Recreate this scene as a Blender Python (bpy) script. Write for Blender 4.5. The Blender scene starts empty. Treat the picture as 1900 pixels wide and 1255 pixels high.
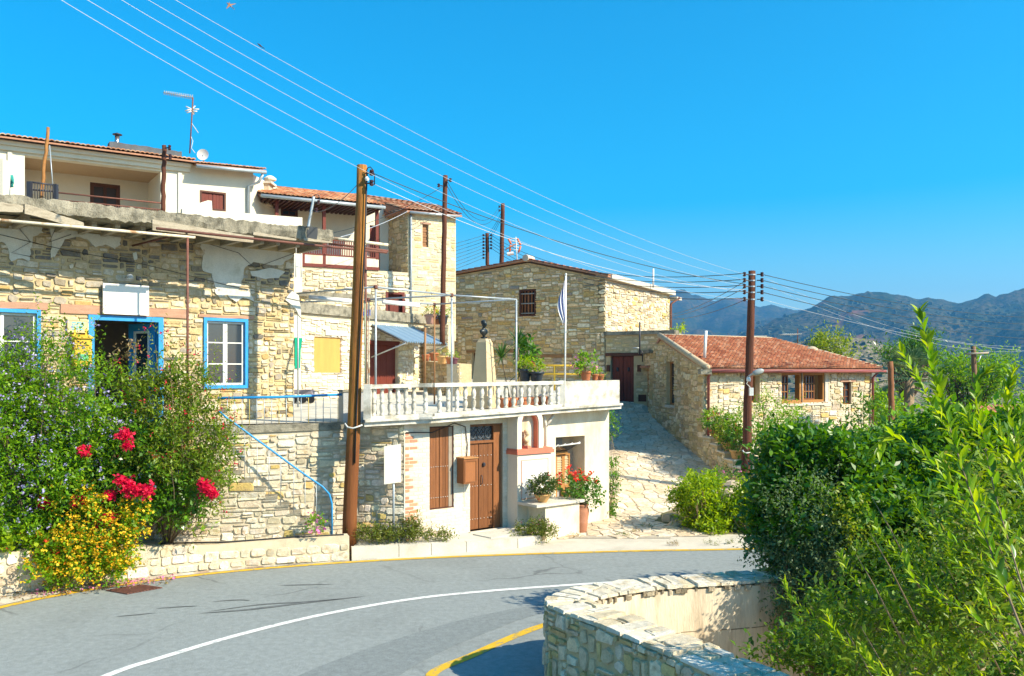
import bpy, bmesh, math, random
import numpy as np
from mathutils import Vector, Matrix, noise as mnoise

# ------------------------------------------------------------------ camera, sky, sun, exposure
scene = bpy.context.scene
COL = scene.collection
F, CX, HY, H = 1600.0, 950.0, 690.0, 4.2      # focal length in photo pixels, principal point, eye height
cam_d = bpy.data.cameras.new("camera")
cam = bpy.data.objects.new("camera", cam_d); COL.objects.link(cam)
cam.location = (0, 0, H); cam.rotation_euler = (math.radians(90), 0, 0)
cam_d.sensor_width = 36.0; cam_d.lens = 36.0 * F / 1900.0
cam_d.shift_y = (HY - 627.5) / 1900.0
cam_d.clip_start = 0.1; cam_d.clip_end = 20000
scene.camera = cam

SUN = Vector((0.9, -0.43, 0)).normalized()
EL = math.radians(37)
SUNV = Vector((SUN.x * math.cos(EL), SUN.y * math.cos(EL), math.sin(EL)))
world = bpy.data.worlds.new("World"); scene.world = world
world.use_nodes = True
wn = world.node_tree.nodes; wl_ = world.node_tree.links
bg = wn["Background"]
sky = wn.new("ShaderNodeTexSky"); sky.sky_type = 'NISHITA'; sky.sun_disc = False
sky.sun_elevation = EL; sky.sun_rotation = math.atan2(SUN.x, SUN.y)
sky.air_density = 1.2; sky.dust_density = 0.9; sky.ozone_density = 5.0; sky.altitude = 0
hs = wn.new("ShaderNodeHueSaturation"); hs.inputs['Saturation'].default_value = 1.7; hs.inputs['Hue'].default_value = 0.486
wl_.new(sky.outputs[0], hs.inputs['Color']); wl_.new(hs.outputs[0], bg.inputs[0])
bg.inputs[1].default_value = 0.105
sun_d = bpy.data.lights.new("sun", 'SUN'); sun_d.energy = 4.6; sun_d.angle = math.radians(0.5); sun_d.color = (1.0, 0.90, 0.70)
sun = bpy.data.objects.new("sun", sun_d); COL.objects.link(sun)
sun.rotation_euler = (-SUNV).to_track_quat('-Z', 'Y').to_euler(); sun.location = (30, -20, 40)
vs = scene.view_settings
vs.view_transform = 'Standard'; vs.look = 'None'; vs.gamma = 1.0; vs.use_curve_mapping = False
vs.exposure = 1.15
scene.render.engine = 'CYCLES'
scene.cycles.max_bounces = 8; scene.cycles.diffuse_bounces = 5; scene.cycles.glossy_bounces = 2
scene.cycles.transmission_bounces = 3; scene.cycles.transparent_max_bounces = 6; scene.cycles.volume_bounces = 0

# ------------------------------------------------------------------ pixel -> place
def P(px, py, Y): return Vector(((px - CX) / F * Y, Y, H - (py - HY) / F * Y))
def G(px, py, z=0.0):
    Y = F * (H - z) / (py - HY); return Vector(((px - CX) / F * Y, Y, z))
def XY(px, Y): return ((px - CX) / F * Y, Y)
def toscreen(p): return (CX + F * p[0] / p[1], HY - F * (p[2] - H) / p[1])

# ------------------------------------------------------------------ objects
WLOC = {}
def _par(o, parent, wloc):
    pl = WLOC[parent.name] if parent else Vector((0, 0, 0))
    if parent: o.parent = parent
    o.location = Vector(wloc) - pl
    WLOC[o.name] = Vector(wloc)
def props(o, label=None, cat=None, group=None, kind=None):
    if label: o['label'] = label
    if cat: o['category'] = cat
    if group: o['group'] = group
    if kind: o['kind'] = kind
    return o
def thing(name, label, cat, loc=(0, 0, 0), group=None):
    o = bpy.data.objects.new(name, None); COL.objects.link(o); o.empty_display_size = .2
    _par(o, None, loc); return props(o, label, cat, group)
def meshdata(name, V, Fc, mat, col=None, smooth=False):
    me = bpy.data.meshes.new(name)
    me.from_pydata([tuple(v) for v in V], [], Fc)
    if col is not None:
        a = me.color_attributes.new("Col", 'FLOAT_COLOR', 'POINT')
        if isinstance(col, tuple): arr = np.tile(np.array([*col, 1.0]), (len(V), 1))
        else: arr = np.array([[*c, 1.0] for c in col])
        a.data.foreach_set("color", arr.astype(np.float32).ravel())
    if smooth: me.polygons.foreach_set("use_smooth", [True] * len(me.polygons))
    me.materials.append(mat)
    return me
def emit(name, V, Fc, mat, parent=None, col=None, smooth=False, label=None, cat=None, group=None, kind=None, recalc=False):
    A = np.array([tuple(v) for v in V], dtype=float)
    c = (A.min(0) + A.max(0)) / 2; c[2] = A[:, 2].min()
    me = meshdata(name, A - c, Fc, mat, col, smooth)
    if recalc:
        bm = bmesh.new(); bm.from_mesh(me); bmesh.ops.recalc_face_normals(bm, faces=bm.faces); bm.to_mesh(me); bm.free()
    o = bpy.data.objects.new(name, me); COL.objects.link(o)
    _par(o, parent, c)
    return props(o, label, cat, group, kind)
def put(name, me, parent, wloc, rotz=0, scale=None):
    o = bpy.data.objects.new(name, me); COL.objects.link(o); _par(o, parent, wloc)
    if rotz: o.rotation_euler = (0, 0, rotz)
    if scale is not None: o.scale = scale
    return o
def copy_tree(o, loc, rotz=0, sc=1.0, label=None, parent=None):
    c = o.copy(); COL.objects.link(c)
    if parent is None:
        c.location = loc; c.rotation_euler = (0, 0, rotz); c.scale = (sc, sc, sc); WLOC[c.name] = Vector(loc)
        if label: c['label'] = label
    else: c.parent = parent
    for ch in list(o.children): copy_tree(ch, None, parent=c)
    return c

class MB:
    def __init__(s): s.V = []; s.F = []; s.C = []
    def add(s, V, Fc, c=None):
        n = len(s.V); s.V += [tuple(v) for v in V]; s.F += [tuple(i + n for i in f) for f in Fc]
        if c is not None: s.C += [c] * len(V)
        return s
    def hexa(s, p, c=None):   # p: 4 bottom ccw, 4 top ccw
        return s.add(p, [(3, 2, 1, 0), (4, 5, 6, 7), (0, 1, 5, 4), (1, 2, 6, 5), (2, 3, 7, 6), (3, 0, 4, 7)], c)
    def box(s, x0, x1, y0, y1, z0, z1, c=None):
        return s.hexa([(x0, y0, z0), (x1, y0, z0), (x1, y1, z0), (x0, y1, z0), (x0, y0, z1), (x1, y0, z1), (x1, y1, z1), (x0, y1, z1)], c)
    def path(s, pts, r, n=8, caps=True, c=None):
        pts = [Vector(p) for p in pts]; rr = r if isinstance(r, (list, tuple)) else [r] * len(pts)
        V = []; Fc = []
        ref = None
        for i, p in enumerate(pts):
            d = (pts[min(i + 1, len(pts) - 1)] - pts[max(i - 1, 0)])
            d = d.normalized() if d.length > 1e-9 else Vector((0, 0, 1))
            if ref is None:
                ref = Vector((0, 0, 1)) if abs(d.z) < .9 else Vector((1, 0, 0))
            a = d.cross(ref); a = a.normalized() if a.length > 1e-6 else d.orthogonal().normalized()
            b = a.cross(d).normalized(); ref = b
            for k in range(n):
                t = 2 * math.pi * k / n
                V.append(p + (a * math.cos(t) + b * math.sin(t)) * rr[i])
        for i in range(len(pts) - 1):
            for k in range(n):
                k2 = (k + 1) % n
                Fc.append((i * n + k, i * n + k2, (i + 1) * n + k2, (i + 1) * n + k))
        if caps:
            Fc.append(tuple(reversed(range(n)))); Fc.append(tuple(range((len(pts) - 1) * n, len(pts) * n)))
        return s.add(V, Fc, c)
    def lathe(s, prof, c=(0, 0, 0), n=12, sx=1, sy=1, col=None):
        V = []; Fc = []
        for r, z in prof:
            for k in range(n):
                t = 2 * math.pi * k / n; V.append((c[0] + r * sx * math.cos(t), c[1] + r * sy * math.sin(t), c[2] + z))
        m = len(prof)
        for i in range(m - 1):
            for k in range(n):
                k2 = (k + 1) % n; Fc.append((i * n + k, i * n + k2, (i + 1) * n + k2, (i + 1) * n + k))
        Fc.append(tuple(reversed(range(n)))); Fc.append(tuple(range((m - 1) * n, m * n)))
        return s.add(V, Fc, col)
    def prism(s, poly, vec, c=None):
        n = len(poly); v = Vector(vec)
        V = [Vector(p) for p in poly] + [Vector(p) + v for p in poly]
        return s.add(V, [tuple(range(n)), tuple(reversed(range(n, 2 * n)))] + [(i, n + i, n + (i + 1) % n, (i + 1) % n) for i in range(n)], c)
    def build(s, name, mat, parent=None, smooth=False, label=None, cat=None, group=None, kind=None, recalc=True):
        return emit(name, s.V, s.F, mat, parent, s.C if s.C else None, smooth, label, cat, group, kind, recalc)
    def data(s, name, mat, smooth=False):
        me = meshdata(name, s.V, s.F, mat, s.C if s.C else None, smooth)
        bm = bmesh.new(); bm.from_mesh(me); bmesh.ops.recalc_face_normals(bm, faces=bm.faces); bm.to_mesh(me); bm.free()
        return me

# ------------------------------------------------------------------ materials
def _m(name):
    m = bpy.data.materials.new(name); m.use_nodes = True
    nt = m.node_tree; return m, nt, nt.nodes, nt.links, nt.nodes["Principled BSDF"]
def N(nodes, t, **kw):
    n = nodes.new(t)
    for k, v in kw.items():
        if k in n.inputs.keys(): n.inputs[k].default_value = v
        else: setattr(n, k, v)
    return n
def mulcol(ns, ls, a, b):
    m = ns.new("ShaderNodeMix"); m.data_type = 'RGBA'; m.blend_type = 'MULTIPLY'; m.inputs[0].default_value = 1.0
    ls.new(a, m.inputs[6]); ls.new(b, m.inputs[7]); return m.outputs[2]
def mixcol(ns, ls, fac, a, b):
    m = ns.new("ShaderNodeMix"); m.data_type = 'RGBA'
    for s_, v in ((0, fac), (6, a), (7, b)):
        if hasattr(v, 'links'): ls.new(v, m.inputs[s_])
        else: m.inputs[s_].default_value = v if s_ == 0 else (*v, 1)
    return m.outputs[2]
def maprange(ns, ls, v, a, b, c, d):
    m = ns.new("ShaderNodeMapRange"); ls.new(v, m.inputs[0])
    for i, x in enumerate((a, b, c, d)): m.inputs[i + 1].default_value = x
    return m.outputs[0]
def surf(name, col, rough=.85, var=.18, scale=6.0, fine=45.0, bump=.25, attr=False, stain=None, stain_scale=1.3, stain_amt=(.5, .7), stretch=None, metal=0.0, spec=.3, bdist=.02, objrand=0):
    """rough surface: base colour (or the piece's own colour), mottling, optional stains, fine relief"""
    m, nt, ns, ls, bs = _m(name)
    geo = ns.new("ShaderNodeNewGeometry"); pos = geo.outputs['Position']
    if stretch:
        mp = ns.new("ShaderNodeMapping"); mp.inputs['Scale'].default_value = stretch; ls.new(pos, mp.inputs[0]); pos = mp.outputs[0]
    n1 = N(ns, "ShaderNodeTexNoise", Scale=scale, Detail=5.0, Roughness=.6); ls.new(pos, n1.inputs['Vector'])
    n2 = N(ns, "ShaderNodeTexNoise", Scale=fine, Detail=4.0, Roughness=.65); ls.new(pos, n2.inputs['Vector'])
    v1 = maprange(ns, ls, n1.outputs[0], .25, .75, 1 - var, 1 + var)
    v2 = maprange(ns, ls, n2.outputs[0], .25, .75, 1 - var * .8, 1 + var * .8)
    mm = ns.new("ShaderNodeMath"); mm.operation = 'MULTIPLY'; ls.new(v1, mm.inputs[0]); ls.new(v2, mm.inputs[1])
    if attr:
        at = ns.new("ShaderNodeVertexColor"); at.layer_name = "Col"; base = at.outputs[0]
    else:
        rgb = ns.new("ShaderNodeRGB"); rgb.outputs[0].default_value = (*col, 1); base = rgb.outputs[0]
    if stain:
        n3 = N(ns, "ShaderNodeTexNoise", Scale=stain_scale, Detail=6.0, Roughness=.62); ls.new(pos, n3.inputs['Vector'])
        f = maprange(ns, ls, n3.outputs[0], stain_amt[0], stain_amt[1], 0, .85)
        base = mixcol(ns, ls, f, base, stain)
    out = mulcol(ns, ls, base, mm.outputs[0])
    if objrand:
        oi = ns.new("ShaderNodeObjectInfo"); out = mulcol(ns, ls, out, maprange(ns, ls, oi.outputs['Random'], 0, 1, 1 - objrand, 1 + objrand))
    ls.new(out, bs.inputs['Base Color'])
    bs.inputs['Roughness'].default_value = rough; bs.inputs['Metallic'].default_value = metal
    bs.inputs['Specular IOR Level'].default_value = spec
    if bump:
        b = N(ns, "ShaderNodeBump", Strength=bump, Distance=bdist)
        ad = ns.new("ShaderNodeMath"); ls.new(n1.outputs[0], ad.inputs[0]); ls.new(n2.outputs[0], ad.inputs[1])
        ls.new(ad.outputs[0], b.inputs['Height']); ls.new(b.outputs[0], bs.inputs['Normal'])
    return m
def plain(name, col, rough=.5, metal=0.0, spec=.4, var=.06):
    return surf(name, col, rough, var, 5, 30, 0.05, metal=metal, spec=spec)
def leafmat(name, cols, trans=.35, rough=.45, spec=.35):
    m, nt, ns, ls, bs = _m(name)
    geo = ns.new("ShaderNodeNewGeometry"); oi = ns.new("ShaderNodeObjectInfo")
    ad = ns.new("ShaderNodeMath"); ls.new(geo.outputs['Random Per Island'], ad.inputs[0]); ls.new(oi.outputs['Random'], ad.inputs[1])
    fr = ns.new("ShaderNodeMath"); fr.operation = 'FRACT'; ls.new(ad.outputs[0], fr.inputs[0])
    cr = ns.new("ShaderNodeValToRGB"); el = cr.color_ramp.elements
    el[0].position = 0; el[0].color = (*cols[0], 1); el[1].position = 1; el[1].color = (*cols[-1], 1)
    for i, c in enumerate(cols[1:-1]):
        e = el.new((i + 1) / (len(cols) - 1)); e.color = (*c, 1)
    ls.new(fr.outputs[0], cr.inputs[0])
    ls.new(cr.outputs[0], bs.inputs['Base Color']); bs.inputs['Roughness'].default_value = rough; bs.inputs['Specular IOR Level'].default_value = spec
    tr = ns.new("ShaderNodeBsdfTranslucent")
    tc = ns.new("ShaderNodeHueSaturation"); tc.inputs['Value'].default_value = 1.7; tc.inputs['Saturation'].default_value = 1.1; tc.inputs['Hue'].default_value = .485
    ls.new(cr.outputs[0], tc.inputs['Color']); ls.new(tc.outputs[0], tr.inputs[0])
    mx = ns.new("ShaderNodeMixShader"); mx.inputs[0].default_value = trans
    ls.new(bs.outputs[0], mx.inputs[1]); ls.new(tr.outputs[0], mx.inputs[2])
    ls.new(mx.outputs[0], ns["Material Output"].inputs[0])
    return m

STONE = surf("stone", (.5, .42, .3), .9, .26, 10, 55, .7, attr=True, stain=(.40, .28, .13), stain_scale=6, stain_amt=(.52, .72), bdist=.03)
MORTAR_TAN = surf("mortar_tan", (.50, .39, .22), .95, .2, 5, 60, .5)
MORTAR_GREY = surf("mortar_grey", (.50, .43, .31), .95, .2, 5, 60, .5)
MORTAR_PALE = surf("mortar_pale", (.60, .50, .34), .95, .16, 5, 60, .5)
MORTAR_DARK = surf("mortar_dark", (.25, .2, .13), .95, .2, 5, 60, .5)
PLASTER = surf("old_plaster", (.62, .60, .52), .9, .12, 2.5, 30, .25, stain=(.42, .40, .30), stain_scale=2.2, stain_amt=(.54, .75))
WHITE = surf("white_plaster", (.70, .635, .50), .85, .06, 1.5, 25, .12, stain=(.54, .46, .33), stain_scale=1.1, stain_amt=(.56, .8))
WHITEOLD = surf("stained_white_plaster", (.69, .62, .48), .88, .10, 2, 30, .3, stain=(.54, .40, .23), stain_scale=1.9, stain_amt=(.47, .74), stretch=(1, 1, .45))
WHITEBAL = surf("weathered_white_paint", (.62, .58, .50), .85, .14, 6, 45, .4, stain=(.25, .22, .15), stain_scale=2.6, stain_amt=(.47, .68))
CONC = surf("old_concrete", (.30, .27, .20), .95, .32, 4, 40, .8, stain=(.12, .11, .08), stain_scale=4.5, stain_amt=(.46, .64), bdist=.04)
CONC_PALE = surf("pale_concrete", (.56, .52, .43), .92, .14, 1.6, 35, .3, stain=(.40, .36, .28), stain_scale=1.4, stain_amt=(.52, .75))
PLASTER_IN = surf("cream_plaster", (.70, .59, .43), .9, .14, 1.5, 30, .5, stain=(.40, .29, .18), stain_scale=4.0, stain_amt=(.46, .66), stretch=(1, 1, .18))
SANDSTONE = surf("sandstone", (.58, .44, .26), .85, .08, 3, 50, .15)
WOOD_DOOR = surf("brown_wood", (.20, .075, .025), .55, .22, 5, 40, .2, stretch=(6, 6, .5), spec=.3, objrand=.18)
WOOD_DARK = surf("dark_wood", (.085, .03, .016), .6, .2, 5, 40, .2, stretch=(6, 6, .5), objrand=.2)
WOOD_ORANGE = surf("orange_wood", (.36, .17, .05), .55, .2, 5, 40, .2, stretch=(5, 5, .6), objrand=.1)
WOOD_GREY = surf("weathered_wood", (.44, .38, .28), .9, .35, 3, 30, .5, stain=(.15, .12, .08), stain_scale=3, stain_amt=(.45, .66), stretch=(1, 1, 5))
WOOD_RED = surf("red_brown_wood", (.15, .03, .018), .6, .2, 5, 40, .2, stretch=(6, 6, .5))
LINTEL = surf("pinkish_timber", (.42, .24, .16), .9, .22, 3, 40, .4, stretch=(1, 1, 5))
POLE = surf("yellow_pole_timber", (.40, .17, .028), .8, .5, 2, 14, .7, stretch=(9, 9, .35), stain=(.13, .045, .014), stain_scale=.55, stain_amt=(.42, .66))
def _pole():
    nt = POLE.node_tree; ns = nt.nodes; ls = nt.links; bs = ns["Principled BSDF"]; old = bs.inputs['Base Color'].links[0].from_socket
    geo = ns.new("ShaderNodeNewGeometry"); sp = ns.new("ShaderNodeSeparateXYZ"); ls.new(geo.outputs['Position'], sp.inputs[0])
    nz = N(ns, "ShaderNodeTexNoise", Scale=3.0, Detail=3.0); ls.new(geo.outputs['Position'], nz.inputs['Vector'])
    ad = ns.new("ShaderNodeMath"); ls.new(sp.outputs[2], ad.inputs[0]); ls.new(nz.outputs[0], ad.inputs[1])      # the foot is soaked in red brown creosote
    ls.new(mixcol(ns, ls, maprange(ns, ls, ad.outputs[0], 2.9, 3.6, .8, 0), old, (.15, .045, .014)), bs.inputs['Base Color'])
_pole()
POLE_DK = surf("dark_pole_timber", (.105, .036, .018), .85, .5, 2, 14, .7, stretch=(9, 9, .35))
BLUE = surf("blue_paint", (.02, .26, .58), .5, .15, 6, 40, .15, spec=.4, stain=(.10, .30, .48), stain_scale=7, stain_amt=(.6, .75))
SASH = surf("old_white_paint", (.66, .66, .62), .7, .12, 6, 40, .15)
RUST = surf("rusty_pipe", (.16, .062, .042), .7, .25, 5, 30, .2, spec=.35)
RUSTWHITE = surf("cream_painted_rusty_pipe", (.68, .60, .44), .65, .12, 5, 30, .15, stain=(.34, .15, .05), stain_scale=3, stain_amt=(.55, .64))
GALV = surf("galvanised_pipe", (.38, .42, .44), .45, .12, 4, 25, .06, metal=.35, spec=.5)
YELLOWP = plain("yellow_paint", (.62, .38, .03), .5)
TERRA = surf("terracotta", (.44, .15, .065), .8, .12, 5, 40, .15, objrand=.12)
TERRA_PALE = surf("ochre_terracotta", (.56, .33, .13), .8, .12, 5, 40, .15, objrand=.12)
TERRA_OLD = surf("old_terracotta", (.40, .20, .12), .9, .18, 5, 40, .25)
BLACKPOT = plain("dark_plastic", (.03, .04, .05), .5)
TILE = surf("roof_tile", (.4, .12, .05), .85, .2, 7, 50, .25, attr=True)
GLASS = None
def _glass():
    m, nt, ns, ls, bs = _m("window_glass")
    bs.inputs['Base Color'].default_value = (.03, .045, .06, 1); bs.inputs['Roughness'].default_value = .06
    bs.inputs['Specular IOR Level'].default_value = .8
    return m
GLASS = _glass()
BLACK = plain("black_rubber", (.012, .012, .014), .5)
DKMETAL = plain("dark_metal", (.05, .05, .06), .5, .4)
ROOM = surf("dim_room_plaster", (.30, .29, .27), .9, .1)
PORC = plain("brown_porcelain", (.05, .015, .012), .25)
PORCW = plain("white_porcelain", (.75, .75, .72), .3)
PINKP = surf("faded_pink_paint", (.60, .36, .27), .85, .1)
PINK = surf("terracotta_paint", (.55, .17, .10), .8, .1, 4, 40, .1)
CREAMSIGN = plain("cream_board", (.78, .73, .58), .6, var=.03)
WHITESIGN = plain("white_board", (.80, .77, .70), .6, var=.03)
SOIL = surf("soil", (.20, .13, .075), .95, .25, 3, 50, .5)
PEEL = surf("green_sheet", (.0, .26, .15), .7, .1)
PLY = surf("yellow_plywood", (.52, .29, .075), .7, .10, 2, 30, .1, stretch=(3, 3, .5))
LEAF_DARK = leafmat("dark_citrus_leaf", [(.03, .10, .008), (.065, .18, .010), (.13, .29, .014), (.04, .12, .01)], .34, .33, .5)
LEAF_MID = leafmat("green_leaf", [(.065, .19, .008), (.14, .32, .010), (.26, .42, .014), (.08, .21, .01)], .42)
LEAF_BRIGHT = leafmat("bright_leaf", [(.11, .23, .005), (.21, .35, .007), (.36, .46, .012), (.06, .15, .006)], .47, .4)
LEAF_YG = leafmat("olive_green_leaf", [(.08, .17, .012), (.15, .26, .016), (.26, .35, .03), (.06, .13, .012), (.2, .2, .05)], .4)
LEAF_GREY = leafmat("grey_green_leaf", [(.08, .14, .05), (.13, .20, .08), (.19, .27, .11), (.06, .11, .035)], .3)
LEAF_YEL = leafmat("yellow_green_leaf", [(.14, .22, .02), (.23, .31, .03), (.3, .34, .04)], .4)
LEAF_DRY = leafmat("dry_leaf", [(.25, .17, .08), (.34, .25, .13), (.2, .2, .06)], .3)
PET_RED = leafmat("red_petal", [(.60, .008, .04), (.72, .015, .07), (.5, .006, .03)], .3, .6)
PET_LILAC = leafmat("lilac_petal", [(.42, .36, .70), (.52, .46, .80), (.36, .30, .62)], .3, .6)
PET_YEL = leafmat("yellow_petal", [(.78, .48, .012), (.82, .58, .03), (.72, .36, .01)], .3, .6)
PET_PINK = leafmat("pink_petal", [(.7, .15, .42), (.78, .3, .52), (.6, .12, .4)], .3, .6)
PET_SCARLET = leafmat("scarlet_petal", [(.75, .04, .015), (.8, .09, .03)], .3, .6)
BARK = surf("twig_bark", (.24, .17, .10), .9, .3, 8, 60, .3)
BARK_DK = surf("dark_bark", (.10, .07, .045), .9, .3, 8, 60, .3)

# ------------------------------------------------------------------ walls
class Wall:
    """vertical wall over a plan polyline; u runs along it, z is world height, d out of its face towards the right of travel"""
    def __init__(s, pts, smooth=False):
        s.p = [Vector((p[0], p[1])) for p in pts]
        s.c = [0.0]
        for a, b in zip(s.p, s.p[1:]): s.c.append(s.c[-1] + (b - a).length)
        s.L = s.c[-1]
        dirs = [(b - a).normalized() for a, b in zip(s.p, s.p[1:])]
        s.nv = []
        for i in range(len(s.p)):
            d = dirs[min(i, len(dirs) - 1)] if (i == 0 or i == len(s.p) - 1) else (dirs[i - 1] + dirs[i]).normalized()
            if i == len(s.p) - 1: d = dirs[-1]
            s.nv.append(Vector((d.y, -d.x)))
    def at(s, u):
        k = 0
        while k < len(s.c) - 2 and u > s.c[k + 1]: k += 1
        t = (u - s.c[k]) / (s.c[k + 1] - s.c[k])
        p = s.p[k].lerp(s.p[k + 1], t)
        n = s.nv[k].lerp(s.nv[k + 1], min(1, max(0, t))).normalized()
        return p, n
    def m(s, u, z, d=0.0):
        p, n = s.at(u); q = p + n * d; return Vector((q.x, q.y, z))
    def uv(s, px, py, d=0.0):
        n = s.nv[0]; p0 = s.p[0] + n * d
        r = Vector(((px - CX) / F, 1.0))
        t = (p0.dot(n)) / r.dot(n)
        q = r * t; e = (s.p[-1] - s.p[0]).normalized()
        return (q - p0).dot(e), H - (py - HY) / F * t
    def rect(s, px0, py0, px1, py1, d=0.0):
        """opening traced by its left-top and right-bottom corners"""
        u0, z1 = s.uv(px0, py0, d); u1, z0 = s.uv(px1, py1, d); return (u0, u1, z0, z1)
    def box(s, mb, u0, u1, z0, z1, d0, d1, c=None):
        return mb.hexa([s.m(u0, z0, d1), s.m(u1, z0, d1), s.m(u1, z0, d0), s.m(u0, z0, d0), s.m(u0, z1, d1), s.m(u1, z1, d1), s.m(u1, z1, d0), s.m(u0, z1, d0)], c)
    def ring(s, mb, u0, u1, z0, z1, w, d0, d1):
        """rectangular frame as one closed ring"""
        o = [(u0, z0), (u1, z0), (u1, z1), (u0, z1)]; i = [(u0 + w, z0 + w), (u1 - w, z0 + w), (u1 - w, z1 - w), (u0 + w, z1 - w)]
        V = [s.m(a, b, d1) for a, b in o] + [s.m(a, b, d1) for a, b in i] + [s.m(a, b, d0) for a, b in o] + [s.m(a, b, d0) for a, b in i]
        Fc = []
        for k in range(4):
            j = (k + 1) % 4
            Fc += [(k, j, 4 + j, 4 + k), (8 + j, 8 + k, 12 + k, 12 + j), (j, k, 8 + k, 8 + j), (4 + k, 4 + j, 12 + j, 12 + k)]
        return mb.add(V, Fc)
def fn(x): return x if callable(x) else (lambda u: x)
def core(w, zb, zt, ops=(), t=.4, u0=0.0, u1=None, extra=()):
    u1 = w.L if u1 is None else u1; zb = fn(zb); zt = fn(zt)
    us = sorted({round(x, 4) for x in [u0, u1, *extra] + [o[0] for o in ops] + [o[1] for o in ops] + [c for c in w.c if u0 < c < u1] if u0 - 1e-6 <= x <= u1 + 1e-6})
    zs = sorted({round(x, 4) for o in ops for x in (o[2], o[3])})
    nr = len(zs) + 2; V = []; idx = {}
    def zrow(j, u):
        if j == 0: return zb(u)
        if j == nr - 1: return zt(u)
        return min(max(zs[j - 1], zb(u) + .001 * j), zt(u) - .001 * (nr - j))
    for side, d in ((0, 0.0), (1, -t)):
        for i, u in enumerate(us):
            for j in range(nr): idx[side, i, j] = len(V); V.append(w.m(u, zrow(j, u), d))
    def full(i, j):
        if not (0 <= i < len(us) - 1 and 0 <= j < nr - 1): return False
        uc = (us[i] + us[i + 1]) / 2; zc = (zrow(j, uc) + zrow(j + 1, uc)) / 2
        return not any(o[0] < uc < o[1] and o[2] < zc < o[3] for o in ops)
    Fc = []
    for i in range(len(us) - 1):
        for j in range(nr - 1):
            if not full(i, j): continue
            f = [idx[0, i, j], idx[0, i + 1, j], idx[0, i + 1, j + 1], idx[0, i, j + 1]]; b = [idx[1, i, j], idx[1, i + 1, j], idx[1, i + 1, j + 1], idx[1, i, j + 1]]
            Fc.append(tuple(f)); Fc.append(tuple(reversed(b)))
            if not full(i, j - 1): Fc.append((f[1], f[0], b[0], b[1]))
            if not full(i, j + 1): Fc.append((f[3], f[2], b[2], b[3]))
            if not full(i - 1, j): Fc.append((f[0], f[3], b[3], b[0]))
            if not full(i + 1, j): Fc.append((f[2], f[1], b[1], b[2]))
    return V, Fc
def pal(*items):
    cols = [c for c, _ in items]; ws = [k for _, k in items]
    def pick(R, u, z):
        c = R.choices(cols, ws)[0]; k = R.uniform(.85, 1.15); return tuple(min(.85, x * k * R.uniform(.96, 1.04)) for x in c)
    return pick
PAL_WARM = pal(((.61, .52, .36), 46), ((.58, .40, .14), 6), ((.66, .60, .47), 30), ((.44, .37, .27), 10), ((.55, .43, .24), 12))
PAL_PALE = pal(((.62, .54, .39), 50), ((.58, .42, .15), 6), ((.67, .61, .49), 32), ((.52, .44, .31), 12))
PAL_OLIVE = pal(((.68, .53, .31), 40), ((.56, .40, .19), 18), ((.76, .65, .46), 26), ((.46, .36, .23), 9), ((.32, .28, .23), 4), ((.60, .40, .14), 8))  # gable tones warmed and lightened to make up for its blue shade
PAL_TAN = pal(((.67, .52, .30), 50), ((.57, .42, .20), 20), ((.73, .62, .42), 22), ((.48, .37, .22), 8))
PAL_NEAR = pal(((.68, .53, .34), 40), ((.64, .46, .20), 22), ((.75, .63, .45), 26), ((.54, .42, .28), 14))  # near wall: warmth missing from the blue shade is put into these tones
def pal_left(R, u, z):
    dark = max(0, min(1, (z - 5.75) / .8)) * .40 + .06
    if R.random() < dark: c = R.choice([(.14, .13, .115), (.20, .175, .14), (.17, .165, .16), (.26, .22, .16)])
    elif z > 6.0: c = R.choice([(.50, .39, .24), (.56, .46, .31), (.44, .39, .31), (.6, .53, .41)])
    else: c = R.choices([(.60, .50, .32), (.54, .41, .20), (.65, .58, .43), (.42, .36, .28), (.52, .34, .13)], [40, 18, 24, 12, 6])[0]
    k = R.uniform(.85, 1.15); return tuple(x * k for x in c)
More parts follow.
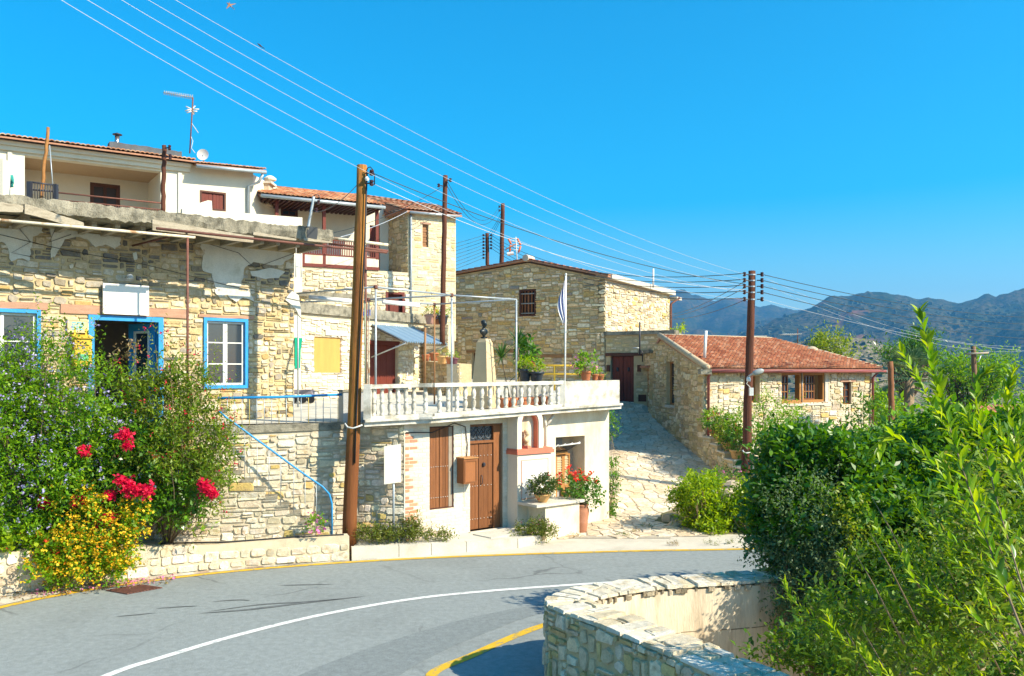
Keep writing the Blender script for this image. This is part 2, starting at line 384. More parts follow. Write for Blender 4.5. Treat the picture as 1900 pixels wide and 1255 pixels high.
def masonry(w, zb, zt, ops, cw, ch, wr, hr, palette, seed, dep=(.015, .045), gap=.012, u0=0.0, u1=None, dbase=0.0, jit=.30, course=False):
    """irregular rubble packed cell by cell over a wall face -> list of (V, F, colour, size)"""
    R = random.Random(seed); u1 = w.L if u1 is None else u1; zb = fn(zb); zt = fn(zt)
    us = np.linspace(u0, u1, 60); z_lo = min(zb(u) for u in us); z_hi = max(zt(u) for u in us)
    nu = max(1, int(round((u1 - u0) / cw))); nz = max(1, int(round((z_hi - z_lo) / ch)))
    cw = (u1 - u0) / nu; ch = (z_hi - z_lo) / nz
    occ = np.zeros((nz + 8, nu + 20), bool); occ[nz:, :] = True; occ[:, nu:] = True
    for i in range(nu):
        uc = u0 + (i + .5) * cw; b = zb(uc); t = zt(uc)
        for j in range(nz):
            z0 = z_lo + j * ch
            if z0 + ch * .5 < b or z0 + ch * .8 > t: occ[j, i] = True
    for o in ops:
        i0 = int(math.floor((o[0] - u0) / cw + .3)); i1 = int(math.ceil((o[1] - u0) / cw - .3)); j0 = int(math.floor((o[2] - z_lo) / ch + .3)); j1 = int(math.ceil((o[3] - z_lo) / ch - .3))
        occ[max(0, j0):max(0, j1), max(0, i0):max(0, i1)] = True
    out = []
    for j in range(nz):
        i = 0
        while i < nu:
            if occ[j, i]: i += 1; continue
            W = R.randint(*wr); Hh = R.randint(*hr)
            k = 0
            while k < W and i + k < nu and not occ[j, i + k]: k += 1
            W = max(1, k)
            if i + W < nu and not occ[j, i + W] and (i + W + 1 >= nu or occ[j, i + W + 1]): W += 1
            h = 1
            while h < Hh and not occ[j + h, i:i + W].any(): h += 1
            occ[j:j + h, i:i + W] = True
            g = gap * R.uniform(.6, 1.5)
            ua, ub = u0 + i * cw + g, u0 + (i + W) * cw - g; za, zb_ = z_lo + j * ch + g, z_lo + (j + h) * ch - g
            if not course:
                za += R.uniform(-.16, .16) * ch; zb_ += R.uniform(-.16, .16) * ch
            bw, bh = ub - ua, zb_ - za; cc = min(bw, bh) * R.uniform(.12, .34); q = min(bw, bh) * jit * .5
            pts = [(ua + cc, za), (ub - cc, za), (ub, za + cc * .8), (ub, zb_ - cc * .8), (ub - cc, zb_), (ua + cc, zb_), (ua, zb_ - cc * .8), (ua, za + cc * .8)]
            pts = [(a + R.uniform(-q, q), b + R.uniform(-q, q)) for a, b in pts]
            uc, zc = (ua + ub) / 2, (za + zb_) / 2; d = R.uniform(*dep); ins = R.uniform(.74, .9)
            tu, tz = R.uniform(-.25, .25) * d, R.uniform(-.25, .25) * d
            V = [w.m(a, b, dbase - .02) for a, b in pts]
            V += [w.m(uc + (a - uc) * (1 - (1 - ins) * min(1, bh / bw)), zc + (b - zc) * ins, dbase + d + tu * (a - uc) / (bw / 2) + tz * (b - zc) / (bh / 2)) for a, b in pts]
            Fc = [(k, (k + 1) % 8, 8 + (k + 1) % 8, 8 + k) for k in range(8)] + [tuple(range(8, 16))]
            p = V[0]; out.append((V, Fc, palette(R, uc, zc), bw * bh / max(4.0, p.y) ** 2, uc, zc))
            i += W
    return out
def bricks(w, u0, u1, zb, zt, ops, bl, bh, palette, seed, dep=.006, gap=.006):
    R = random.Random(seed); out = []; zb = fn(zb); z = zb((u0 + u1) / 2); r = 0
    while z + bh < zt + .02:
        u = u0 - (bl / 2 if r % 2 else 0)
        while u < u1:
            a, b = max(u, u0) + gap, min(u + bl, u1) - gap; za, zc = z + gap, z + bh - gap
            segs = [(a, b)]
            for o in ops:
                if za < o[3] and zc > o[2]:
                    ns = []
                    for s0, s1 in segs:
                        if s1 <= o[0] or s0 >= o[1]: ns.append((s0, s1))
                        else:
                            if s0 < o[0] - .03: ns.append((s0, o[0]))
                            if s1 > o[1] + .03: ns.append((o[1], s1))
                    segs = ns
            for s0, s1 in segs:
                if s1 - s0 < .03: continue
                d = dep * R.uniform(.5, 1.6); e = .006
                V = [w.m(s0, za, -.01), w.m(s1, za, -.01), w.m(s1, zc, -.01), w.m(s0, zc, -.01), w.m(s0 + e, za + e, d), w.m(s1 - e, za + e, d), w.m(s1 - e, zc - e, d), w.m(s0 + e, zc - e, d)]
                Fc = [(4, 5, 6, 7), (0, 1, 5, 4), (1, 2, 6, 5), (2, 3, 7, 6), (3, 0, 4, 7)]
                out.append((V, Fc, palette(R, (s0 + s1) / 2, za), (s1 - s0) * bh / max(4, V[0].y) ** 2, (s0 + s1) / 2, za))
            u += bl
        z += bh; r += 1
    return out
def spread_pieces(pieces, root, name, mat, stuff_name, limit=300):
    """pieces: (parent, V, F, colour, size): the largest become parts, the rest one part of kind stuff"""
    pieces = sorted(pieces, key=lambda p: -p[4])
    for par, V, Fc, c, s in pieces[:limit]: emit(name, V, Fc, mat, par, c)
    rest = pieces[limit:]
    if rest:
        mb = MB()
        for par, V, Fc, c, s in rest: mb.add(V, Fc, c)
        emit(stuff_name, mb.V, mb.F, mat, root, mb.C, kind='stuff')
class Building:
    def __init__(s, name, label, cat, loc, group=None):
        s.root = thing(name, label, cat, loc, group); s.st = []
    def wall(s, w, zb, zt, ops=(), t=.4, mat=None, u0=0.0, u1=None, extra=(), name='wall'):
        V, Fc = core(w, zb, zt, ops, t, u0, u1, extra); return emit(name, V, Fc, mat, s.root)
    def stones(s, wallobj, lst):
        s.st += [(wallobj, V, Fc, c, sz) for V, Fc, c, sz, *_ in lst]
    def finish(s, limit=300):
        spread_pieces(s.st, s.root, 'stone', STONE, 'small_stone', limit)
def tiles(o, right, up, nu, nv, parent, root, seed, cols, r_over=1.08, sizes=True, limit=300, skip=None):
    """rounded roof tiles row by row over the plane o + right*s + up*t"""
    R = random.Random(seed); o = Vector(o); right = Vector(right); up = Vector(up); n = right.cross(up).normalized()
    if n.z < 0: n = -n
    du = right / nu; dv = up / nv; a = du.length; out = []
    for j in range(nv):
        for i in range(nu):
            if skip and skip((i + .5) / nu, (j + .5) / nv): continue
            b0 = o + du * i + dv * j + n * (.02 + R.uniform(0, .008)); V = []
            for row, lift in ((0, .03), (1, .0)):
                base = b0 + dv * (row * r_over) + n * lift
                for k in range(5):
                    t = math.pi * k / 4; V.append(base + du * (.5 - .52 * math.cos(t)) + n * (a * .32 * math.sin(t)))
            base = b0 + n * .012
            for k in range(5):
                t = math.pi * k / 4; V.append(base + du * (.5 - .40 * math.cos(t)) + n * (a * .22 * math.sin(t)))
            Fc = [(k, k + 1, 6 + k, 5 + k) for k in range(4)] + [(k + 1, k, 10 + k, 11 + k) for k in range(4)]
            c = R.choice(cols); q = R.uniform(.8, 1.2); p = V[0]
            out.append((parent, V, Fc, tuple(x * q for x in c), a * dv.length / p.y ** 2 * R.uniform(.95, 1.05)))
    spread_pieces(out, root, 'roof_tile', TILE, 'small_roof_tile', limit)
def window(w, bld, r, fmat, name='window', nx=2, ny=2, fw=.06, d=-.06, sash=None, pane=True, midbar=.04, label=None):
    """frame ring > pane, muntins"""
    u0, u1, z0, z1 = r; mb = MB(); w.ring(mb, u0, u1, z0, z1, fw, d - .05, d + .03)
    f = mb.build(name, fmat, bld, label=label)
    if pane:
        g = MB(); w.box(g, u0 + fw * .8, u1 - fw * .8, z0 + fw * .8, z1 - fw * .8, d - .035, d - .027); g.build('pane', GLASS, f)
    sm = sash or fmat
    for k in range(1, nx):
        u = u0 + fw + (u1 - u0 - 2 * fw) * k / nx; g = MB(); w.box(g, u - midbar / 2, u + midbar / 2, z0 + fw, z1 - fw, d - .026, d + .008); g.build('mullion', sm, f)
    for k in range(1, ny):
        z = z0 + fw + (z1 - z0 - 2 * fw) * k / ny; g = MB(); w.box(g, u0 + fw, u1 - fw, z - .014, z + .014, d - .026, d + .003); g.build('glazing_bar', sm, f)
    return f
def planks(w, parent, r, n, mat, d0, d1, name='plank', gap=.006):
    u0, u1, z0, z1 = r
    for k in range(n):
        a = u0 + (u1 - u0) * k / n + gap / 2; b = u0 + (u1 - u0) * (k + 1) / n - gap / 2
        mb = MB(); w.box(mb, a, b, z0, z1, d0, d1 - .004 * (k % 2)); mb.build(name, mat, parent)
def room(w, bld, u0, u1, z0, z1, depth, mat=None):
    """closed dark room behind a front wall"""
    mb = MB(); d0 = -.42; t = .1
    w.box(mb, u0 - t, u1 + t, z0, z1, -depth - t, -depth); mb.build('back_wall', mat or ROOM, bld)
    for a, b in ((u0 - t, u0), (u1, u1 + t)):
        mb = MB(); w.box(mb, a, b, z0, z1, -depth, d0); mb.build('side_wall', mat or ROOM, bld)
    mb = MB(); w.box(mb, u0 - t, u1 + t, z1, z1 + t, -depth - t, d0); mb.build('ceiling', mat or ROOM, bld)
    mb = MB(); w.box(mb, u0 - t, u1 + t, z0 - t, z0, -depth - t, d0); mb.build('floor', mat or ROOM, bld)
def rough_bar(name, p0, p1, w, h, seg, jit, mat, parent, up=(0, 0, 1), seed=1, side=None):
    """long uneven bar: rectangular section, ragged along its length"""
    R = random.Random(seed); p0 = Vector(p0); p1 = Vector(p1); d = (p1 - p0).normalized(); up = Vector(up)
    sd = Vector(side) if side else d.cross(up).normalized()
    V = []; Fc = []; n = 8
    sec = [(-.5, 0), (0, -.02), (.5, 0), (.52, .5), (.5, 1), (0, 1.02), (-.5, 1), (-.52, .5)]
    for i in range(seg + 1):
        b = p0.lerp(p1, i / seg)
        for q_, (a, c) in enumerate(sec):
            x_ = (p1 - p0).length * i / seg; n1 = mnoise.noise(Vector((x_ * 2.3, q_ * 7.1, seed))) * 1.2 + mnoise.noise(Vector((x_ * 9, q_ * 5.3, seed + 9))) * .8; n2 = mnoise.noise(Vector((x_ * 2.7, q_ * 3.7, seed + 20))) * 1.2 + mnoise.noise(Vector((x_ * 11, q_ * 4.1, seed + 30))) * .9
            V.append(b + sd * (a * w + n1 * jit) + up * (c * h + n2 * jit))
    for i in range(seg):
        for k in range(n): Fc.append((i * n + k, i * n + (k + 1) % n, (i + 1) * n + (k + 1) % n, (i + 1) * n + k))
    Fc.append(tuple(range(n))); Fc.append(tuple(range(seg * n, seg * n + n)))
    return emit(name, V, Fc, mat, parent, recalc=True)
def pipe(name, pts, r, mat, parent=None, n=8, **kw):
    mb = MB(); mb.path(pts, r, n); return mb.build(name, mat, parent, smooth=True, **kw)

# ------------------------------------------------------------------ foliage
def np_mesh(name, V, quads, mat, smooth=False):
    me = bpy.data.meshes.new(name); V = np.asarray(V, np.float32); quads = np.asarray(quads, np.int32)
    me.vertices.add(len(V)); me.vertices.foreach_set("co", V.ravel())
    nf = len(quads); me.loops.add(nf * 4); me.loops.foreach_set("vertex_index", quads.ravel())
    me.polygons.add(nf); me.polygons.foreach_set("loop_start", np.arange(0, nf * 4, 4, dtype=np.int32)); me.polygons.foreach_set("loop_total", np.full(nf, 4, np.int32))
    me.update(calc_edges=True); me.materials.append(mat); return me
def unit(a): return a / np.maximum(np.linalg.norm(a, axis=-1, keepdims=True), 1e-9)
def leaves_mesh(B, D, L, Wd, rs, fold=.18, droop=0.0):
    """one folded quad per leaf: base B, direction D, length L, width Wd"""
    n = len(B); up = rs.normal(size=(n, 3)) * .55 + np.array([0, 0, 1.0]); S = unit(np.cross(D, up)); Nn = np.cross(S, D)
    L = L[:, None]; Wd = Wd[:, None]; mid = B + D * L * .45 + Nn * L * .05
    tip = B + D * L + np.array([0, 0, -1.0]) * L * droop
    V = np.stack([B, mid + S * Wd / 2 + Nn * Wd * fold, tip, mid - S * Wd / 2 + Nn * Wd * fold], 1).reshape(-1, 3)
    Q = np.arange(n * 4).reshape(n, 4); return V, Q
def blob_points(blobs, n, rs, surf_bias=4.0):
    vol = np.array([b[1][0] * b[1][1] * b[1][2] for b in blobs]) ** .8; idx = rs.choice(len(blobs), n, p=vol / vol.sum())
    C = np.array([list(b[0]) for b in blobs])[idx]; Rr = np.array([list(b[1]) for b in blobs])[idx]
    d = unit(rs.normal(size=(n, 3))); r = rs.random(n)[:, None] ** (1 / surf_bias)
    return C + d * r * Rr, d
def foliage(name, parent, blobs, shoots, per, shoot_len, leaf, width, mat, seed, up=.45, surf_bias=4.0, spread=.8, kind=None, zmin=None, jitter=.5, clump=0):
    rs = np.random.RandomState(seed)
    if clump:      # break each lobe of the crown into many smaller sprays with gaps between them
        nb = []
        for c_, r_ in blobs:
            nb.append((c_, tuple(x * .62 for x in r_)))
            for q in range(clump):
                d_ = unit(rs.normal(size=3)); f = rs.uniform(.22, .42); nb.append((tuple(np.array(list(c_)) + d_ * np.array(r_) * rs.uniform(.6, 1.22)), tuple(x * f for x in r_)))
        blobs = nb
    B, out = blob_points(blobs, shoots, rs, surf_bias)
    D = unit(out * .6 + np.array([0, 0, up]) + rs.normal(size=(shoots, 3)) * jitter)
    t = (np.arange(per) + .5) / per
    sl = shoot_len * (.5 + rs.random(shoots))
    pos = B[:, None, :] + D[:, None, :] * (t[None, :, None] * sl[:, None, None])
    a1 = unit(np.cross(D, np.array([.3, .2, 1.0]) + rs.normal(size=(shoots, 3)) * .2)); a2 = np.cross(D, a1)
    ph = np.arange(per) * 2.4 + rs.random((shoots, 1)) * 6.28
    rad = a1[:, None, :] * np.cos(ph)[..., None] + a2[:, None, :] * np.sin(ph)[..., None]
    LD = unit(D[:, None, :] * .55 + rad * spread + rs.normal(size=(shoots, per, 3)) * .25)
    pos = pos.reshape(-1, 3); LD = LD.reshape(-1, 3); n = len(pos)
    if zmin is not None:
        k = pos[:, 2] > zmin; pos = pos[k]; LD = LD[k]; n = len(pos)
    L = leaf * (.6 + .7 * rs.random(n)); V, Q = leaves_mesh(pos, LD, L, L * width * (.85 + .3 * rs.random(n)), rs)
    c = np.array(WLOC[parent.name]) if parent else V.mean(0)
    me = np_mesh(name, V - c, Q, mat); o = bpy.data.objects.new(name, me); COL.objects.link(o); _par(o, parent, c)
    if kind: o['kind'] = kind
    return o, B, D, sl
def petals(name, parent, B, size, per, radius, mat, seed, kind='stuff'):
    rs = np.random.RandomState(seed); B = np.repeat(np.asarray(B, float), per, 0); n = len(B)
    B = B + rs.normal(size=(n, 3)) * radius; D = unit(rs.normal(size=(n, 3)) + np.array([.2, -.5, .3])); L = size * (.7 + .6 * rs.random(n))
    V, Q = leaves_mesh(B, D, L, L * .95, rs, .12); c = np.array(WLOC[parent.name])
    me = np_mesh(name, V - c, Q, mat); o = bpy.data.objects.new(name, me); COL.objects.link(o); _par(o, parent, c)
    if kind: o['kind'] = kind
    return o
def twigs(name, parent, root, tips, mat, seed, r0=.03, seg=4, bend=.12, rt=.004):
    R = random.Random(seed); mb = MB(); root = Vector(root)
    for t in tips:
        t = Vector(t); pts = []; rr = []
        b = root + Vector((R.uniform(-.05, .05), R.uniform(-.05, .05), 0)); off = Vector((R.uniform(-1, 1), R.uniform(-1, 1), R.uniform(-.3, .6))) * (t - b).length * bend
        for i in range(seg + 1):
            s = i / seg; pts.append(b.lerp(t, s) + off * (4 * s * (1 - s)) + Vector((0, 0, (t.z - b.z) * .25 * s * (1 - s)))); rr.append(r0 * (1 - s) + rt * s)
        mb.path(pts, rr, 5)
    return mb.build(name, mat, parent, smooth=True, recalc=False)
def leaf_data(name, mat, L=1.0, W=.36, curl=.12, seg=4):
    """larger modelled leaf blade along +X, creased along the midrib"""
    V = []; Fc = []
    for i in range(seg + 1):
        s = i / seg; w = W * math.sin(math.pi * min(1, .06 + s * .94)) ** .8 * (1 - .25 * s) if i < seg else 0.0
        z = -curl * s * s
        V += [(s * L, w / 2, z + w * .22), (s * L, 0, z), (s * L, -w / 2, z + w * .22)]
    for i in range(seg):
        a = i * 3; Fc += [(a, a + 3, a + 4, a + 1), (a + 1, a + 4, a + 5, a + 2)]
    return meshdata(name, V, Fc, mat, smooth=True)
# ================================================================== GROUND, ROAD, HILLS, AIR
def sstep(a, b, x):
    t = np.clip((x - a) / (b - a), 0, 1); return t * t * (3 - 2 * t)
AP = np.array([.46, 11.7])                                   # apex of the parapet wall at the bend
def gz(x, y):
    z = -.06
    dn = np.array([.47, -.883]); r = np.array([x, y]) - AP; d1 = r @ np.array([.883, .47])     # right of the near branch
    yf = np.interp(x, [.46, 1.9, 3.7, 5.2, 7, 10, 13, 30], [11.7, 12.75, 13.2, 14.1, 15.9, 18.0, 19.2, 24]); d2 = yf - y
    inside = min(d1 - .25, d2 - .25)
    z -= 1.7 * sstep(0, .35, inside)
    y0 = 21.3 + max(0, x - 6) * .45
    if y > y0 and x > 2: z += min(1.1, .08 * (y - y0)) * sstep(2, 6, x)
    if x > 24: z -= .12 * (x - 24)
    if y > 46: z -= .16 * (y - 46)
    if x < -40: z -= .05 * (-40 - x)
    if y < -25: z -= .1 * (-25 - y)
    return max(z, -44.0)
xs = np.unique(np.concatenate([[-4400, -2500, -1200, -600, -300, -150, -90, -60], np.arange(-40, -12, 4), np.arange(-12, 22, .5), np.arange(22, 60, 4), [70, 90, 130, 200, 300, 600, 1200, 2500, 4400]]))
ys = np.unique(np.concatenate([[-400, -200, -100, -60, -40, -25, -15, -8, -4, 0, 3], np.arange(4, 27, .5), np.arange(27, 60, 2), [65, 75, 90, 120, 160, 220, 300, 400, 600, 900, 1500, 2500, 4400]]))
V = [(x, y, gz(x, y)) for y in ys for x in xs]; nx_ = len(xs)
Fc = [(j * nx_ + i, j * nx_ + i + 1, (j + 1) * nx_ + i + 1, (j + 1) * nx_ + i) for j in range(len(ys) - 1) for i in range(nx_ - 1)]
GROUND = surf("dry_ground", (.21, .16, .09), .95, .3, 1.2, 30, .5, stain=(.07, .085, .03), stain_scale=.6, stain_amt=(.48, .62))
emit("ground", V, Fc, GROUND, kind='structure', smooth=True)

def catmull(pts, n=8):
    pts = [Vector(p) for p in pts]; out = []
    for i in range(len(pts) - 1):
        p0, p1, p2, p3 = pts[max(i - 1, 0)], pts[i], pts[i + 1], pts[min(i + 2, len(pts) - 1)]
        for k in range(n):
            t = k / n; out.append(.5 * ((2 * p1) + (p2 - p0) * t + (2 * p0 - 5 * p1 + 4 * p2 - p3) * t * t + (3 * p1 - p0 - 3 * p2 + p3) * t ** 3))
    out.append(pts[-1]); return out
def ribbon(name, pts, w, z, mat, off=0.0, kind=None, parent=None, taper=False):
    V = []; n = len(pts)
    for i, p in enumerate(pts):
        d = (pts[min(i + 1, n - 1)] - pts[max(i - 1, 0)]); d = Vector((d.x, d.y, 0)).normalized(); s = Vector((d.y, -d.x, 0))
        k = math.sin(math.pi * (i + .35) / (n - .3)) if taper else 1
        V += [Vector((p.x, p.y, z)) + s * (off + w / 2 * k), Vector((p.x, p.y, z)) + s * (off - w / 2 * k)]
    return emit(name, V, [(2 * i, 2 * i + 1, 2 * i + 3, 2 * i + 2) for i in range(n - 1)], mat, parent, kind=kind)
yl = [Vector((-10.6, -6, 0)), Vector((-11.2, 4, 0)), Vector((-10.9, 10, 0)), Vector((-10.2, 13.2, 0))] + [G(px, py) for px, py in ((0, 1128), (120, 1103), (240, 1084), (400, 1064), (600, 1047), (800, 1035.5), (1000, 1028), (1200, 1022.5), (1390, 1019))] + [Vector((8, 21.0, 0)), Vector((12, 22.4, 0)), Vector((20, 25.5, 0)), Vector((34, 30, 0))]
YL = catmull(yl, 8)
edge = []
for i, p in enumerate(YL):
    d = (YL[min(i + 1, len(YL) - 1)] - YL[max(i - 1, 0)]); d.z = 0; d.normalize(); edge.append(p + Vector((-d.y, d.x, 0)) * .14)
# the asphalt: one sheet bounded by the kerb side and by the parapet wall
rim = [(34, 26.5), (20, 22.2), (13, 19.7), (10, 18.5), (7, 16.35), (5.2, 14.5), (3.7, 13.5), (1.9, 12.9), (1.1, 12.5), (.5, 11.8), (.8, 11.0), (1.6, 9.6), (2.5, 8.0), (3.6, 5.8), (5.6, 2), (8.5, -6)]
ASPH = surf("asphalt", (.235, .256, .246), .93, .17, 9, 38, .6, stain=(.205, .222, .212), stain_scale=.35, stain_amt=(.48, .62), spec=.2, bdist=.012)
def _asph():
    nt = ASPH.node_tree; ns = nt.nodes; ls = nt.links; bs = ns["Principled BSDF"]; old = bs.inputs['Base Color'].links[0].from_socket
    geo = ns.new("ShaderNodeNewGeometry")
    nz = N(ns, "ShaderNodeTexNoise", Scale=1.2, Detail=4.0); ls.new(geo.outputs['Position'], nz.inputs['Vector'])
    mx = ns.new("ShaderNodeMix"); mx.data_type = 'RGBA'; mx.inputs[0].default_value = .35; ls.new(geo.outputs['Position'], mx.inputs[6]); ls.new(nz.outputs['Color'], mx.inputs[7])
    vo = ns.new("ShaderNodeTexVoronoi"); vo.feature = 'DISTANCE_TO_EDGE'; vo.inputs['Scale'].default_value = .42; ls.new(mx.outputs[2], vo.inputs['Vector'])
    n2 = N(ns, "ShaderNodeTexNoise", Scale=.35, Detail=3.0); ls.new(geo.outputs['Position'], n2.inputs['Vector'])
    f = maprange(ns, ls, vo.outputs[0], .004, .011, 1, 0); g = maprange(ns, ls, n2.outputs[0], .47, .60, 0, .55)
    mm = ns.new("ShaderNodeMath"); mm.operation = 'MULTIPLY'; ls.new(f, mm.inputs[0]); ls.new(g, mm.inputs[1])
    ls.new(mixcol(ns, ls, mm.outputs[0], old, (.075, .08, .08)), bs.inputs['Base Color'])
_asph()
ASPH_DK = surf("darker_asphalt", (.185, .205, .20), .93, .2, 9, 38, .6, spec=.25, bdist=.01)
poly = [Vector((p.x, p.y, 0)) for p in edge] + [Vector((a, b, 0)) for a, b in rim]
bm = bmesh.new(); vs_ = [bm.verts.new(p) for p in poly]; f_ = bm.faces.new(vs_); f_.normal_update()
if f_.normal.z < 0: bmesh.ops.reverse_faces(bm, faces=[f_])
bmesh.ops.triangulate(bm, faces=bm.faces[:])
ROADV = [v.co.copy() for v in bm.verts]; bm.verts.index_update(); ROADF = [tuple(v.index for v in f.verts) for f in bm.faces]; bm.free()
road = emit("road", ROADV, ROADF, ASPH, kind='structure')
# darker strip of newer asphalt along the inside of the bend
inner = catmull([G(1150, 1255) + Vector((-2.5, -3.5, 0)), G(905, 1310), G(800, 1258), G(880, 1215), G(1000, 1164), Vector((1.6, 15.1, 0)), Vector((3.6, 15.8, 0)), Vector((5.2, 16.9, 0)), Vector((8, 19, 0)), Vector((13, 21, 0)), Vector((30, 26.5, 0))], 8)
patch = catmull([Vector((-2.6, 8.3, 0)), G(420, 1330), G(545, 1258), G(700, 1198), G(860, 1150), G(1000, 1122), Vector((2.2, 16.6, 0)), Vector((5.4, 18.1, 0))], 8)
patch2 = catmull([Vector((-1.2, 7.6, 0)), G(640, 1330), G(735, 1258), G(830, 1205), G(920, 1168), G(1000, 1140), Vector((2.0, 16.1, 0)), Vector((5.5, 17.5, 0))], 8)
V = []; 
for a, b in zip(patch, patch2): V += [(a.x, a.y, .004), (b.x, b.y, .004)]
emit("asphalt_patch", V, [(2 * i, 2 * i + 1, 2 * i + 3, 2 * i + 2) for i in range(len(patch) - 1)], ASPH_DK, road)
PAINTY = surf("yellow_road_paint", (.60, .36, .02), .8, .15, 4, 60, .2, stain=(.30, .25, .13), stain_scale=7, stain_amt=(.52, .62))
PAINTW = surf("white_road_paint", (.68, .68, .64), .8, .12, 4, 60, .2, stain=(.34, .35, .34), stain_scale=9, stain_amt=(.54, .64))
ribbon("yellow_edge_line", YL, .16, .008, PAINTY, parent=road)
ribbon("yellow_edge_line", inner, .17, .008, PAINTY, parent=road)
white = catmull([Vector((-6.6, 6.5, 0)), Vector((-6.3, 9.6, 0)), G(190, 1258), G(300, 1221), G(450, 1177), G(600, 1141), G(760, 1113), G(900, 1098), G(1100, 1083.5), Vector((4.2, 17.7, 0)), Vector((7, 19.0, 0)), Vector((12, 21, 0)), Vector((20, 24, 0))], 8)
ribbon("white_centre_line", white, .135, .008, PAINTW, parent=road)
SKID = surf("tyre_mark", (.12, .13, .128), .9, .3, 3, 70, .2)
for pts, w in (([(370, 1139), (460, 1132), (560, 1120), (680, 1107)], .10), ([(385, 1136), (480, 1123), (560, 1118), (640, 1112)], .06), ([(290, 1130), (330, 1127), (370, 1125)], .05), ([(215, 1145), (250, 1142), (290, 1138)], .045), ([(520, 1087), (560, 1086), (620, 1085)], .05), ([(395, 1117), (440, 1114), (465, 1115)], .05)):
    ribbon("tyre_mark", catmull([G(*p) for p in pts], 5), w, .009, SKID, parent=road, taper=True)
# leaf litter and soil at the kerb, rusty gully grating
SOILSHEET = surf("leaf_litter", (.22, .13, .09), .95, .35, 5, 60, .5)
gr = thing("gully_grating", "rusty leaf strewn gully grating in the asphalt below the yellow flowers", "drain grating", G(240, 1094))
gp = [G(196, 1097), G(262, 1086), G(302, 1092), G(235, 1104)]
mb = MB(); mb.prism([(p.x, p.y, .006) for p in gp], (0, 0, .006)); mb.build("backing", surf("drain_rust", (.13, .075, .06), .9, .3, 6, 60, .4), gr)
for k in range(11):
    a = gp[0].lerp(gp[1], (k + .5) / 11); b = gp[3].lerp(gp[2], (k + .5) / 11); d = (gp[1] - gp[0]).normalized() * .018
    mb = MB(); mb.prism([(q.x, q.y, .012) for q in (a - d, a + d, b + d, b - d)], (0, 0, .012)); mb.build("bar", RUST, gr)

# ---- verge between the yellow line and the low wall
WB = [(-10.9, 13.0), tuple(G(-60, 1124).xy), tuple(G(0, 1108).xy), tuple(G(120, 1092).xy), tuple(G(235, 1077).xy), tuple(G(420, 1058).xy), tuple(G(648, 1041).xy)]
vi = [i for i, p in enumerate(edge) if -10.6 < p.x < G(660, 1043).x and p.y > 12.6]
low = [Vector((a, b, 0)) for a, b in WB]
V = []; 
for i in vi:
    p = edge[i]; q = min((low[k].lerp(low[k + 1], t / 12) for k in range(len(low) - 1) for t in range(13)), key=lambda q: (q - p).length)
    m_ = p.lerp(q, .45); V += [(p.x, p.y, .004), (m_.x, m_.y, .03), (q.x, q.y, .035)]
n = len(vi)
emit("verge", V, [(3 * i, 3 * i + 1, 3 * i + 4, 3 * i + 3) for i in range(n - 1)] + [(3 * i + 1, 3 * i + 2, 3 * i + 5, 3 * i + 4) for i in range(n - 1)], surf("verge_concrete", (.46, .42, .34), .95, .25, 3, 40, .4, stain=(.24, .15, .09), stain_scale=1.6, stain_amt=(.46, .6)), kind='structure')

# ---- raised pavement in front of the low white house
FW_A = XY(750, 20.13); FW_B = XY(1130, 24.3)                  # facade line of that house
KE = [G(652, 1039.5), G(740, 1034), G(800, 1030), G(865, 1025.5), G(960, 1018), G(1004, 1009)]
KZ = [.27, .26, .25, .24, .22, .20]
bk = [Vector((-3.55, 20.35, 0)), Vector((FW_A[0] - .5, 20.2, 0)), Vector((FW_A[0], FW_A[1] + .1, 0)), Vector((-1.3, 21.25, 0)), Vector((-.2, 22.1, 0)), Vector((.75, 22.6, 0))]
V = []
for e, b, z in zip(KE, bk, KZ): V += [(e.x, e.y, -.05), (e.x, e.y, z - .01), (b.x, b.y, z + .0), (b.x, b.y, -.05)]
Fc = [(4 * i + a, 4 * i + a + 1, 4 * i + 5 + a, 4 * i + 4 + a) for i in range(5) for a in range(3)] + [(0, 3, 2, 1), (20, 21, 22, 23)]
pav = emit("pavement", V, Fc, CONC_PALE, kind='structure')
for i in range(5):
    a, b = KE[i], KE[i + 1]; d = (b - a).normalized(); s = Vector((-d.y, d.x, 0)); mb = MB(); g = d * .008
    mb.hexa([Vector((q.x, q.y, -.04)) for q in (a + g - s * .03, b - g - s * .03, b - g + s * .13, a + g + s * .13)] + [Vector((q.x, q.y, z + .012)) for q, z in ((a + g - s * .015, KZ[i]), (b - g - s * .015, KZ[i + 1]), (b - g + s * .13, KZ[i + 1]), (a + g + s * .13, KZ[i]))])
    mb.build("kerb_stone", CONC_PALE, pav)
# ramp slab before the brown door
mb = MB(); q = [Vector((-.95, 20.95, 0)), Vector((.35, 21.9, 0)), Vector((.75, 21.5, 0)), Vector((-.5, 20.55, 0))]
mb.hexa([(p.x, p.y, .15) for p in reversed(q)] + [(p.x, p.y, z) for p, z in zip(reversed(q), (.245, .30, .33, .262))]); mb.build("ramp", CONC_PALE, pav)

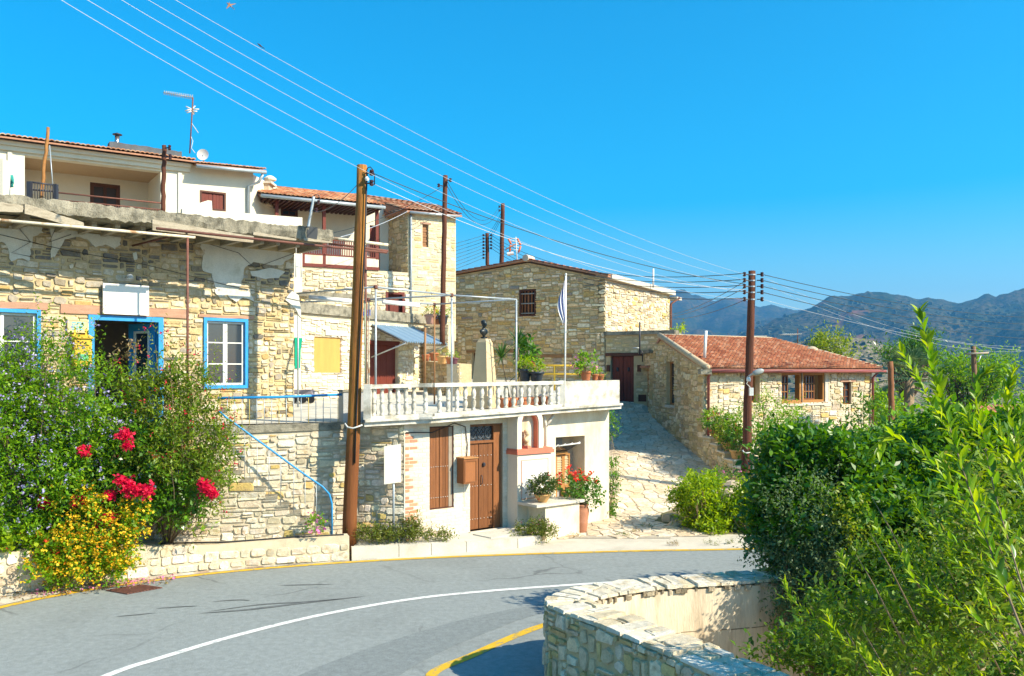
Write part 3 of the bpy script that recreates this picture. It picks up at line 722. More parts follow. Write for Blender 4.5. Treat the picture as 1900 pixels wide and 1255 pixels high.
# ---- pale concrete apron and flagstone alley
def az(y): return float(np.interp(y, [19, 24.0, 25, 27.5, 30, 33, 36, 38, 42], [.012, .02, .10, .60, 1.08, 1.62, 2.25, 2.86, 2.95]))
ei = [p for p in edge if G(700, 1034).x < p.x < 9.0]
V = []
for p in ei:
    k = max(0, (p.x - 3.5) * .18)
    V += [(p.x, p.y - .05, .004), (p.x, p.y + 1.0 - k * .6, .012), (p.x + .1, p.y + 4.6, .008)]
n = len(ei)
emit("concrete_apron", V, [(3 * i + a, 3 * i + 3 + a, 3 * i + 4 + a, 3 * i + 1 + a) for i in range(n - 1) for a in range(2)], surf("apron_concrete", (.55, .49, .39), .95, .12, 1.4, 60, .3, stain=(.42, .37, .28), stain_scale=.9, stain_amt=(.5, .7)), kind='structure')
ALP = [(1.15, 21.65), (2.8, 21.7), (4.5, 22.0), (5.6, 22.6), (5.4, 24.2), (6.1, 25.6), (7.05, 26.6), (6.98, 27.5), (6.66, 30), (5.78, 37.2), (5.75, 39), (3.9, 40.2), (3.35, 30), (2.78, 24.35), (1.5, 23.3), (.9, 22.6)]
def inpoly(x, y, P_=ALP):
    c = False; n = len(P_)
    for i in range(n):
        (x0, y0), (x1, y1) = P_[i], P_[(i + 1) % n]
        if (y0 > y) != (y1 > y) and x < (x1 - x0) * (y - y0) / (y1 - y0) + x0: c = not c
    return c
V = []; idx = {}; Fc = []
gx = np.arange(.5, 7.6, .25); gy = np.arange(21.4, 41.1, .25)
for j, y in enumerate(gy):
    for i, x in enumerate(gx): idx[i, j] = len(V); V.append((x, y, az(y) + .008))
for j in range(len(gy) - 1):
    for i in range(len(gx) - 1):
        if any(inpoly(gx[i + a], gy[j + b]) for a in (0, 1) for b in (0, 1)): Fc.append((idx[i, j], idx[i + 1, j], idx[i + 1, j + 1], idx[i, j + 1]))
used = sorted({i for f in Fc for i in f}); rm = {o: k for k, o in enumerate(used)}
alley = emit("alley", [V[i] for i in used], [tuple(rm[i] for i in f) for f in Fc], surf("alley_joint", (.42, .36, .27), .95, .2, 4, 60, .4), kind='structure')
R = random.Random(4); seeds = {}
cs = .38
for j in range(-1, int(21 / cs) + 2):
    for i in range(-1, int(8 / cs) + 2):
        seeds[i, j] = (.3 + (i + .5 + R.uniform(-.42, .42)) * cs, 21.2 + (j + .5 + R.uniform(-.42, .42)) * cs)
pieces = []
for (i, j), s in seeds.items():
    if not inpoly(*s): continue
    poly = [(s[0] - cs * 1.4, s[1] - cs * 1.4), (s[0] + cs * 1.4, s[1] - cs * 1.4), (s[0] + cs * 1.4, s[1] + cs * 1.4), (s[0] - cs * 1.4, s[1] + cs * 1.4)]
    for a in range(-2, 3):
        for b in range(-2, 3):
            o = seeds.get((i + a, j + b))
            if not o or o == s: continue
            mx, my = (s[0] + o[0]) / 2, (s[1] + o[1]) / 2; dx, dy = o[0] - s[0], o[1] - s[1]; L_ = math.hypot(dx, dy); off = .017
            def sd(p): return ((p[0] - mx) * dx + (p[1] - my) * dy) / L_ + off
            np_ = []
            for k in range(len(poly)):
                p, q = poly[k], poly[(k + 1) % len(poly)]; a_, b_ = sd(p), sd(q)
                if a_ <= 0: np_.append(p)
                if a_ * b_ < 0: t = a_ / (a_ - b_); np_.append((p[0] + (q[0] - p[0]) * t, p[1] + (q[1] - p[1]) * t))
            poly = np_
            if len(poly) < 3: break
        if len(poly) < 3: break
    if len(poly) < 3: continue
    cx_ = sum(p[0] for p in poly) / len(poly); cy_ = sum(p[1] for p in poly) / len(poly); h = R.uniform(.022, .036)
    n = len(poly); V = [(x, y, az(y) + .002) for x, y in poly] + [(cx_ + (x - cx_) * .95, cy_ + (y - cy_) * .95, az(y) + h + R.uniform(-.004, .004)) for x, y in poly]
    c = R.choice([(.64, .53, .38), (.68, .58, .43), (.58, .47, .34), (.70, .61, .47), (.64, .49, .33)]); q = R.uniform(.9, 1.1)
    pieces.append((alley, V, [(k, (k + 1) % n, n + (k + 1) % n, n + k) for k in range(n)] + [tuple(range(n, 2 * n))], tuple(x * q for x in c), 1 / cy_ ** 3))
spread_pieces(pieces, alley, 'paving_stone', STONE, 'small_paving_stone')

# ---- far hills
def hill_mat(name, soil, green, shrub, sc, red=None):
    m, nt, ns, ls, bs = _m(name); geo = ns.new("ShaderNodeNewGeometry"); pos = geo.outputs['Position']
    n1 = N(ns, "ShaderNodeTexNoise", Scale=.006 * sc, Detail=8.0, Roughness=.65); ls.new(pos, n1.inputs['Vector'])
    n2 = N(ns, "ShaderNodeTexNoise", Scale=.08 * sc, Detail=6.0, Roughness=.7); ls.new(pos, n2.inputs['Vector'])
    f = maprange(ns, ls, n1.outputs[0], .38, .62, 0, 1); c = mixcol(ns, ls, f, green, soil)
    g = maprange(ns, ls, n2.outputs[0], .42, .58, 0, 1); c = mixcol(ns, ls, g, shrub, c)
    if red:
        n3 = N(ns, "ShaderNodeTexNoise", Scale=.0045 * sc, Detail=5.0); mp = ns.new("ShaderNodeMapping"); mp.inputs['Location'].default_value = (310, 90, 40); ls.new(pos, mp.inputs[0]); ls.new(mp.outputs[0], n3.inputs['Vector'])
        c = mixcol(ns, ls, maprange(ns, ls, n3.outputs[0], .62, .68, 0, .8), c, red)
    ls.new(c, bs.inputs['Base Color']); bs.inputs['Roughness'].default_value = 1; bs.inputs['Specular IOR Level'].default_value = 0
    return m
def hill(name, crest, Yc, Y0, zf, mat, amp, seed, rows=46, step=7, label=None):
    pxs = np.arange(crest[0][0], crest[-1][0] + 1, step); cy = np.interp(pxs, [c[0] for c in crest], [c[1] for c in crest])
    V = []; nr = rows + 8
    for px, y in zip(pxs, cy):
        for j in range(nr):
            t = j / (rows - 1); Y = Y0 + (Yc - Y0) * t; X = (px - CX) / F * Yc * (.35 + .65 * min(1.4, Y / Yc)) if False else (px - CX) / F * Y
            zc = H - (y - HY) / F * Yc
            p3 = Vector((X * .0016 + seed, Y * .0011, seed * 1.7))
            rg = mnoise.ridged_multi_fractal(p3, 1.0, 2.1, 6, 1.0, 2.0) * .5 - .6
            nzv = mnoise.fractal(Vector((X * .012, Y * .012, seed)), 1.0, 2.0, 4) 
            if t <= 1:
                z = zf + (zc - zf) * (t ** 1.25) + amp * rg * math.sin(math.pi * min(1, t)) ** .8 + nzv * amp * .10
            else: z = zc - (t - 1) * 4 * (zc - zf) * .5
            V.append((X, Y, z))
    Fc = [(i * nr + j, (i + 1) * nr + j, (i + 1) * nr + j + 1, i * nr + j + 1) for i in range(len(pxs) - 1) for j in range(nr - 1)]
    return emit(name, V, Fc, mat, kind='structure', smooth=True), V, nr
crA = [(-900, 640), (200, 600), (700, 560), (1100, 548), (1200, 540), (1241, 538), (1266, 541), (1295, 554), (1320, 557), (1356, 554), (1381, 559), (1410, 564), (1435, 563), (1463, 568), (1488, 575), (1530, 590), (1600, 600), (2000, 620), (2900, 640)]
crB = [(1330, 640), (1400, 612), (1450, 590), (1488, 574), (1506, 566), (1542, 550), (1570, 549), (1596, 544), (1632, 544), (1653, 542), (1682, 545), (1703, 552), (1721, 550), (1768, 561), (1793, 554), (1821, 548), (1850, 548), (1879, 541), (1900, 536), (2000, 520), (2200, 530), (2800, 560)]
crC = [(1150, 668), (1300, 655), (1400, 645), (1480, 634), (1560, 622), (1610, 626), (1680, 650), (1760, 690), (1900, 720), (2100, 730)]
HM_A = hill_mat("far_hill_scrub", (.10, .075, .035), (.035, .05, .02), (.016, .028, .012), 1, (.26, .10, .05))
HM_B = hill_mat("hill_scrub", (.12, .09, .045), (.035, .052, .02), (.013, .026, .010), 1.4, (.25, .10, .05))
HM_C = hill_mat("dry_slope", (.32, .25, .17), (.19, .15, .085), (.06, .065, .03), 3)
hill("far_hill", crA, 3300, 1500, -50, HM_A, 220, 3.1)
hB, VB, nrB = hill("hill", crB, 2100, 850, -50, HM_B, 170, 7.7)
hC, VC, nrC = hill("dry_slope", crC, 800, 330, -48, HM_C, 22, 1.9)
rs = np.random.RandomState(5); mb = MB()
def shrub_dots(VV, n, s0, s1, tmin, tmax, nr, rows=46):
    VVa = np.array(VV)
    k = rs.randint(0, len(VVa), n * 3); k = k[((k % nr) > tmin * rows) & ((k % nr) < tmax * rows)][:n]
    oc = np.array([(1, 0, 0), (0, 1, 0), (-1, 0, 0), (0, -1, 0), (0, 0, 1), (.7, .7, .6), (-.7, .7, .5), (0, -.7, .7)])
    for i in k:
        c = VVa[i] + rs.normal(size=3) * np.array([s1 * 4, s1 * 4, 0]); s = s0 + (s1 - s0) * rs.random() ** 2
        v = oc * s * (.7 + .6 * rs.random((8, 1))) * np.array([1, 1, .75]) + c
        mb.add(v, [(0, 5, 4), (5, 1, 4), (1, 6, 4), (6, 2, 4), (2, 3, 4), (2, 7, 4), (7, 3, 4), (3, 0, 4), (0, 1, 5), (1, 2, 6)])
shrub_dots(VC, 2600, 1.0, 4.2, 0, 1.0, nrC); shrub_dots(VB, 5200, 2.5, 8, .05, .82, nrB)
emit("hillside_scrub", mb.V, mb.F, surf("scrub", (.05, .065, .03), 1, .4, .3, 2, 0), kind='stuff')

# ---- haze over the valley: one closed box round everything
hz = bpy.data.materials.new("haze"); hz.use_nodes = True; ns = hz.node_tree.nodes; ns.remove(ns["Principled BSDF"])
pv = ns.new("ShaderNodeVolumePrincipled"); pv.inputs['Color'].default_value = (.14, .53, 1.0, 1); pv.inputs['Density'].default_value = HAZE_D = .00022; pv.inputs['Anisotropy'].default_value = .3
hz.node_tree.links.new(pv.outputs[0], ns["Material Output"].inputs['Volume'])
mb = MB(); mb.box(-4600, 4600, -600, 4700, -66, 460)
emit("haze", mb.V, mb.F, hz, kind='stuff', recalc=True)
# ================================================================== BUILDINGS AND WALLS
def traced(w, pts, d=0.0): return [w.uv(px, py, d) for px, py in pts]
def plate(name, w, uvs, d0, d1, mat, parent, **kw):
    """flat irregular sheet lying on a wall, with thickness"""
    n = len(uvs); V = [w.m(u, z, d1) for u, z in uvs] + [w.m(u, z, d0) for u, z in uvs]
    return emit(name, V, [tuple(range(n))] + [tuple(reversed(range(n, 2 * n)))] + [(i, n + i, n + (i + 1) % n, (i + 1) % n) for i in range(n)], mat, parent, recalc=True, **kw)
def jag(pts, n, amp, seed):
    R = random.Random(seed); out = []
    for a, b in zip(pts, pts[1:]):
        for k in range(n): t = k / n; out.append((a[0] + (b[0] - a[0]) * t + R.uniform(-amp, amp), a[1] + (b[1] - a[1]) * t + R.uniform(-amp, amp)))
    out.append(pts[-1]); return out

# ---------------------------------------------------------------- the old stone house with blue frames
LA, LB = Vector((-10.38, 17.45)), Vector((-5.53, 21.886))
LD = (LB - LA).normalized(); L0 = LA - LD * 3.2
LH = Building("stone_house", "old rubble stone house with blue window frames and flaking plaster under a flat earth roof", "house", (L0.x, L0.y, 2.6))
W = Wall([L0, LB])
r_win1 = W.rect(-75, 566, 75, 740); r_door = W.rect(163, 583, 302, 800); r_win2 = W.rect(377, 590, 459, 722)
r_door = (r_door[0], r_door[1], 3.0, W.uv(163, 584)[1]); r_win2 = (r_win2[0], r_win2[1], W.uv(418, 721)[1], W.uv(418, 591)[1]); r_win1 = (r_win1[0], r_win1[1], W.uv(60, 745)[1], W.uv(60, 575)[1])
ops = [r_win1, r_door, r_win2]
wo = LH.wall(W, 2.55, 7.38, ops, .42, MORTAR_TAN)
LIN = [(W.uv(-100, 560)[0], W.uv(88, 560)[0], r_win1[3] + .005, r_win1[3] + .14), (W.uv(112, 565)[0], W.uv(347, 580)[0], r_door[3] + .005, r_door[3] + .20), (W.uv(368, 585)[0], W.uv(470, 590)[0], r_win2[3] + .005, r_win2[3] + .07)]
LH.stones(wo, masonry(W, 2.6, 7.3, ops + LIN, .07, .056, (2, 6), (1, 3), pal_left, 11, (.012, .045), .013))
for l in LIN:
    uv = jag([(l[0], l[2]), (l[1], l[2]), (l[1], l[3]), (l[0], l[3])], 4, .012, 3); plate("lintel", W, uv, -.02, .035, LINTEL, LH.root)
for k, (poly, am) in enumerate((
    ([(-60, 418), (8, 426), (75, 420), (78, 432), (62, 440), (60, 452), (55, 470), (54, 486), (40, 480), (18, 486), (15, 465), (8, 452), (-10, 450), (-60, 470)], .02),
    ([(92, 424), (140, 430), (222, 440), (221, 455), (212, 462), (196, 456), (176, 458), (164, 450), (160, 444), (140, 440), (120, 444), (110, 462), (100, 478), (94, 478), (94, 450)], .02),
    ([(372, 444), (420, 445), (480, 450), (546, 462), (540, 478), (528, 486), (520, 494), (470, 488), (452, 496), (450, 512), (446, 530), (436, 546), (405, 542), (398, 534), (390, 508), (374, 504), (372, 490), (378, 470), (371, 460)], .02),
    ([(462, 505), (500, 497), (528, 504), (515, 516), (490, 518), (466, 512)], .012),
    ([(396, 538), (430, 538), (462, 545), (470, 560), (448, 552), (436, 562), (420, 548), (404, 552)], .015),
    ([(245, 470), (252, 468), (254, 482), (247, 483)], .008), ([(540, 540), (552, 548), (556, 575), (556, 590), (545, 572), (528, 556)], .01))):
    uv = [(u, z) for u, z in traced(W, poly)]
    plate("plaster_patch", W, jag(uv + uv[:1], 3, am, 20 + k)[:-1], .0, .055 if k else .05, PLASTER, LH.root)
# small pale chunks of remaining plaster, cables
R = random.Random(8)
for k, pts in enumerate(([(-20, 432), (120, 465), (260, 490), (420, 530), (560, 560)], [(30, 420), (55, 450), (20, 470), (60, 478)], [(100, 428), (90, 450), (130, 436)], [(380, 452), (440, 470), (470, 498), (545, 470)])):
    pipe("cable", [W.m(*W.uv(*p), .07) for p in pts], .006, BLACK, LH.root, 5)
# windows and door
def blue_window(r, label=None):
    u0, u1, z0, z1 = r; mb = MB(); W.ring(mb, u0, u1, z0, z1, .075, -.10, .05); f = mb.build("window", BLUE, LH.root)
    a0, a1, b0, b1 = u0 + .08, u1 - .08, z0 + .08, z1 - .08; um = (a0 + a1) / 2
    for s0, s1 in ((a0, um - .004), (um + .004, a1)):
        mb = MB(); W.ring(mb, s0, s1, b0, b1, .05, -.075, -.03); mb.build("sash", SASH, f)
        g = MB(); W.box(g, s0 + .045, s1 - .045, b0 + .045, b1 - .045, -.058, -.052); g.build("pane", GLASS, f)
        for k in (1, 2):
            z = b0 + (b1 - b0) * k / 3; g = MB(); W.box(g, s0 + .05, s1 - .05, z - .014, z + .014, -.065, -.036); g.build("glazing_bar", SASH, f)
    return f
blue_window(r_win1); blue_window(r_win2)
u0, u1, z0, z1 = r_door; mb = MB()
V = []; o = [(u0, z0), (u0, z1), (u1, z1), (u1, z0)]; i_ = [(u0 + .12, z0), (u0 + .12, z1 - .11), (u1 - .11, z1 - .11), (u1 - .11, z0)]
V = [W.m(a, b, .05) for a, b in o] + [W.m(a, b, .05) for a, b in i_] + [W.m(a, b, -.14) for a, b in o] + [W.m(a, b, -.14) for a, b in i_]
Fc = []
for k in range(3): Fc += [(k, k + 1, 5 + k, 4 + k), (9 + k, 8 + k, 12 + k, 13 + k), (k + 1, k, 8 + k, 9 + k), (4 + k, 5 + k, 13 + k, 12 + k)]
Fc += [(0, 4, 12, 8), (7, 3, 11, 15)]
emit("door_frame", V, Fc, BLUE, LH.root, recalc=True)
# the door leaf, swung into the room on its right jamb
hinge = W.m(u1 - .12, z0, -.15); n2 = W.nv[0]; dv_ = Vector((-n2.x, -n2.y)) * .95 + Vector((-LD.x, -LD.y)) * .42
DW = Wall([hinge.xy + dv_.normalized() * .82, hinge.xy])
mb = MB(); DW.ring(mb, 0, DW.L, z0 + .02, z1 - .13, .17, -.045, 0); dl = mb.build("door", BLUE, LH.root)
for a, b in ((.17, .82),):
    mb = MB(); DW.ring(mb, .17, DW.L - .17, z0 + .19, z1 - .30, .05, -.04, .012); mb.build("glazing_frame", SASH, dl)
    g = MB(); DW.box(g, .2, DW.L - .2, z0 + .22, z1 - .33, -.025, -.018); g.build("pane", GLASS, dl)
    g = MB(); DW.box(g, .2, DW.L - .2, z0 + 1.0, z0 + 1.06, -.03, .008); g.build("rail", BLUE, dl)
room(W, LH.root, .3, W.L - .4, 2.9, 6.9, 4.2)
# pictures on the back wall of the room
for (a, b, cz, hw, hh) in ((u0 + .62, 0, 5.15, .17, .22), (u0 + .15, 0, 4.5, .3, .22)):
    pf = thing("framed_picture", "small dark framed portrait hung high on the back wall inside the open blue doorway" if cz > 5 else "dark framed picture hung lower left on the wall inside the blue doorway", "picture", W.m(a, cz - hh, -4.18))
    mb = MB(); W.ring(mb, a - hw, a + hw, cz - hh, cz + hh, .03, -4.2, -4.15); mb.build("frame", BLACK, pf)
    mb = MB(); W.box(mb, a - hw + .02, a + hw - .02, cz - hh + .02, cz + hh - .02, -4.19, -4.165); mb.build("print", surf("faded_print", (.16, .15, .14), .7, .5, 6, 20, 0), pf)
# flat earth roof with ragged front edge, rafters, boards
SB = Building("", "", "", (0, 0, 0)) if False else None
def roofpt(px, py, d=1.32): u, z = W.uv(px, py, d); return u, z
ra = W.m(0, 7.33, .45); rb = W.m(W.L + .05, 7.42, .45)
mb = MB(); W.box(mb, -.2, W.L + .1, 7.38, 7.50, -6.5, .98); mb.build("roof", CONC, LH.root)
p0 = W.m(-.3, 7.24, 1.12); p1 = W.m(W.L + .30, 7.38, 1.12)
rough_bar("roof_edge", p0, p1, .5, .28, 260, .045, CONC, LH.root, seed=3, side=Vector((W.nv[0].x, W.nv[0].y, 0)))
mb = MB(); W.box(mb, W.L - .40, W.L - .12, 7.385, 7.675, .80, 1.385); mb.build("roof_patch", plain("tar_sheet", (.03, .035, .04), .7), LH.root)
for px in (48, 128, 172, 215, 262, 300, 345, 392, 440, 482, 512, 548, 590):
    u = W.uv(px, 415, .9)[0]; mb = MB(); zz = 7.22 + .17 * u / W.L; W.box(mb, u - .05, u + .05, zz - .17, zz + .02, -.1, 1.02); mb.build("rafter", WOOD_GREY, LH.root)
mb = MB(); W.box(mb, 0, W.L, 7.2, 7.36, -.02, .10); mb.build("wall_plate", MORTAR_TAN, LH.root)
for k, (a, b, dz0, dz1, wd) in enumerate(((-20, 40, -.02, -.04, .19), (43, 152, .0, -.26, .19), (279, 466, -.05, -.20, .22), (466, 545, -.1, -.16, .07), (560, 612, -.12, -.14, .06))):
    ua, ub = W.uv(a, 390, 1.30)[0], W.uv(b, 400, 1.30)[0]; z0_ = 7.27 + .14 * ua / W.L + dz0; z1_ = 7.27 + .14 * ub / W.L + dz1
    plate("fascia_board", W, jag([(ua, z0_ - wd + .1), (ub, z1_ - wd * .7 + .1), (ub, z1_ + .1), (ua, z0_ + .1)], 5, .008, 40 + k), 1.385, 1.42, WOOD_GREY, LH.root)
# blank sign board, notice board, lamp over the sign
def board(name, label, cat, w, r, d0, d1, mat, fr=None):
    t = thing(name, label, cat, w.m((r[0] + r[1]) / 2, r[2], d0)); mb = MB(); w.box(mb, *r, d0, d1); mb.build("panel", mat, t)
    mb = MB(); w.ring(mb, r[0] - .012, r[1] + .012, r[2] - .012, r[3] + .012, .03, d0 - .012, d1 + .008); mb.build("frame", fr or mat, t)
    return t
ru = W.uv(192, 527, .12); rv = W.uv(275, 585, .12)
bs_ = board("sign_board", "blank white board fixed above the open blue doorway", "sign", W, (ru[0], rv[0], W.uv(230, 583, .12)[1], W.uv(230, 529, .12)[1]), .1, .13, WHITESIGN)
mb = MB(); um = (ru[0] + rv[0]) / 2; mb.path([W.m(um, 6.28, .05), W.m(um, 6.32, .3)], .02); mb.lathe([(.02, -.02), (.06, .0), (.07, .06), (.03, .10)], W.m(um, 6.24, .34), 10); mb.build("lamp", GALV, bs_)
a = W.uv(126, 593, .06); b = W.uv(163, 617, .06)
nb = board("notice_board", "small wooden notice board with blue lines of text beside the blue doorway", "notice board", W, (a[0], b[0], b[1], a[1]), .04, .07, surf("pale_board", (.55, .46, .26), .8, .1), None)
R = random.Random(2); TX = plain("blue_ink", (.12, .38, .48), .7)
for k in range(5):
    zz = a[1] - .05 - k * (a[1] - b[1] - .08) / 5; u = a[0] + .07
    while u < b[0] - .1:
        l = R.uniform(.03, .09); mb = MB(); W.box(mb, u, min(u + l, b[0] - .06), zz - .02, zz, .07, .074); mb.build("text_line", TX, nb); u += l + .02
# yellow post box
pa = W.uv(134, 624, .1); pb_ = W.uv(166, 676, .1); pu0, pu1, pz0, pz1 = pa[0], pb_[0], pb_[1] - .05, pa[1] - .05
pbx = thing("post_box", "bright yellow wall post box with dark emblem and green sticker beside the doorway", "post box", W.m((pu0 + pu1) / 2, pz0, .05))
mb = MB(); W.box(mb, pu0, pu1, pz0, pz1, .05, .27); mb.build("body", YELLOWP, pbx)
mb = MB(); V = [W.m(pu0 - .02, pz1, .05), W.m(pu1 + .02, pz1, .05), W.m(pu1 + .02, pz1, .31), W.m(pu0 - .02, pz1, .31), W.m(pu0 - .02, pz1 + .09, .05), W.m(pu1 + .02, pz1 + .09, .05), W.m(pu1 + .02, pz1 + .03, .31), W.m(pu0 - .02, pz1 + .03, .31)]; mb.hexa(V); mb.build("hood", YELLOWP, pbx)
for u in (pu0 + .06, pu1 - .06):
    mb = MB(); W.box(mb, u - .02, u + .02, pz1 + .08, pz1 + .2, .05, .08); mb.build("hanger", YELLOWP, pbx)
mb = MB(); W.box(mb, pu0 + .05, pu1 - .05, pz1 - .16, pz1 - .145, .27, .274); mb.build("slot", BLACK, pbx)
for k, (x, z) in enumerate(((.06, -.08), (.10, -.11), (.14, -.09), (.18, -.125), (.20, -.10))):
    mb = MB(); W.box(mb, pu0 + x, pu0 + x + .035, pz1 + z, pz1 + z + .03, .27, .2735); mb.build("emblem", BLACK, pbx)
mb = MB(); W.box(mb, pu0 + .07, pu1 - .07, pz0 + .12, pz0 + .26, .27, .273); mb.build("sticker", plain("green_sticker", (.10, .42, .22), .6), pbx)
LH.finish()
# rusty pipe frame in front of the house
pp = thing("pipe_frame", "rusty pipe frame with a thin post and long rails running under the old roof", "pipe frame", W.m(W.uv(348, 440, 1.3)[0], 3.0, 1.3))
pipe("rail", [W.m(*W.uv(-40, 405, 1.5), 1.5), W.m(*W.uv(362, 441, 1.5), 1.5)], .03, RUSTWHITE, pp)
def ray_at(px, py, Y): return P(px, py, Y)
pipe("rail", [W.m(*W.uv(290, 424, 1.55), 1.55), W.m(*W.uv(560, 453, 1.55), 1.55), P(718, 469, 21.6)], .03, RUST, pp)
pipe("rail", [P(600, 440, 21.4), P(720, 455, 21.9)], .038, RUSTWHITE, pp)
pipe("rail", [P(610, 452, 21.6), P(720, 466, 22.2)], .03, RUST, pp)
post_p = W.uv(348, 439, 1.5); pipe("post", [W.m(post_p[0], 2.9, 1.5), W.m(post_p[0], post_p[1], 1.5)], .027, RUST, pp)
pipe("brace", [W.m(*W.uv(250, 455, .2), .05), W.m(*W.uv(352, 430, 1.5), 1.5)], .022, RUST, pp)
pipe("post", [P(679, 712, 22.5), P(678, 466, 22.5)], .035, RUST, pp)

# ---------------------------------------------------------------- retaining wall, stairs and low wall by the road
RW = Wall([XY(-160, 16.9), XY(643, 20.3)])
RB = Building("retaining_wall", "tall pale rubble retaining wall behind the stairs and the yellow pole", "wall", (-5.5, 19.7, 0))
zt = lambda u: 2.83 + .12 * u / RW.L
wo = RB.wall(RW, -.1, zt, (), .35, MORTAR_GREY)
RB.stones(wo, masonry(RW, .25, lambda u: zt(u) - .12, (), .084, .062, (2, 6), (1, 3), PAL_PALE, 21, (.015, .045), .012, u0=RW.uv(330, 800)[0]))
mb = MB(); mb.hexa([RW.m(0, 2.73, .04), RW.m(RW.L, 2.85, .04), RW.m(RW.L, 2.85, -.38), RW.m(0, 2.73, -.38), RW.m(0, 2.90, .04), RW.m(RW.L, 3.01, .04), RW.m(RW.L, 3.01, -.38), RW.m(0, 2.90, -.38)]); mb.build("coping", CONC, RB.root)
RB.finish()
# stone stair running down in front of the retaining wall
SW = Wall([XY(200, 18.3), XY(612, 19.45)])
SB = Building("stone_stair", "narrow stone stair with open side falling to the right below the blue handrail", "stairs", (-5.2, 19, 0))
us0 = SW.uv(424, 870)[0]; us1 = SW.uv(600, 985)[0]; nst = 8
zs0 = SW.uv(424, 868)[1]; zs1 = SW.uv(600, 990)[1]
def ztst(u):
    if u < us0: return min(2.85, zs0 + (us0 - u) * .62)
    k = min(nst - 1, int((u - us0) / (us1 - us0) * nst)); return zs0 + (zs1 - zs0) * (k + .6) / nst
ex = [us0 + (us1 - us0) * k / nst + s * .0005 for k in range(nst + 1) for s in (-1, 1)]
wo = SB.wall(SW, -.1, lambda u: ztst(u), (), .95, MORTAR_GREY, extra=ex)
SB.stones(wo, masonry(SW, .35, lambda u: ztst(u) - .02, (), .086, .064, (2, 6), (1, 3), PAL_PALE, 22, (.015, .05), .012, u0=.2))
for k in range(nst):
    a = us0 + (us1 - us0) * k / nst; b = us0 + (us1 - us0) * (k + 1) / nst; z = ztst((a + b) / 2)
    mb = MB(); SW.box(mb, a - .02, b + .02, z - .03, z + .02, -.9, .025); mb.build("step", CONC, SB.root)
SB.finish()
hr = thing("stair_handrail", "blue pipe handrail sloping down beside the stone stair", "handrail", SW.m(us1, .5, -.05))
hp = [(405, 762), (420, 775), (500, 833), (560, 877), (598, 903), (611, 917), (616, 935), (616, 996)]
pipe("rail", [SW.m(*SW.uv(*p, -.05), -.05) for p in hp], .021, BLUE, hr)
for px, yt in ((434, 784), (454, 800), (477, 817), (499, 832), (521, 849), (545, 866), (566, 882), (587, 895)):
    u, z = SW.uv(px, yt, -.05); pipe("baluster", [SW.m(u, ztst(u) + .01, -.05), SW.m(u, z, -.05)], .008, GALV, hr, 6)
tr = thing("terrace_railing", "blue topped railing with thin white bars along the retaining wall", "railing", RW.m(RW.L * .6, 2.9, -.15))
pipe("rail", [RW.m(*RW.uv(405, 739, -.15), -.15), RW.m(*RW.uv(520, 737, -.15), -.15), RW.m(*RW.uv(643, 732, -.15), -.15)], .03, BLUE, tr)
for k in range(17):
    px = 408 + k * 13.7; u = RW.uv(px, 740, -.15)[0]; pipe("bar", [RW.m(u, 2.9, -.15), RW.m(u, RW.uv(px, 738, -.15)[1], -.15)], .009, GALV if k % 4 else plain("yellowed_bar", (.5, .38, .1), .6), tr, 6)
pt = thing("railing_pier", "grey plastered pier ending the blue railing beside the yellow pole", "pier", RW.m(RW.L, 2.9, -.2))
mb = MB(); RW.box(mb, RW.L - .08, RW.L + .5, 2.6, 3.72, -.5, .02); mb.build("shaft", surf("grey_render", (.42, .42, .41), .9, .15, 3, 30, .3), pt)
mb = MB(); RW.box(mb, RW.L - .1, RW.L + .52, 3.721, 3.77, -.52, .04); mb.build("cap", CONC, pt)
# low roadside wall
LW = Wall(catmull([Vector((a, b, 0)) for a, b in WB], 5)) if False else Wall([p.xy for p in catmull([Vector((a, b, 0)) for a, b in WB], 5)])
lwB = Building("low_wall", "low wall of squared cream blocks along the road in front of the stair", "wall", (-6, 18, 0))
zl = lambda u: .98 - (.98 - .55) * min(1, max(0, (u - 1.2) / (LW.L - 4.2)))
gap0 = min(range(500), key=lambda k: abs(toscreen(LW.m(LW.L * k / 500, .5))[0] - 75)) / 500 * LW.L
wo = lwB.wall(LW, -.1, zl, (), .34, MORTAR_PALE)
lwB.stones(wo, masonry(LW, .02, lambda u: zl(u) - .01, (), .105, .175, (2, 4), (1, 1), PAL_PALE, 31, (.015, .035), .007, jit=.12))
lwB.finish()
# soil bed between low wall and stair, with a black hose
V = []; 
for k in range(13):
    u = LW.L * k / 12; z = zl(u) - .06; a = LW.m(u, z, -.2); b = SW.m(min(SW.L, max(0, (a.x - SW.p[0].x) / (SW.p[1].x - SW.p[0].x) * SW.L)), z, .0) if a.x > SW.p[0].x else Vector((a.x - .6, a.y + 2.4, z)); V += [a, b]
emit("planting_bed", V, [(2 * i, 2 * i + 2, 2 * i + 3, 2 * i + 1) for i in range(12)], surf("bed_soil", (.42, .36, .26), .95, .25, 3, 50, .5), kind='structure')
pipe("garden_hose", [LW.m(LW.L - 3.9, zl(LW.L - 3.9) + .03, -.18), LW.m(LW.L - 2.6, zl(LW.L - 2.6) + .02, -.12), LW.m(LW.L - 1.2, zl(LW.L - 1.2) + .015, -.2), LW.m(LW.L - .1, zl(LW.L) + .015, -.14)], .018, BLACK, None, 8, label="thin black hose lying along the top of the low cream wall", cat="hose")

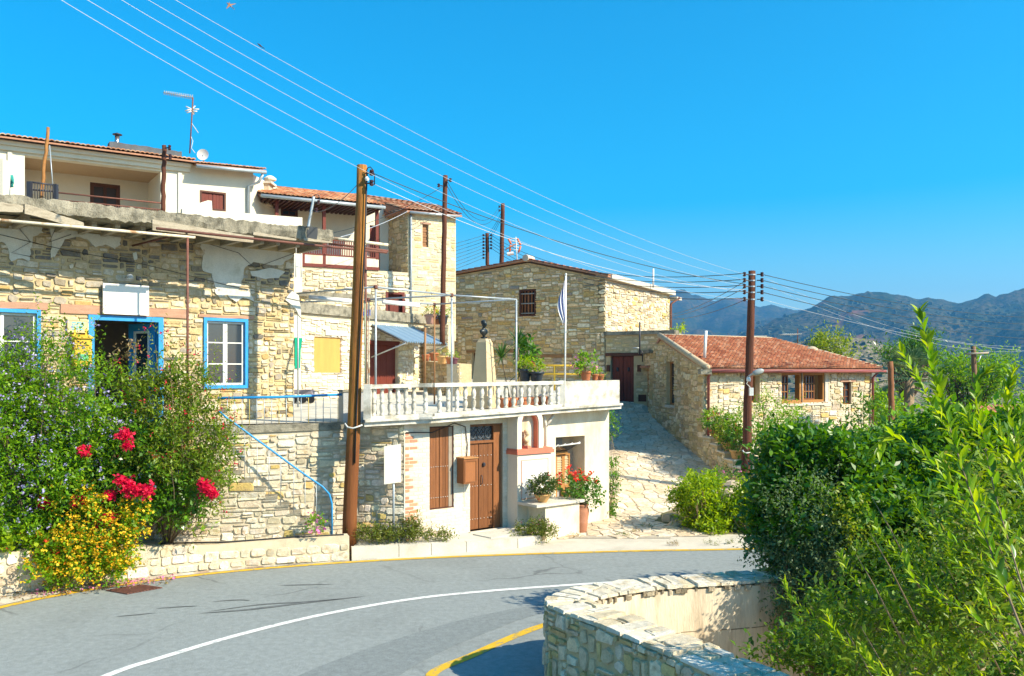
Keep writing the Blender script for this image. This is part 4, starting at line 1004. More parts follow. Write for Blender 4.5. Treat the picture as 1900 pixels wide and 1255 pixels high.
# ---------------------------------------------------------------- the low white house with the balcony terrace
FA, FB = Vector(FW_A), Vector(FW_B); FWd = (FB - FA).normalized()
WH0 = Building("white_house", "low white painted house with brown shutters and a niche under a balustraded roof terrace", "house", (.2, 22.2, 0))
W = Wall([FA, FB]); ZT = lambda u: 3.02 + .20 * u / W.L
def rc(px0, px1, ytl, ybl): a = W.uv(px0, ytl); b = W.uv(px1, ytl); return (a[0], b[0], W.uv(px0, ybl)[1], a[1])
r_sh = rc(797, 842, 792, 947); r_dr = rc(872, 933, 788, 985); r_ga = (W.uv(1031, 800)[0], W.uv(1085, 800)[0], .06, W.uv(1060, 810)[1])
r_dr = (r_dr[0], r_dr[1], .25, r_dr[3])
ub = W.uv(941, 850)[0]; uc = W.uv(1003, 850)[0]
ops = [r_sh, r_dr, r_ga]
wo = WH0.wall(W, -.3, lambda u: ZT(u), ops, .55, WHITEOLD)
RP = random.Random(3)
def brick_pal(R, u, z):
    uu = u / ub; bare = max(0, 1 - uu * 7.5) * (1.0 if z < 2.6 else .5)
    wear = max(0, .30 - z * .2) * max(0, 1 - uu * 1.3)
    if R.random() < bare * 1.1 - .1: c = R.choice([(.56, .24, .12), (.58, .30, .17), (.50, .22, .13)])
    elif R.random() < wear + max(0, 1 - uu * 2.2) * .5: c = (.66, .53, .41)
    else: c = R.choice([(.66, .60, .48), (.68, .62, .51), (.62, .56, .44), (.65, .58, .46)])
    k = R.uniform(.95, 1.05); return tuple(x * k for x in c)
bl = bricks(W, .02, ub, lambda u: .12, 3.0, [r_sh, r_dr], .235, .083, brick_pal, 5, .007, .0045)
WH0.st = []
spread_pieces([(wo, V, Fc, c, s) for V, Fc, c, s, *_ in bl], WH0.root, 'brick', surf("painted_brick", (.6, .6, .5), .85, .10, 4, 60, .3, attr=True, stain=(.50, .40, .28), stain_scale=1.6, stain_amt=(.54, .74)), 'small_brick')
# shutter pair
u0, u1, z0, z1 = r_sh; um = (u0 + u1 - .10) / 2
mb = MB(); W.ring(mb, u0, u1, z0, z1, .03, -.3, -.02); sf = mb.build("shutter_frame", WOOD_DARK, WH0.root)
for a, b in ((u0 + .03, um - .004), (um + .004, u1 - .13)):
    mb = MB(); W.box(mb, a, b, z0 + .03, z1 - .03, -.09, -.05); s_ = mb.build("shutter", WOOD_DOOR, WH0.root); planks(W, s_, (a + .005, b - .005, z0 + .035, z1 - .035), 3, WOOD_DOOR, -.055, -.035)
    for zz in (z0 + .28, z0 + 1.02):
        mb = MB()
        for q in range(4): mb.lathe([(.011, -.006), (.011, .006)], W.m(a + (b - a) * (q + .5) / 4, zz, -.028), 6)
        o_ = mb.build("stud", SASH, s_); o_['kind'] = 'stuff'
mb = MB(); W.box(mb, u1 - .13, u1 - .03, z0 + .03, z1 - .03, -.12, -.03); mb.build("jamb", surf("grey_jamb", (.30, .25, .19), .9, .15), WH0.root)
# door with studs, transom light
u0, u1, z0, z1 = r_dr; zt_ = z1 - .42; ud = u1 - .26
mb = MB(); W.box(mb, u0, u1, z1 - .06, z1, -.32, -.02); mb.build("door_head", WOOD_DOOR, WH0.root)
mb = MB(); W.box(mb, ud, u1 - .05, z0, z1 - .06, -.32, -.05); mb.build("door_jamb", WOOD_DOOR, WH0.root)
mb = MB(); W.box(mb, u1 - .05, u1, z0, z1 - .06, -.32, -.015); mb.build("door_jamb", surf("brown_edge", (.22, .14, .08), .8, .2), WH0.root)
mb = MB(); W.box(mb, u0 + .02, ud, zt_ - .06, zt_, -.2, -.04); mb.build("transom_rail", WOOD_DOOR, WH0.root)
mb = MB(); W.box(mb, u0 + .03, ud, zt_, z1 - .06, -.14, -.13); tp = mb.build("transom_pane", GLASS, WH0.root)
GR = plain("grille_metal", (.14, .15, .16), .5, .3)
for k in range(3):
    a = u0 + .05 + (ud - u0 - .06) * k / 3; b = u0 + .05 + (ud - u0 - .06) * (k + 1) / 3; zc = (zt_ + z1 - .06) / 2
    pts = [W.m((a + b) / 2 + (b - a) * .42 * math.cos(t) * (1 - .5 * (t > 6)), zc + .13 * math.sin(t * 1.0), -.115) for t in np.linspace(0, 2 * math.pi, 13)]
    pipe("grille", pts, .009, GR, tp, 5)
    pipe("grille", [W.m(a, zt_, -.115), W.m(b, z1 - .06, -.115)], .008, GR, tp, 5); pipe("grille", [W.m(b, zt_, -.115), W.m(a, z1 - .06, -.115)], .008, GR, tp, 5)
um = u0 + (ud - u0) * .42
for a, b in ((u0 + .02, um - .004), (um + .004, ud)):
    mb = MB(); W.box(mb, a, b, z0 + .02, zt_ - .06, -.16, -.10); dl = mb.build("door", WOOD_DOOR, WH0.root); planks(W, dl, (a + .004, b - .004, z0 + .025, zt_ - .065), 3, WOOD_DOOR, -.11, -.085)
    for zz in (z0 + .28, z0 + 1.1, z0 + 1.85):
        mb = MB()
        for q in range(4): mb.lathe([(.011, -.006), (.011, .006)], W.m(a + (b - a) * (q + .5) / 4, zz, -.078), 6)
        mb.build("stud", SASH, dl, kind='stuff')
    if a > um:
        pipe("handle", [W.m(a + .08, z0 + 1.13, -.085), W.m(a + .08, z0 + 1.15, -.04), W.m(a + .08, z0 + 1.33, -.04), W.m(a + .08, z0 + 1.35, -.085)], .012, DKMETAL, dl, 6)
        mb = MB(); mb.lathe([(.02, -.05), (.045, -.03), (.045, .03), (.02, .05)], W.m(a + .15, z0 + 1.62, -.07), 8); mb.build("knocker", DKMETAL, dl)
mb = MB(); W.box(mb, u0 - .05, u1 + .08, z0 - .10, z0 + .0, -.4, .10); mb.build("threshold", CONC_PALE, WH0.root)
# pier with the arched niche
pd = .42; NW = Wall([W.m(ub, 0, pd).xy, W.m(uc, 0, pd).xy])
nu0, nu1 = NW.uv(968, 800)[0], NW.uv(1000, 800)[0]; nz0 = NW.uv(975, 833)[1]; nz1 = NW.uv(985, 773)[1]
nr = (nu1 - nu0) / 2; nc = (nu0 + nu1) / 2
mb = MB(); W.box(mb, ub, uc, -.1, nz0 - .02, 0.003, pd); pier = mb.build("niche_pier", WHITE, WH0.root)
# arched upper part as a horseshoe prism
arc = [(nc - (nr + .14) * math.cos(t), nz1 - nr * .2 + (nr + .16) * math.sin(t) * 1.05 - .12) for t in np.linspace(0, math.pi, 13)]
arci = [(nc - nr * math.cos(t), nz1 - nr * .2 + nr * math.sin(t) * 1.1 - .12) for t in np.linspace(0, math.pi, 13)]
out_ = [(nc - nr - .14, nz0)] + arc + [(nc + nr + .14, nz0)]; in_ = [(nc - nr, nz0)] + arci + [(nc + nr, nz0)]
def arch(name, mat, o, i, d0, d1, parent):
    n = len(o); V = [NW.m(a, b, d1) for a, b in o] + [NW.m(a, b, d1) for a, b in i] + [NW.m(a, b, d0) for a, b in o] + [NW.m(a, b, d0) for a, b in i]; Fc = []
    for k in range(n - 1): Fc += [(k, k + 1, n + k + 1, n + k), (2 * n + k + 1, 2 * n + k, 3 * n + k, 3 * n + k + 1), (k + 1, k, 2 * n + k, 2 * n + k + 1), (n + k, n + k + 1, 3 * n + k + 1, 3 * n + k)]
    Fc += [(0, n, 3 * n, 2 * n), (2 * n - 1, n - 1, 3 * n - 1, 4 * n - 1)]
    return emit(name, V, Fc, mat, parent, recalc=True)
arch("niche_arch", WHITE, out_, in_, -pd + .004, 0.0, pier)
in2 = [(nc + (a - nc) * .91, nz0 + (b - nz0) * .955) for a, b in in_]
arch("niche_lining", PINK, in_, in2, -.19, -.03, pier)
V = [NW.m(a, b, -.19) for a, b in in_] + [NW.m(a, b, -.22) for a, b in in_]; n = len(in_)
emit("niche_back", V, [tuple(range(n)), tuple(reversed(range(n, 2 * n)))] + [(i, n + i, n + (i + 1) % n, (i + 1) % n) for i in range(n)], PLASTER_IN, pier, recalc=True)
mb = MB(); NW.box(mb, -.04, NW.L + .07, nz0 - .14, nz0 - .05, -pd - .0, .05); NW.box(mb, -.02, NW.L + .04, nz0 - .05, nz0 - .003, -pd - .0, .02); mb.build("niche_sill", PINK, pier)
mb = MB(); NW.ring(mb, .12, NW.L - .1, nz0 - 1.28, nz0 - .28, .02, -.01, .014); mb.build("panel_surround", PINKP, pier)
mb = MB(); NW.box(mb, .15, NW.L - .13, nz0 - 1.25, nz0 - .31, -.01, .01); mb.build("marble_panel", plain("white_marble", (.78, .74, .68), .4), pier)
# bench block in front of the pier
BW = Wall([NW.m(.02, 0, .68).xy, NW.m(NW.L + .02, 0, .68).xy])
mb = MB(); BW.box(mb, .32, BW.L + .35, -.1, .86, -.68, 0); bb = mb.build("bench_block", WHITEOLD, WH0.root)
mb = MB(); BW.box(mb, -.02, BW.L + .46, .862, .93, -.69, .08); mb.build("bench_slab", CONC_PALE, bb)
# side doorway with its louvred door and reveal
u0, u1, z0, z1 = r_ga; 
mb = MB(); W.box(mb, u0 + .03, u1 - .42, z0, z1 - .0, -.54, -.46); mb.build("side_door_recess", ROOM, WH0.root)
um_ = [u0 + .03, u0 + .34, u0 + .62, u0 + .86]; zt2 = z1 - .50
for a, b in zip(um_, um_[1:]):
    mb = MB(); W.ring(mb, a, b, z0 + .03, zt2, .05, -.44, -.38); d_ = mb.build("side_door", WOOD_ORANGE, WH0.root)
    mb = MB(); W.box(mb, a + .05, b - .05, z0 + .95, z0 + 1.03, -.43, -.375); mb.build("door_rail", WOOD_ORANGE, d_)
    mb = MB(); W.box(mb, a + .05, b - .05, z0 + 1.03, zt2 - .05, -.42, -.41); mb.build("shutter_panel", surf("pale_slats", (.55, .40, .24), .7, .1, 4, 30, .1), d_)
    for k in range(11): 
        zz = z0 + 1.06 + (zt2 - z0 - 1.16) * k / 11; mb = MB(); W.box(mb, a + .05, b - .05, zz, zz + .03, -.415, -.392); mb.build("slat", surf("pale_slats2", (.55, .40, .24), .7, .1, 4, 30, .1) if False else WOOD_ORANGE if k == 99 else bpy.data.materials["pale_slats"], d_)
mb = MB(); W.box(mb, u0, u1 - .36, zt2, zt2 + .07, -.46, -.3); mb.build("lintel_bar", WOOD_ORANGE, WH0.root)
V = [W.m(u0 - .0, zt2 + .03, -.38), W.m(u1 - .40, zt2 + .03, -.38), W.m(u1 - .16, zt2 + .30, -.02), W.m(u0 + .12, zt2 + .26, -.02)]
aw = MB(); aw.hexa([*V, *[v + Vector((0, 0, .02)) for v in V]]); aw = aw.build("awning_pane", GLASS, WH0.root)
for t in (0, .33, .66, 1):
    pipe("awning_bar", [V[0].lerp(V[1], t) + Vector((0, 0, .03)), V[3].lerp(V[2], t) + Vector((0, 0, .03))], .017, SASH, aw, 5)
pipe("awning_bar", [V[3], V[2]], .022, SASH, aw, 5)
mb = MB(); W.box(mb, u1 - .40, u1 + .0, z0 - .1, z1, -.56, -.50); mb.build("reveal_back", surf("reveal_plaster", (.44, .36, .27), .9, .15, 2, 30, .3), WH0.root)
# downpipe
pipe("downpipe", [W.m(W.uv(998, 772)[0] + .04, 3.06, .2), W.m(W.uv(1007, 790)[0], 2.78, .12), W.m(W.uv(1006, 880)[0], 1.25, .12)], .045, surf("painted_pipe", (.55, .51, .44), .6, .08), WH0.root)
pipe("downpipe", [W.m(W.uv(1015, 765)[0] + .06, 3.06, .2), W.m(W.uv(1007, 790)[0], 2.76, .12)], .045, bpy.data.materials["painted_pipe"], WH0.root)
# wall below the terrace left of the facade: bare stone with ragged brick edge
SWl = Wall([XY(643, 20.28), XY(751, 20.16)])
zt3 = lambda u: 3.0
wo = WH0.wall(SWl, -.1, zt3, (), .4, MORTAR_GREY, name='side_bay_wall')
WH0.stones(wo, masonry(SWl, .2, lambda u: 2.93, (), .074, .06, (2, 6), (1, 3), PAL_PALE, 41, (.015, .045), .011))
WH0.finish(160)
# terrace slab edge, cornice, balustrade
TE = [Vector(XY(676, 19.55)), Vector(XY(776, 20.1)), Vector(XY(800, 20.05)), W.m(W.uv(1030, 755)[0], 0, .42).xy, W.m(W.L + .06, 0, .42).xy]
TZ = [3.05, 3.09, 3.10, 3.22, 3.27]
terr = Building("", "", "", (0, 0, 0)) if False else None
inner_pts = [Vector(XY(676, 20.6)), Vector(XY(776, 21.3)), Vector(XY(800, 21.5)), W.m(W.uv(1030, 755)[0], 0, -.6).xy, W.m(W.L + .06, 0, -.6).xy]
def slab(name, mat, zoff0, zoff1, grow, parent, seg=slice(None)):
    mb = MB(); T = list(zip(TE, TZ, inner_pts))[seg]
    for (a, za, ia), (b, zb, ib) in zip(T, T[1:]):
        d = (b - a).normalized(); n = Vector((d.y, -d.x)) * grow
        mb.hexa([(a.x + n.x, a.y + n.y, za + zoff0), (b.x + n.x, b.y + n.y, zb + zoff0), (ib.x, ib.y, zb + zoff0), (ia.x, ia.y, za + zoff0), (a.x + n.x, a.y + n.y, za + zoff1), (b.x + n.x, b.y + n.y, zb + zoff1), (ib.x, ib.y, zb + zoff1), (ia.x, ia.y, za + zoff1)])
    return mb.build(name, mat, parent)
# the slab is one closed outline
def outline_slab(name, mat, z0o, z1o, grow, parent):
    n = len(TE); out = []
    for i, p in enumerate(TE):
        d = (TE[min(i + 1, n - 1)] - TE[max(i - 1, 0)]).normalized(); out.append(p + Vector((d.y, -d.x)) * grow)
    V = []
    for o, ip, z in zip(out, inner_pts, TZ): V += [(o.x, o.y, z + z0o), (o.x, o.y, z + z1o), (ip.x, ip.y, z + z1o), (ip.x, ip.y, z + z0o)]
    Fc = [(4 * i + a, 4 * i + (a + 1) % 4, 4 * i + 4 + (a + 1) % 4, 4 * i + 4 + a) for i in range(n - 1) for a in range(4)] + [(3, 2, 1, 0), (4 * n - 4, 4 * n - 3, 4 * n - 2, 4 * n - 1)]
    return emit(name, V, Fc, mat, parent, recalc=True)
outline_slab("terrace_slab", WHITEBAL, -.10, .0, .0, WH0.root)
outline_slab("cornice", WHITEBAL, .002, .055, .07, WH0.root)
# balustrade
bal = thing("balustrade", "white concrete balustrade of turned balusters round the roof terrace", "balustrade", (TE[1].x, TE[1].y, 3.1))
def bz(px, top): return None
BP = [TE[0] + Vector((.06, .12)), TE[1] + Vector((-.02, .14)), TE[2] + Vector((.02, .16)), TE[3] + Vector((-.1, .12))]
BT = [3.90, 3.925, 3.93, 3.955]
prof = [(.055, 0), (.055, .05), (.035, .06), (.045, .10), (.062, .17), (.058, .24), (.036, .30), (.052, .31), (.052, .335), (.036, .345), (.058, .41), (.062, .47), (.045, .54), (.035, .59), (.055, .60), (.055, .65)]
mbx = MB(); mbx.lathe(prof, (0, 0, 0), 10); BALD = mbx.data("baluster", WHITEBAL, True)
for si, (a, b) in enumerate(zip(BP, BP[1:])):
    za, zb = TZ[si] + .055, TZ[si + 1] + .055; d = (b - a); n = Vector((d.y, -d.x)).normalized() * .085
    mb = MB(); mb.hexa([(q.x, q.y, z) for q, z in ((a + n, za), (b + n, zb), (b - n, zb), (a - n, za))] + [(q.x, q.y, z + .07) for q, z in ((a + n, za), (b + n, zb), (b - n, zb), (a - n, za))]); mb.build("bottom_rail", WHITEBAL, bal)
    ta, tb = BT[si], BT[si + 1]
    mb = MB(); n2 = n * 1.15; mb.hexa([(q.x, q.y, z - .09) for q, z in ((a + n2, ta), (b + n2, tb), (b - n2, tb), (a - n2, ta))] + [(q.x, q.y, z) for q, z in ((a + n2, ta), (b + n2, tb), (b - n2, tb), (a - n2, ta))]); mb.build("handrail", WHITEBAL, bal)
    m_ = [6, 1, 16][si]
    for k in range(m_):
        t = (k + (.75 if si != 1 else .5)) / (m_ + .3 if si != 1 else 1); p = a.lerp(b, t); z0_ = za + (zb - za) * t + .065; z1_ = ta + (tb - ta) * t - .085
        put("baluster", BALD, bal, (p.x, p.y, z0_), 0, (1, 1, (z1_ - z0_) / .65))
for p, zt_, z_ in ((BP[0], BT[0], TZ[0]), (BP[3], BT[3], TZ[3])):
    mb = MB(); mb.box(p.x - .085, p.x + .085, p.y - .1, p.y + .1, z_ + .057, zt_ + .012); mb.build("post", WHITEBAL, bal)
# solid parapet at the right end
PW = Wall([TE[3] + FWd * .02 + Vector((-.04, .06)), TE[4] + Vector((-.04, .06))])
pw = thing("terrace_parapet", "solid stained white parapet at the right end of the balustrade", "parapet", PW.m(PW.L / 2, 3.25, -.1))
mb = MB(); mb.hexa([PW.m(0, 3.27, 0), PW.m(PW.L, 3.32, 0), PW.m(PW.L, 3.32, -.22), PW.m(0, 3.27, -.22), PW.m(0, 3.945, 0), PW.m(PW.L, 3.965, 0), PW.m(PW.L, 3.965, -.22), PW.m(0, 3.945, -.22)]); mb.build("body", WHITEBAL, pw)
mb = MB(); PW.box(mb, PW.L - .0, PW.L + .001, 3.3, 3.31, -.1, 0); 
# right flank of the house, along the alley
FK = Wall([FB + Vector((0, 0)), Vector((3.3, 29.9))])
V, Fc = core(FK, -.3, 3.2, (), .3); emit("flank_wall", V, Fc, WHITEOLD, WH0.root)
# letter box on the wall, signs
mbx_ = thing("mail_box", "brown wooden box with slanted lid fixed beside the studded door", "mail box", W.m(W.uv(870, 880)[0], 1.5, .1))
mu0, mz1 = W.uv(853, 853, .3); mu1, mz0 = W.uv(887, 898, .3)[0], W.uv(868, 898, .3)[1]; mu0 += .12
mb = MB(); W.box(mb, mu0, mu1 - .02, mz0, mz1, .003, .30); mb.build("box", surf("box_wood", (.30, .11, .035), .6, .12, 5, 40, .1, stretch=(6, 6, .5)), mbx_)
mb = MB(); W.box(mb, mu0 - .015, mu1 - .005, mz1 + .002, mz1 + .03, .003, .33); mb.build("lid", surf("lid_wood", (.42, .20, .07), .6, .12), mbx_)
mb = MB(); W.ring(mb, mu0 + .02, mu1 - .04, mz0 + .02, mz1 - .04, .03, .30, .312); mb.build("door_frame", WOOD_DOOR, mbx_)
pipe("cable", [W.m(W.uv(752, 797)[0], 2.78, .03), W.m(W.uv(800, 793)[0], 2.75, .03), W.m(W.uv(842, 778)[0], 2.95, .03), W.m(W.uv(862, 783)[0], 2.85, .03), W.m(W.uv(866, 820)[0], 2.4, .03), W.m(W.uv(864, 853)[0], 1.95, .03)], .012, BLACK, WH0.root, 5)
pipe("cable", [W.m(W.uv(855, 778)[0], 2.98, .03), W.m(W.uv(858, 850)[0], 2.0, .03), W.m(W.uv(862, 920)[0], .9, .03)], .006, WHITESIGN, WH0.root, 5)
sg = thing("sign_board", "blank cream sign on a short post against the rough stone bay", "sign", SWl.m(.75, .6, .3))
s0 = SWl.uv(709, 830, .5); s1 = SWl.uv(737, 900, .5)
mb = MB(); q = [SWl.m(s0[0], s1[1] - .02, .30), SWl.m(s1[0], s1[1] + .02, .20), SWl.m(s1[0], s0[1] + .05, .20), SWl.m(s0[0], s0[1], .30)]
mb.prism(q, Vector((.02, .03, 0))); mb.build("panel", CREAMSIGN, sg)
pipe("post", [SWl.m((s0[0] + s1[0]) / 2 + .02, .3, .19), SWl.m((s0[0] + s1[0]) / 2 + .02, s1[1] + .5, .19)], .028, GALV, sg)

# ---------------------------------------------------------------- roof terrace / upper village floor
def tz(y): return 3.0 + .04 * max(0, y - 20.3)
def tpoly(name, poly, mat):
    cx_ = sum(p[0] for p in poly) / len(poly); n = len(poly)
    V = [(x, y, tz(y)) for x, y in poly]; bm = bmesh.new(); f = bm.faces.new([bm.verts.new(v) for v in V]); f.normal_update()
    if f.normal.z < 0: bmesh.ops.reverse_faces(bm, faces=[f])
    bmesh.ops.triangulate(bm, faces=bm.faces[:]); bm.verts.index_update()
    return emit(name, [v.co.copy() for v in bm.verts], [tuple(v.index for v in f.verts) for f in bm.faces], mat, kind='structure')
tpoly("terrace", [(RW.m(0, 0, -.3)).xy, RW.m(RW.L, 0, -.3).xy, (-3.4, 20.45), tuple(inner_pts[0]), tuple(inner_pts[1]), tuple(inner_pts[2]), tuple(inner_pts[3]), tuple(W.m(W.L - .02, 0, -.5).xy), (3.0, 28), (3.25, 32), (3.6, 38), (3.5, 46), (-8, 46), (-14, 36), (-14, 20)], CONC_PALE)

# ---------------------------------------------------------------- house with the awning, upper house, tower (one built-up block)
AW = Wall([XY(528, 25.9), XY(549, 26.5), XY(790, 33.1)]) if False else Wall([XY(540, 26.4), XY(790, 33.1)])
AH = Building("awning_house", "sunlit stone house with boarded window behind the pergola", "house", (-5, 29.5, 3.2))
r_bw = AW.rect(582, 625, 632, 692); r_bw = (r_bw[0], r_bw[1], AW.uv(607, 692)[1], AW.uv(607, 626)[1]); r_ad = (AW.uv(686, 632)[0], AW.uv(738, 632)[0], 3.3, AW.uv(712, 633)[1])
zb_ = lambda u: 3.15 + .045 * u
wo = AH.wall(AW, zb_, 6.02, [r_bw, r_ad], .4, MORTAR_PALE)
AH.stones(wo, masonry(AW, lambda u: zb_(u) + .1, 5.9, [r_bw, r_ad, (AW.uv(543, 700)[0] - .2, AW.uv(556, 700)[0], 3, 6)], .088, .066, (2, 6), (1, 3), pal(((.74, .69, .56), 55), ((.68, .58, .38), 20), ((.76, .73, .64), 20), ((.55, .47, .33), 8)), 51, (.02, .05), .014))
mb = MB(); AW.box(mb, -.1, AW.L + .1, 6.03, 6.36, -.4, .10); mb.build("parapet_beam", CONC, AH.root)
mb = MB(); AW.box(mb, AW.uv(543, 700)[0] - .25, AW.uv(557, 700)[0], 3.2, 5.9, 0.003, .03); mb.build("render_strip", WHITE, AH.root)
AH.finish(240)
mb = MB(); AW.box(mb, r_bw[0] - .02, r_bw[1] + .02, r_bw[2] - .02, r_bw[3] + .02, -.08, -.02); mb.build("boarded_window", PLY, AH.root)
mb = MB(); AW.ring(mb, r_bw[0] - .06, r_bw[1] + .06, r_bw[2] - .05, r_bw[3] + .05, .055, -.1, .02); mb.build("window_frame", WOOD_GREY, AH.root)
mb = MB(); AW.box(mb, r_bw[0] + .5, r_bw[1] + .3, r_bw[3] + .06, r_bw[3] + .24, -.02, .07); mb.build("lintel_stone", CONC_PALE, AH.root)
mb = MB(); AW.box(mb, r_ad[0], r_ad[1], r_ad[2], r_ad[3] - .0, -.2, -.12); dd = mb.build("door", WOOD_RED, AH.root); planks(AW, dd, (r_ad[0] + .02, r_ad[1] - .02, r_ad[2], r_ad[3] - .15), 9, WOOD_RED, -.125, -.10)
mb = MB(); AW.box(mb, r_ad[0] - .1, r_ad[1] + .1, r_ad[3] - .14, r_ad[3] + .0, -.12, .03); mb.build("door_head", WOOD_RED, AH.root)
# green sheet hanging on the corner
plate("green_sheet", AW, traced(AW, [(546, 626), (560, 628), (557, 650), (556, 684), (546, 684)], .05), .06, .075, PEEL, None, label="torn green sheet hanging on the corner of the boarded stone house", cat="sheet")
# corrugated awning with struts
awn = thing("awning", "blue grey corrugated metal awning over the brown door", "awning", AW.m((r_ad[0] + r_ad[1]) / 2, r_ad[3] + .3, .5))
ta, tb = P(690, 602, AW.m(r_ad[0] - .1, 0).y - .02), P(772, 607, AW.m(AW.uv(772, 605)[0], 0).y)
a0 = AW.m(AW.uv(688, 602)[0], AW.uv(688, 602)[1], .02); a1 = AW.m(AW.uv(768, 607)[0], AW.uv(688, 602)[1], .02); b0 = a0 + Vector((AW.nv[0].x, AW.nv[0].y, 0)) * 1.45 + Vector((0, 0, -.62)); b1 = a1 + Vector((AW.nv[0].x, AW.nv[0].y, 0)) * 1.45 + Vector((0, 0, -.62))
V = []; nn = 96
for i in range(nn + 1):
    t = i / nn; off = Vector((0, 0, .035 * math.sin(t * math.pi * 2 * 18)))
    V += [a0.lerp(a1, t) + off, b0.lerp(b1, t) + off, a0.lerp(a1, t) + off - Vector((0, 0, .012)), b0.lerp(b1, t) + off - Vector((0, 0, .012))]
Fc = []
for i in range(nn): k = 4 * i; Fc += [(k, k + 1, k + 5, k + 4), (k + 2, k + 6, k + 7, k + 3), (k + 1, k + 3, k + 7, k + 5), (k, k + 4, k + 6, k + 2)]
emit("sheet", V, Fc, surf("blue_grey_sheet", (.25, .36, .45), .45, .06, 3, 25, .05, metal=.3), awn)
for p, q in ((a0, b0), (a1, b1)):
    pipe("strut", [p + Vector((0, 0, -1.15)), q + Vector((0, 0, -.05))], .025, GALV, awn, 6); pipe("rafter", [p + Vector((0, 0, -.06)), q + Vector((0, 0, -.05))], .02, DKMETAL, awn, 6)
# upper wall carrying the balcony
UW = Wall([XY(485, 30.25), XY(705, 32.3), XY(762, 32.95)])
UH = Building("upper_house", "upper stone house with roofed wooden balcony and red tiled roof", "house", (-7, 32, 6))
uwx = lambda px: min((k * UW.L / 600 for k in range(601)), key=lambda u: abs(toscreen(UW.m(u, 7))[0] - px))
r_ud = (uwx(717), uwx(749), 5.9, H + (690 - 545) / F * UW.m(uwx(733), 0).y)
wo = UH.wall(UW, 5.6, 7.98, [r_ud], .5, MORTAR_PALE)
UH.stones(wo, masonry(UW, 6.1, 7.9, [r_ud], .085, .065, (2, 6), (1, 3), pal(((.70, .62, .44), 45), ((.66, .50, .25), 15), ((.75, .70, .58), 30), ((.50, .42, .3), 10)), 52, (.02, .05), .014))
mb = MB(); UW.box(mb, r_ud[0], r_ud[1], r_ud[2], r_ud[3], -.22, -.15); dd = mb.build("door", WOOD_RED, UH.root); planks(UW, dd, (r_ud[0] + .03, r_ud[1] - .03, r_ud[2], r_ud[3] - .1), 4, WOOD_RED, -.16, -.12)
mb = MB(); UW.ring(mb, r_ud[0] - .03, r_ud[1] + .03, r_ud[2] - .1, r_ud[3] + .06, .09, -.2, .03); mb.build("door_frame", WOOD_RED, UH.root)
mb = MB(); UW.box(mb, uwx(545), uwx(690), 6.9, 7.06, 0, .16); mb.build("ledge", CONC, UH.root)
BKD = -1.45      # recessed back wall of the balcony
ue = uwx(703)
mb = MB(); UW.box(mb, 0.02, ue, 7.985, 8.10, BKD, .05); mb.build("balcony_floor", WOOD_RED, UH.root)
r_w = []
_e = UW.m(UW.c[1], 0, BKD).xy; BW_ = Wall([UW.m(0, 0, BKD).xy, _e + (_e - UW.m(0, 0, BKD).xy).normalized() * 1.5])
for px0, px1, y0, y1 in ((474, 501, 373, 400), (521, 553, 378, 404)):
    a = BW_.uv(px0, y0); b = BW_.uv(px1, y1); r_w.append((a[0], b[0], b[1], a[1]))
a = BW_.uv(686, 418); b = BW_.uv(705, 487); r_w.append((a[0], min(b[0], BW_.L - .03), 8.12, a[1]))
wo2 = UH.wall(BW_, 8.1, 10.75, r_w, .3, WHITE, name='balcony_wall')
for r in r_w[:2]: window(BW_, UH.root, r, WOOD_DARK, nx=2, ny=2, fw=.09, d=-.05)
mb = MB(); BW_.box(mb, *r_w[2], -.2, -.1); dd = mb.build("balcony_door", WOOD_RED, UH.root); planks(BW_, dd, (r_w[2][0] + .02, r_w[2][1] - .02, r_w[2][2], r_w[2][3]), 3, WOOD_RED, -.11, -.08)
mb = MB(); UW.box(mb, uwx(560), ue, 8.102, 8.42, -.06, -.01); mb.build("balcony_panel", WHITEOLD, UH.root)
mb = MB(); UW.box(mb, uwx(562), ue, 8.42, 8.47, -.05, .0); mb.build("balcony_rail", WOOD_RED, UH.root)
mb = MB(); UW.box(mb, uwx(562), ue, 8.98, 9.04, -.05, .0); mb.build("balcony_rail", WOOD_RED, UH.root)
for k in range(34):
    u = uwx(562) + (ue - uwx(562)) * (k + .5) / 34; mb = MB(); UW.box(mb, u - .016, u + .016, 8.47, 8.98, -.035, -.012); mb.build("balcony_baluster", WOOD_RED, UH.root)
for px in (514, 563, 602, 700):
    u = uwx(px); mb = MB(); UW.box(mb, u - .055, u + .055, 8.1 if px != 700 else 8.4, 10.3 if px != 563 else 9.04, -.11, .0); mb.build("balcony_post", WOOD_RED, UH.root)
# roof: plane rising from the eave
e0 = UW.m(-.1, 10.36, .35); e1 = UW.m(UW.c[1] + .05, 10.36, .35); upv = Vector((-UW.nv[0].x * 3.4, -UW.nv[0].y * 3.4, .98))
mb = MB(); q = [e0, e1, e1 + upv, e0 + upv]; mb.prism([p - Vector((0, 0, .02)) for p in q], (0, 0, -.1)); rf = mb.build("roof", WOOD_DARK, UH.root)
tiles(e0 + Vector((0, 0, .01)), e1 - e0, upv, 30, 9, rf, UH.root, 61, [(.48, .20, .09), (.52, .26, .13), (.40, .15, .07), (.56, .32, .18)], limit=200)
pipe("gutter", [e0 + Vector((0, 0, -.06)) + Vector((UW.nv[0].x, UW.nv[0].y, 0)) * .06, e1 + Vector((0, 0, -.08)) + Vector((UW.nv[0].x, UW.nv[0].y, 0)) * .06], .065, GALV, UH.root)
for k in range(26):
    u = UW.c[1] * (k + .5) / 26; mb = MB(); UW.box(mb, u - .035, u + .035, 10.22, 10.32, -1.4, .33); mb.build("rafter", WOOD_DARK, UH.root)
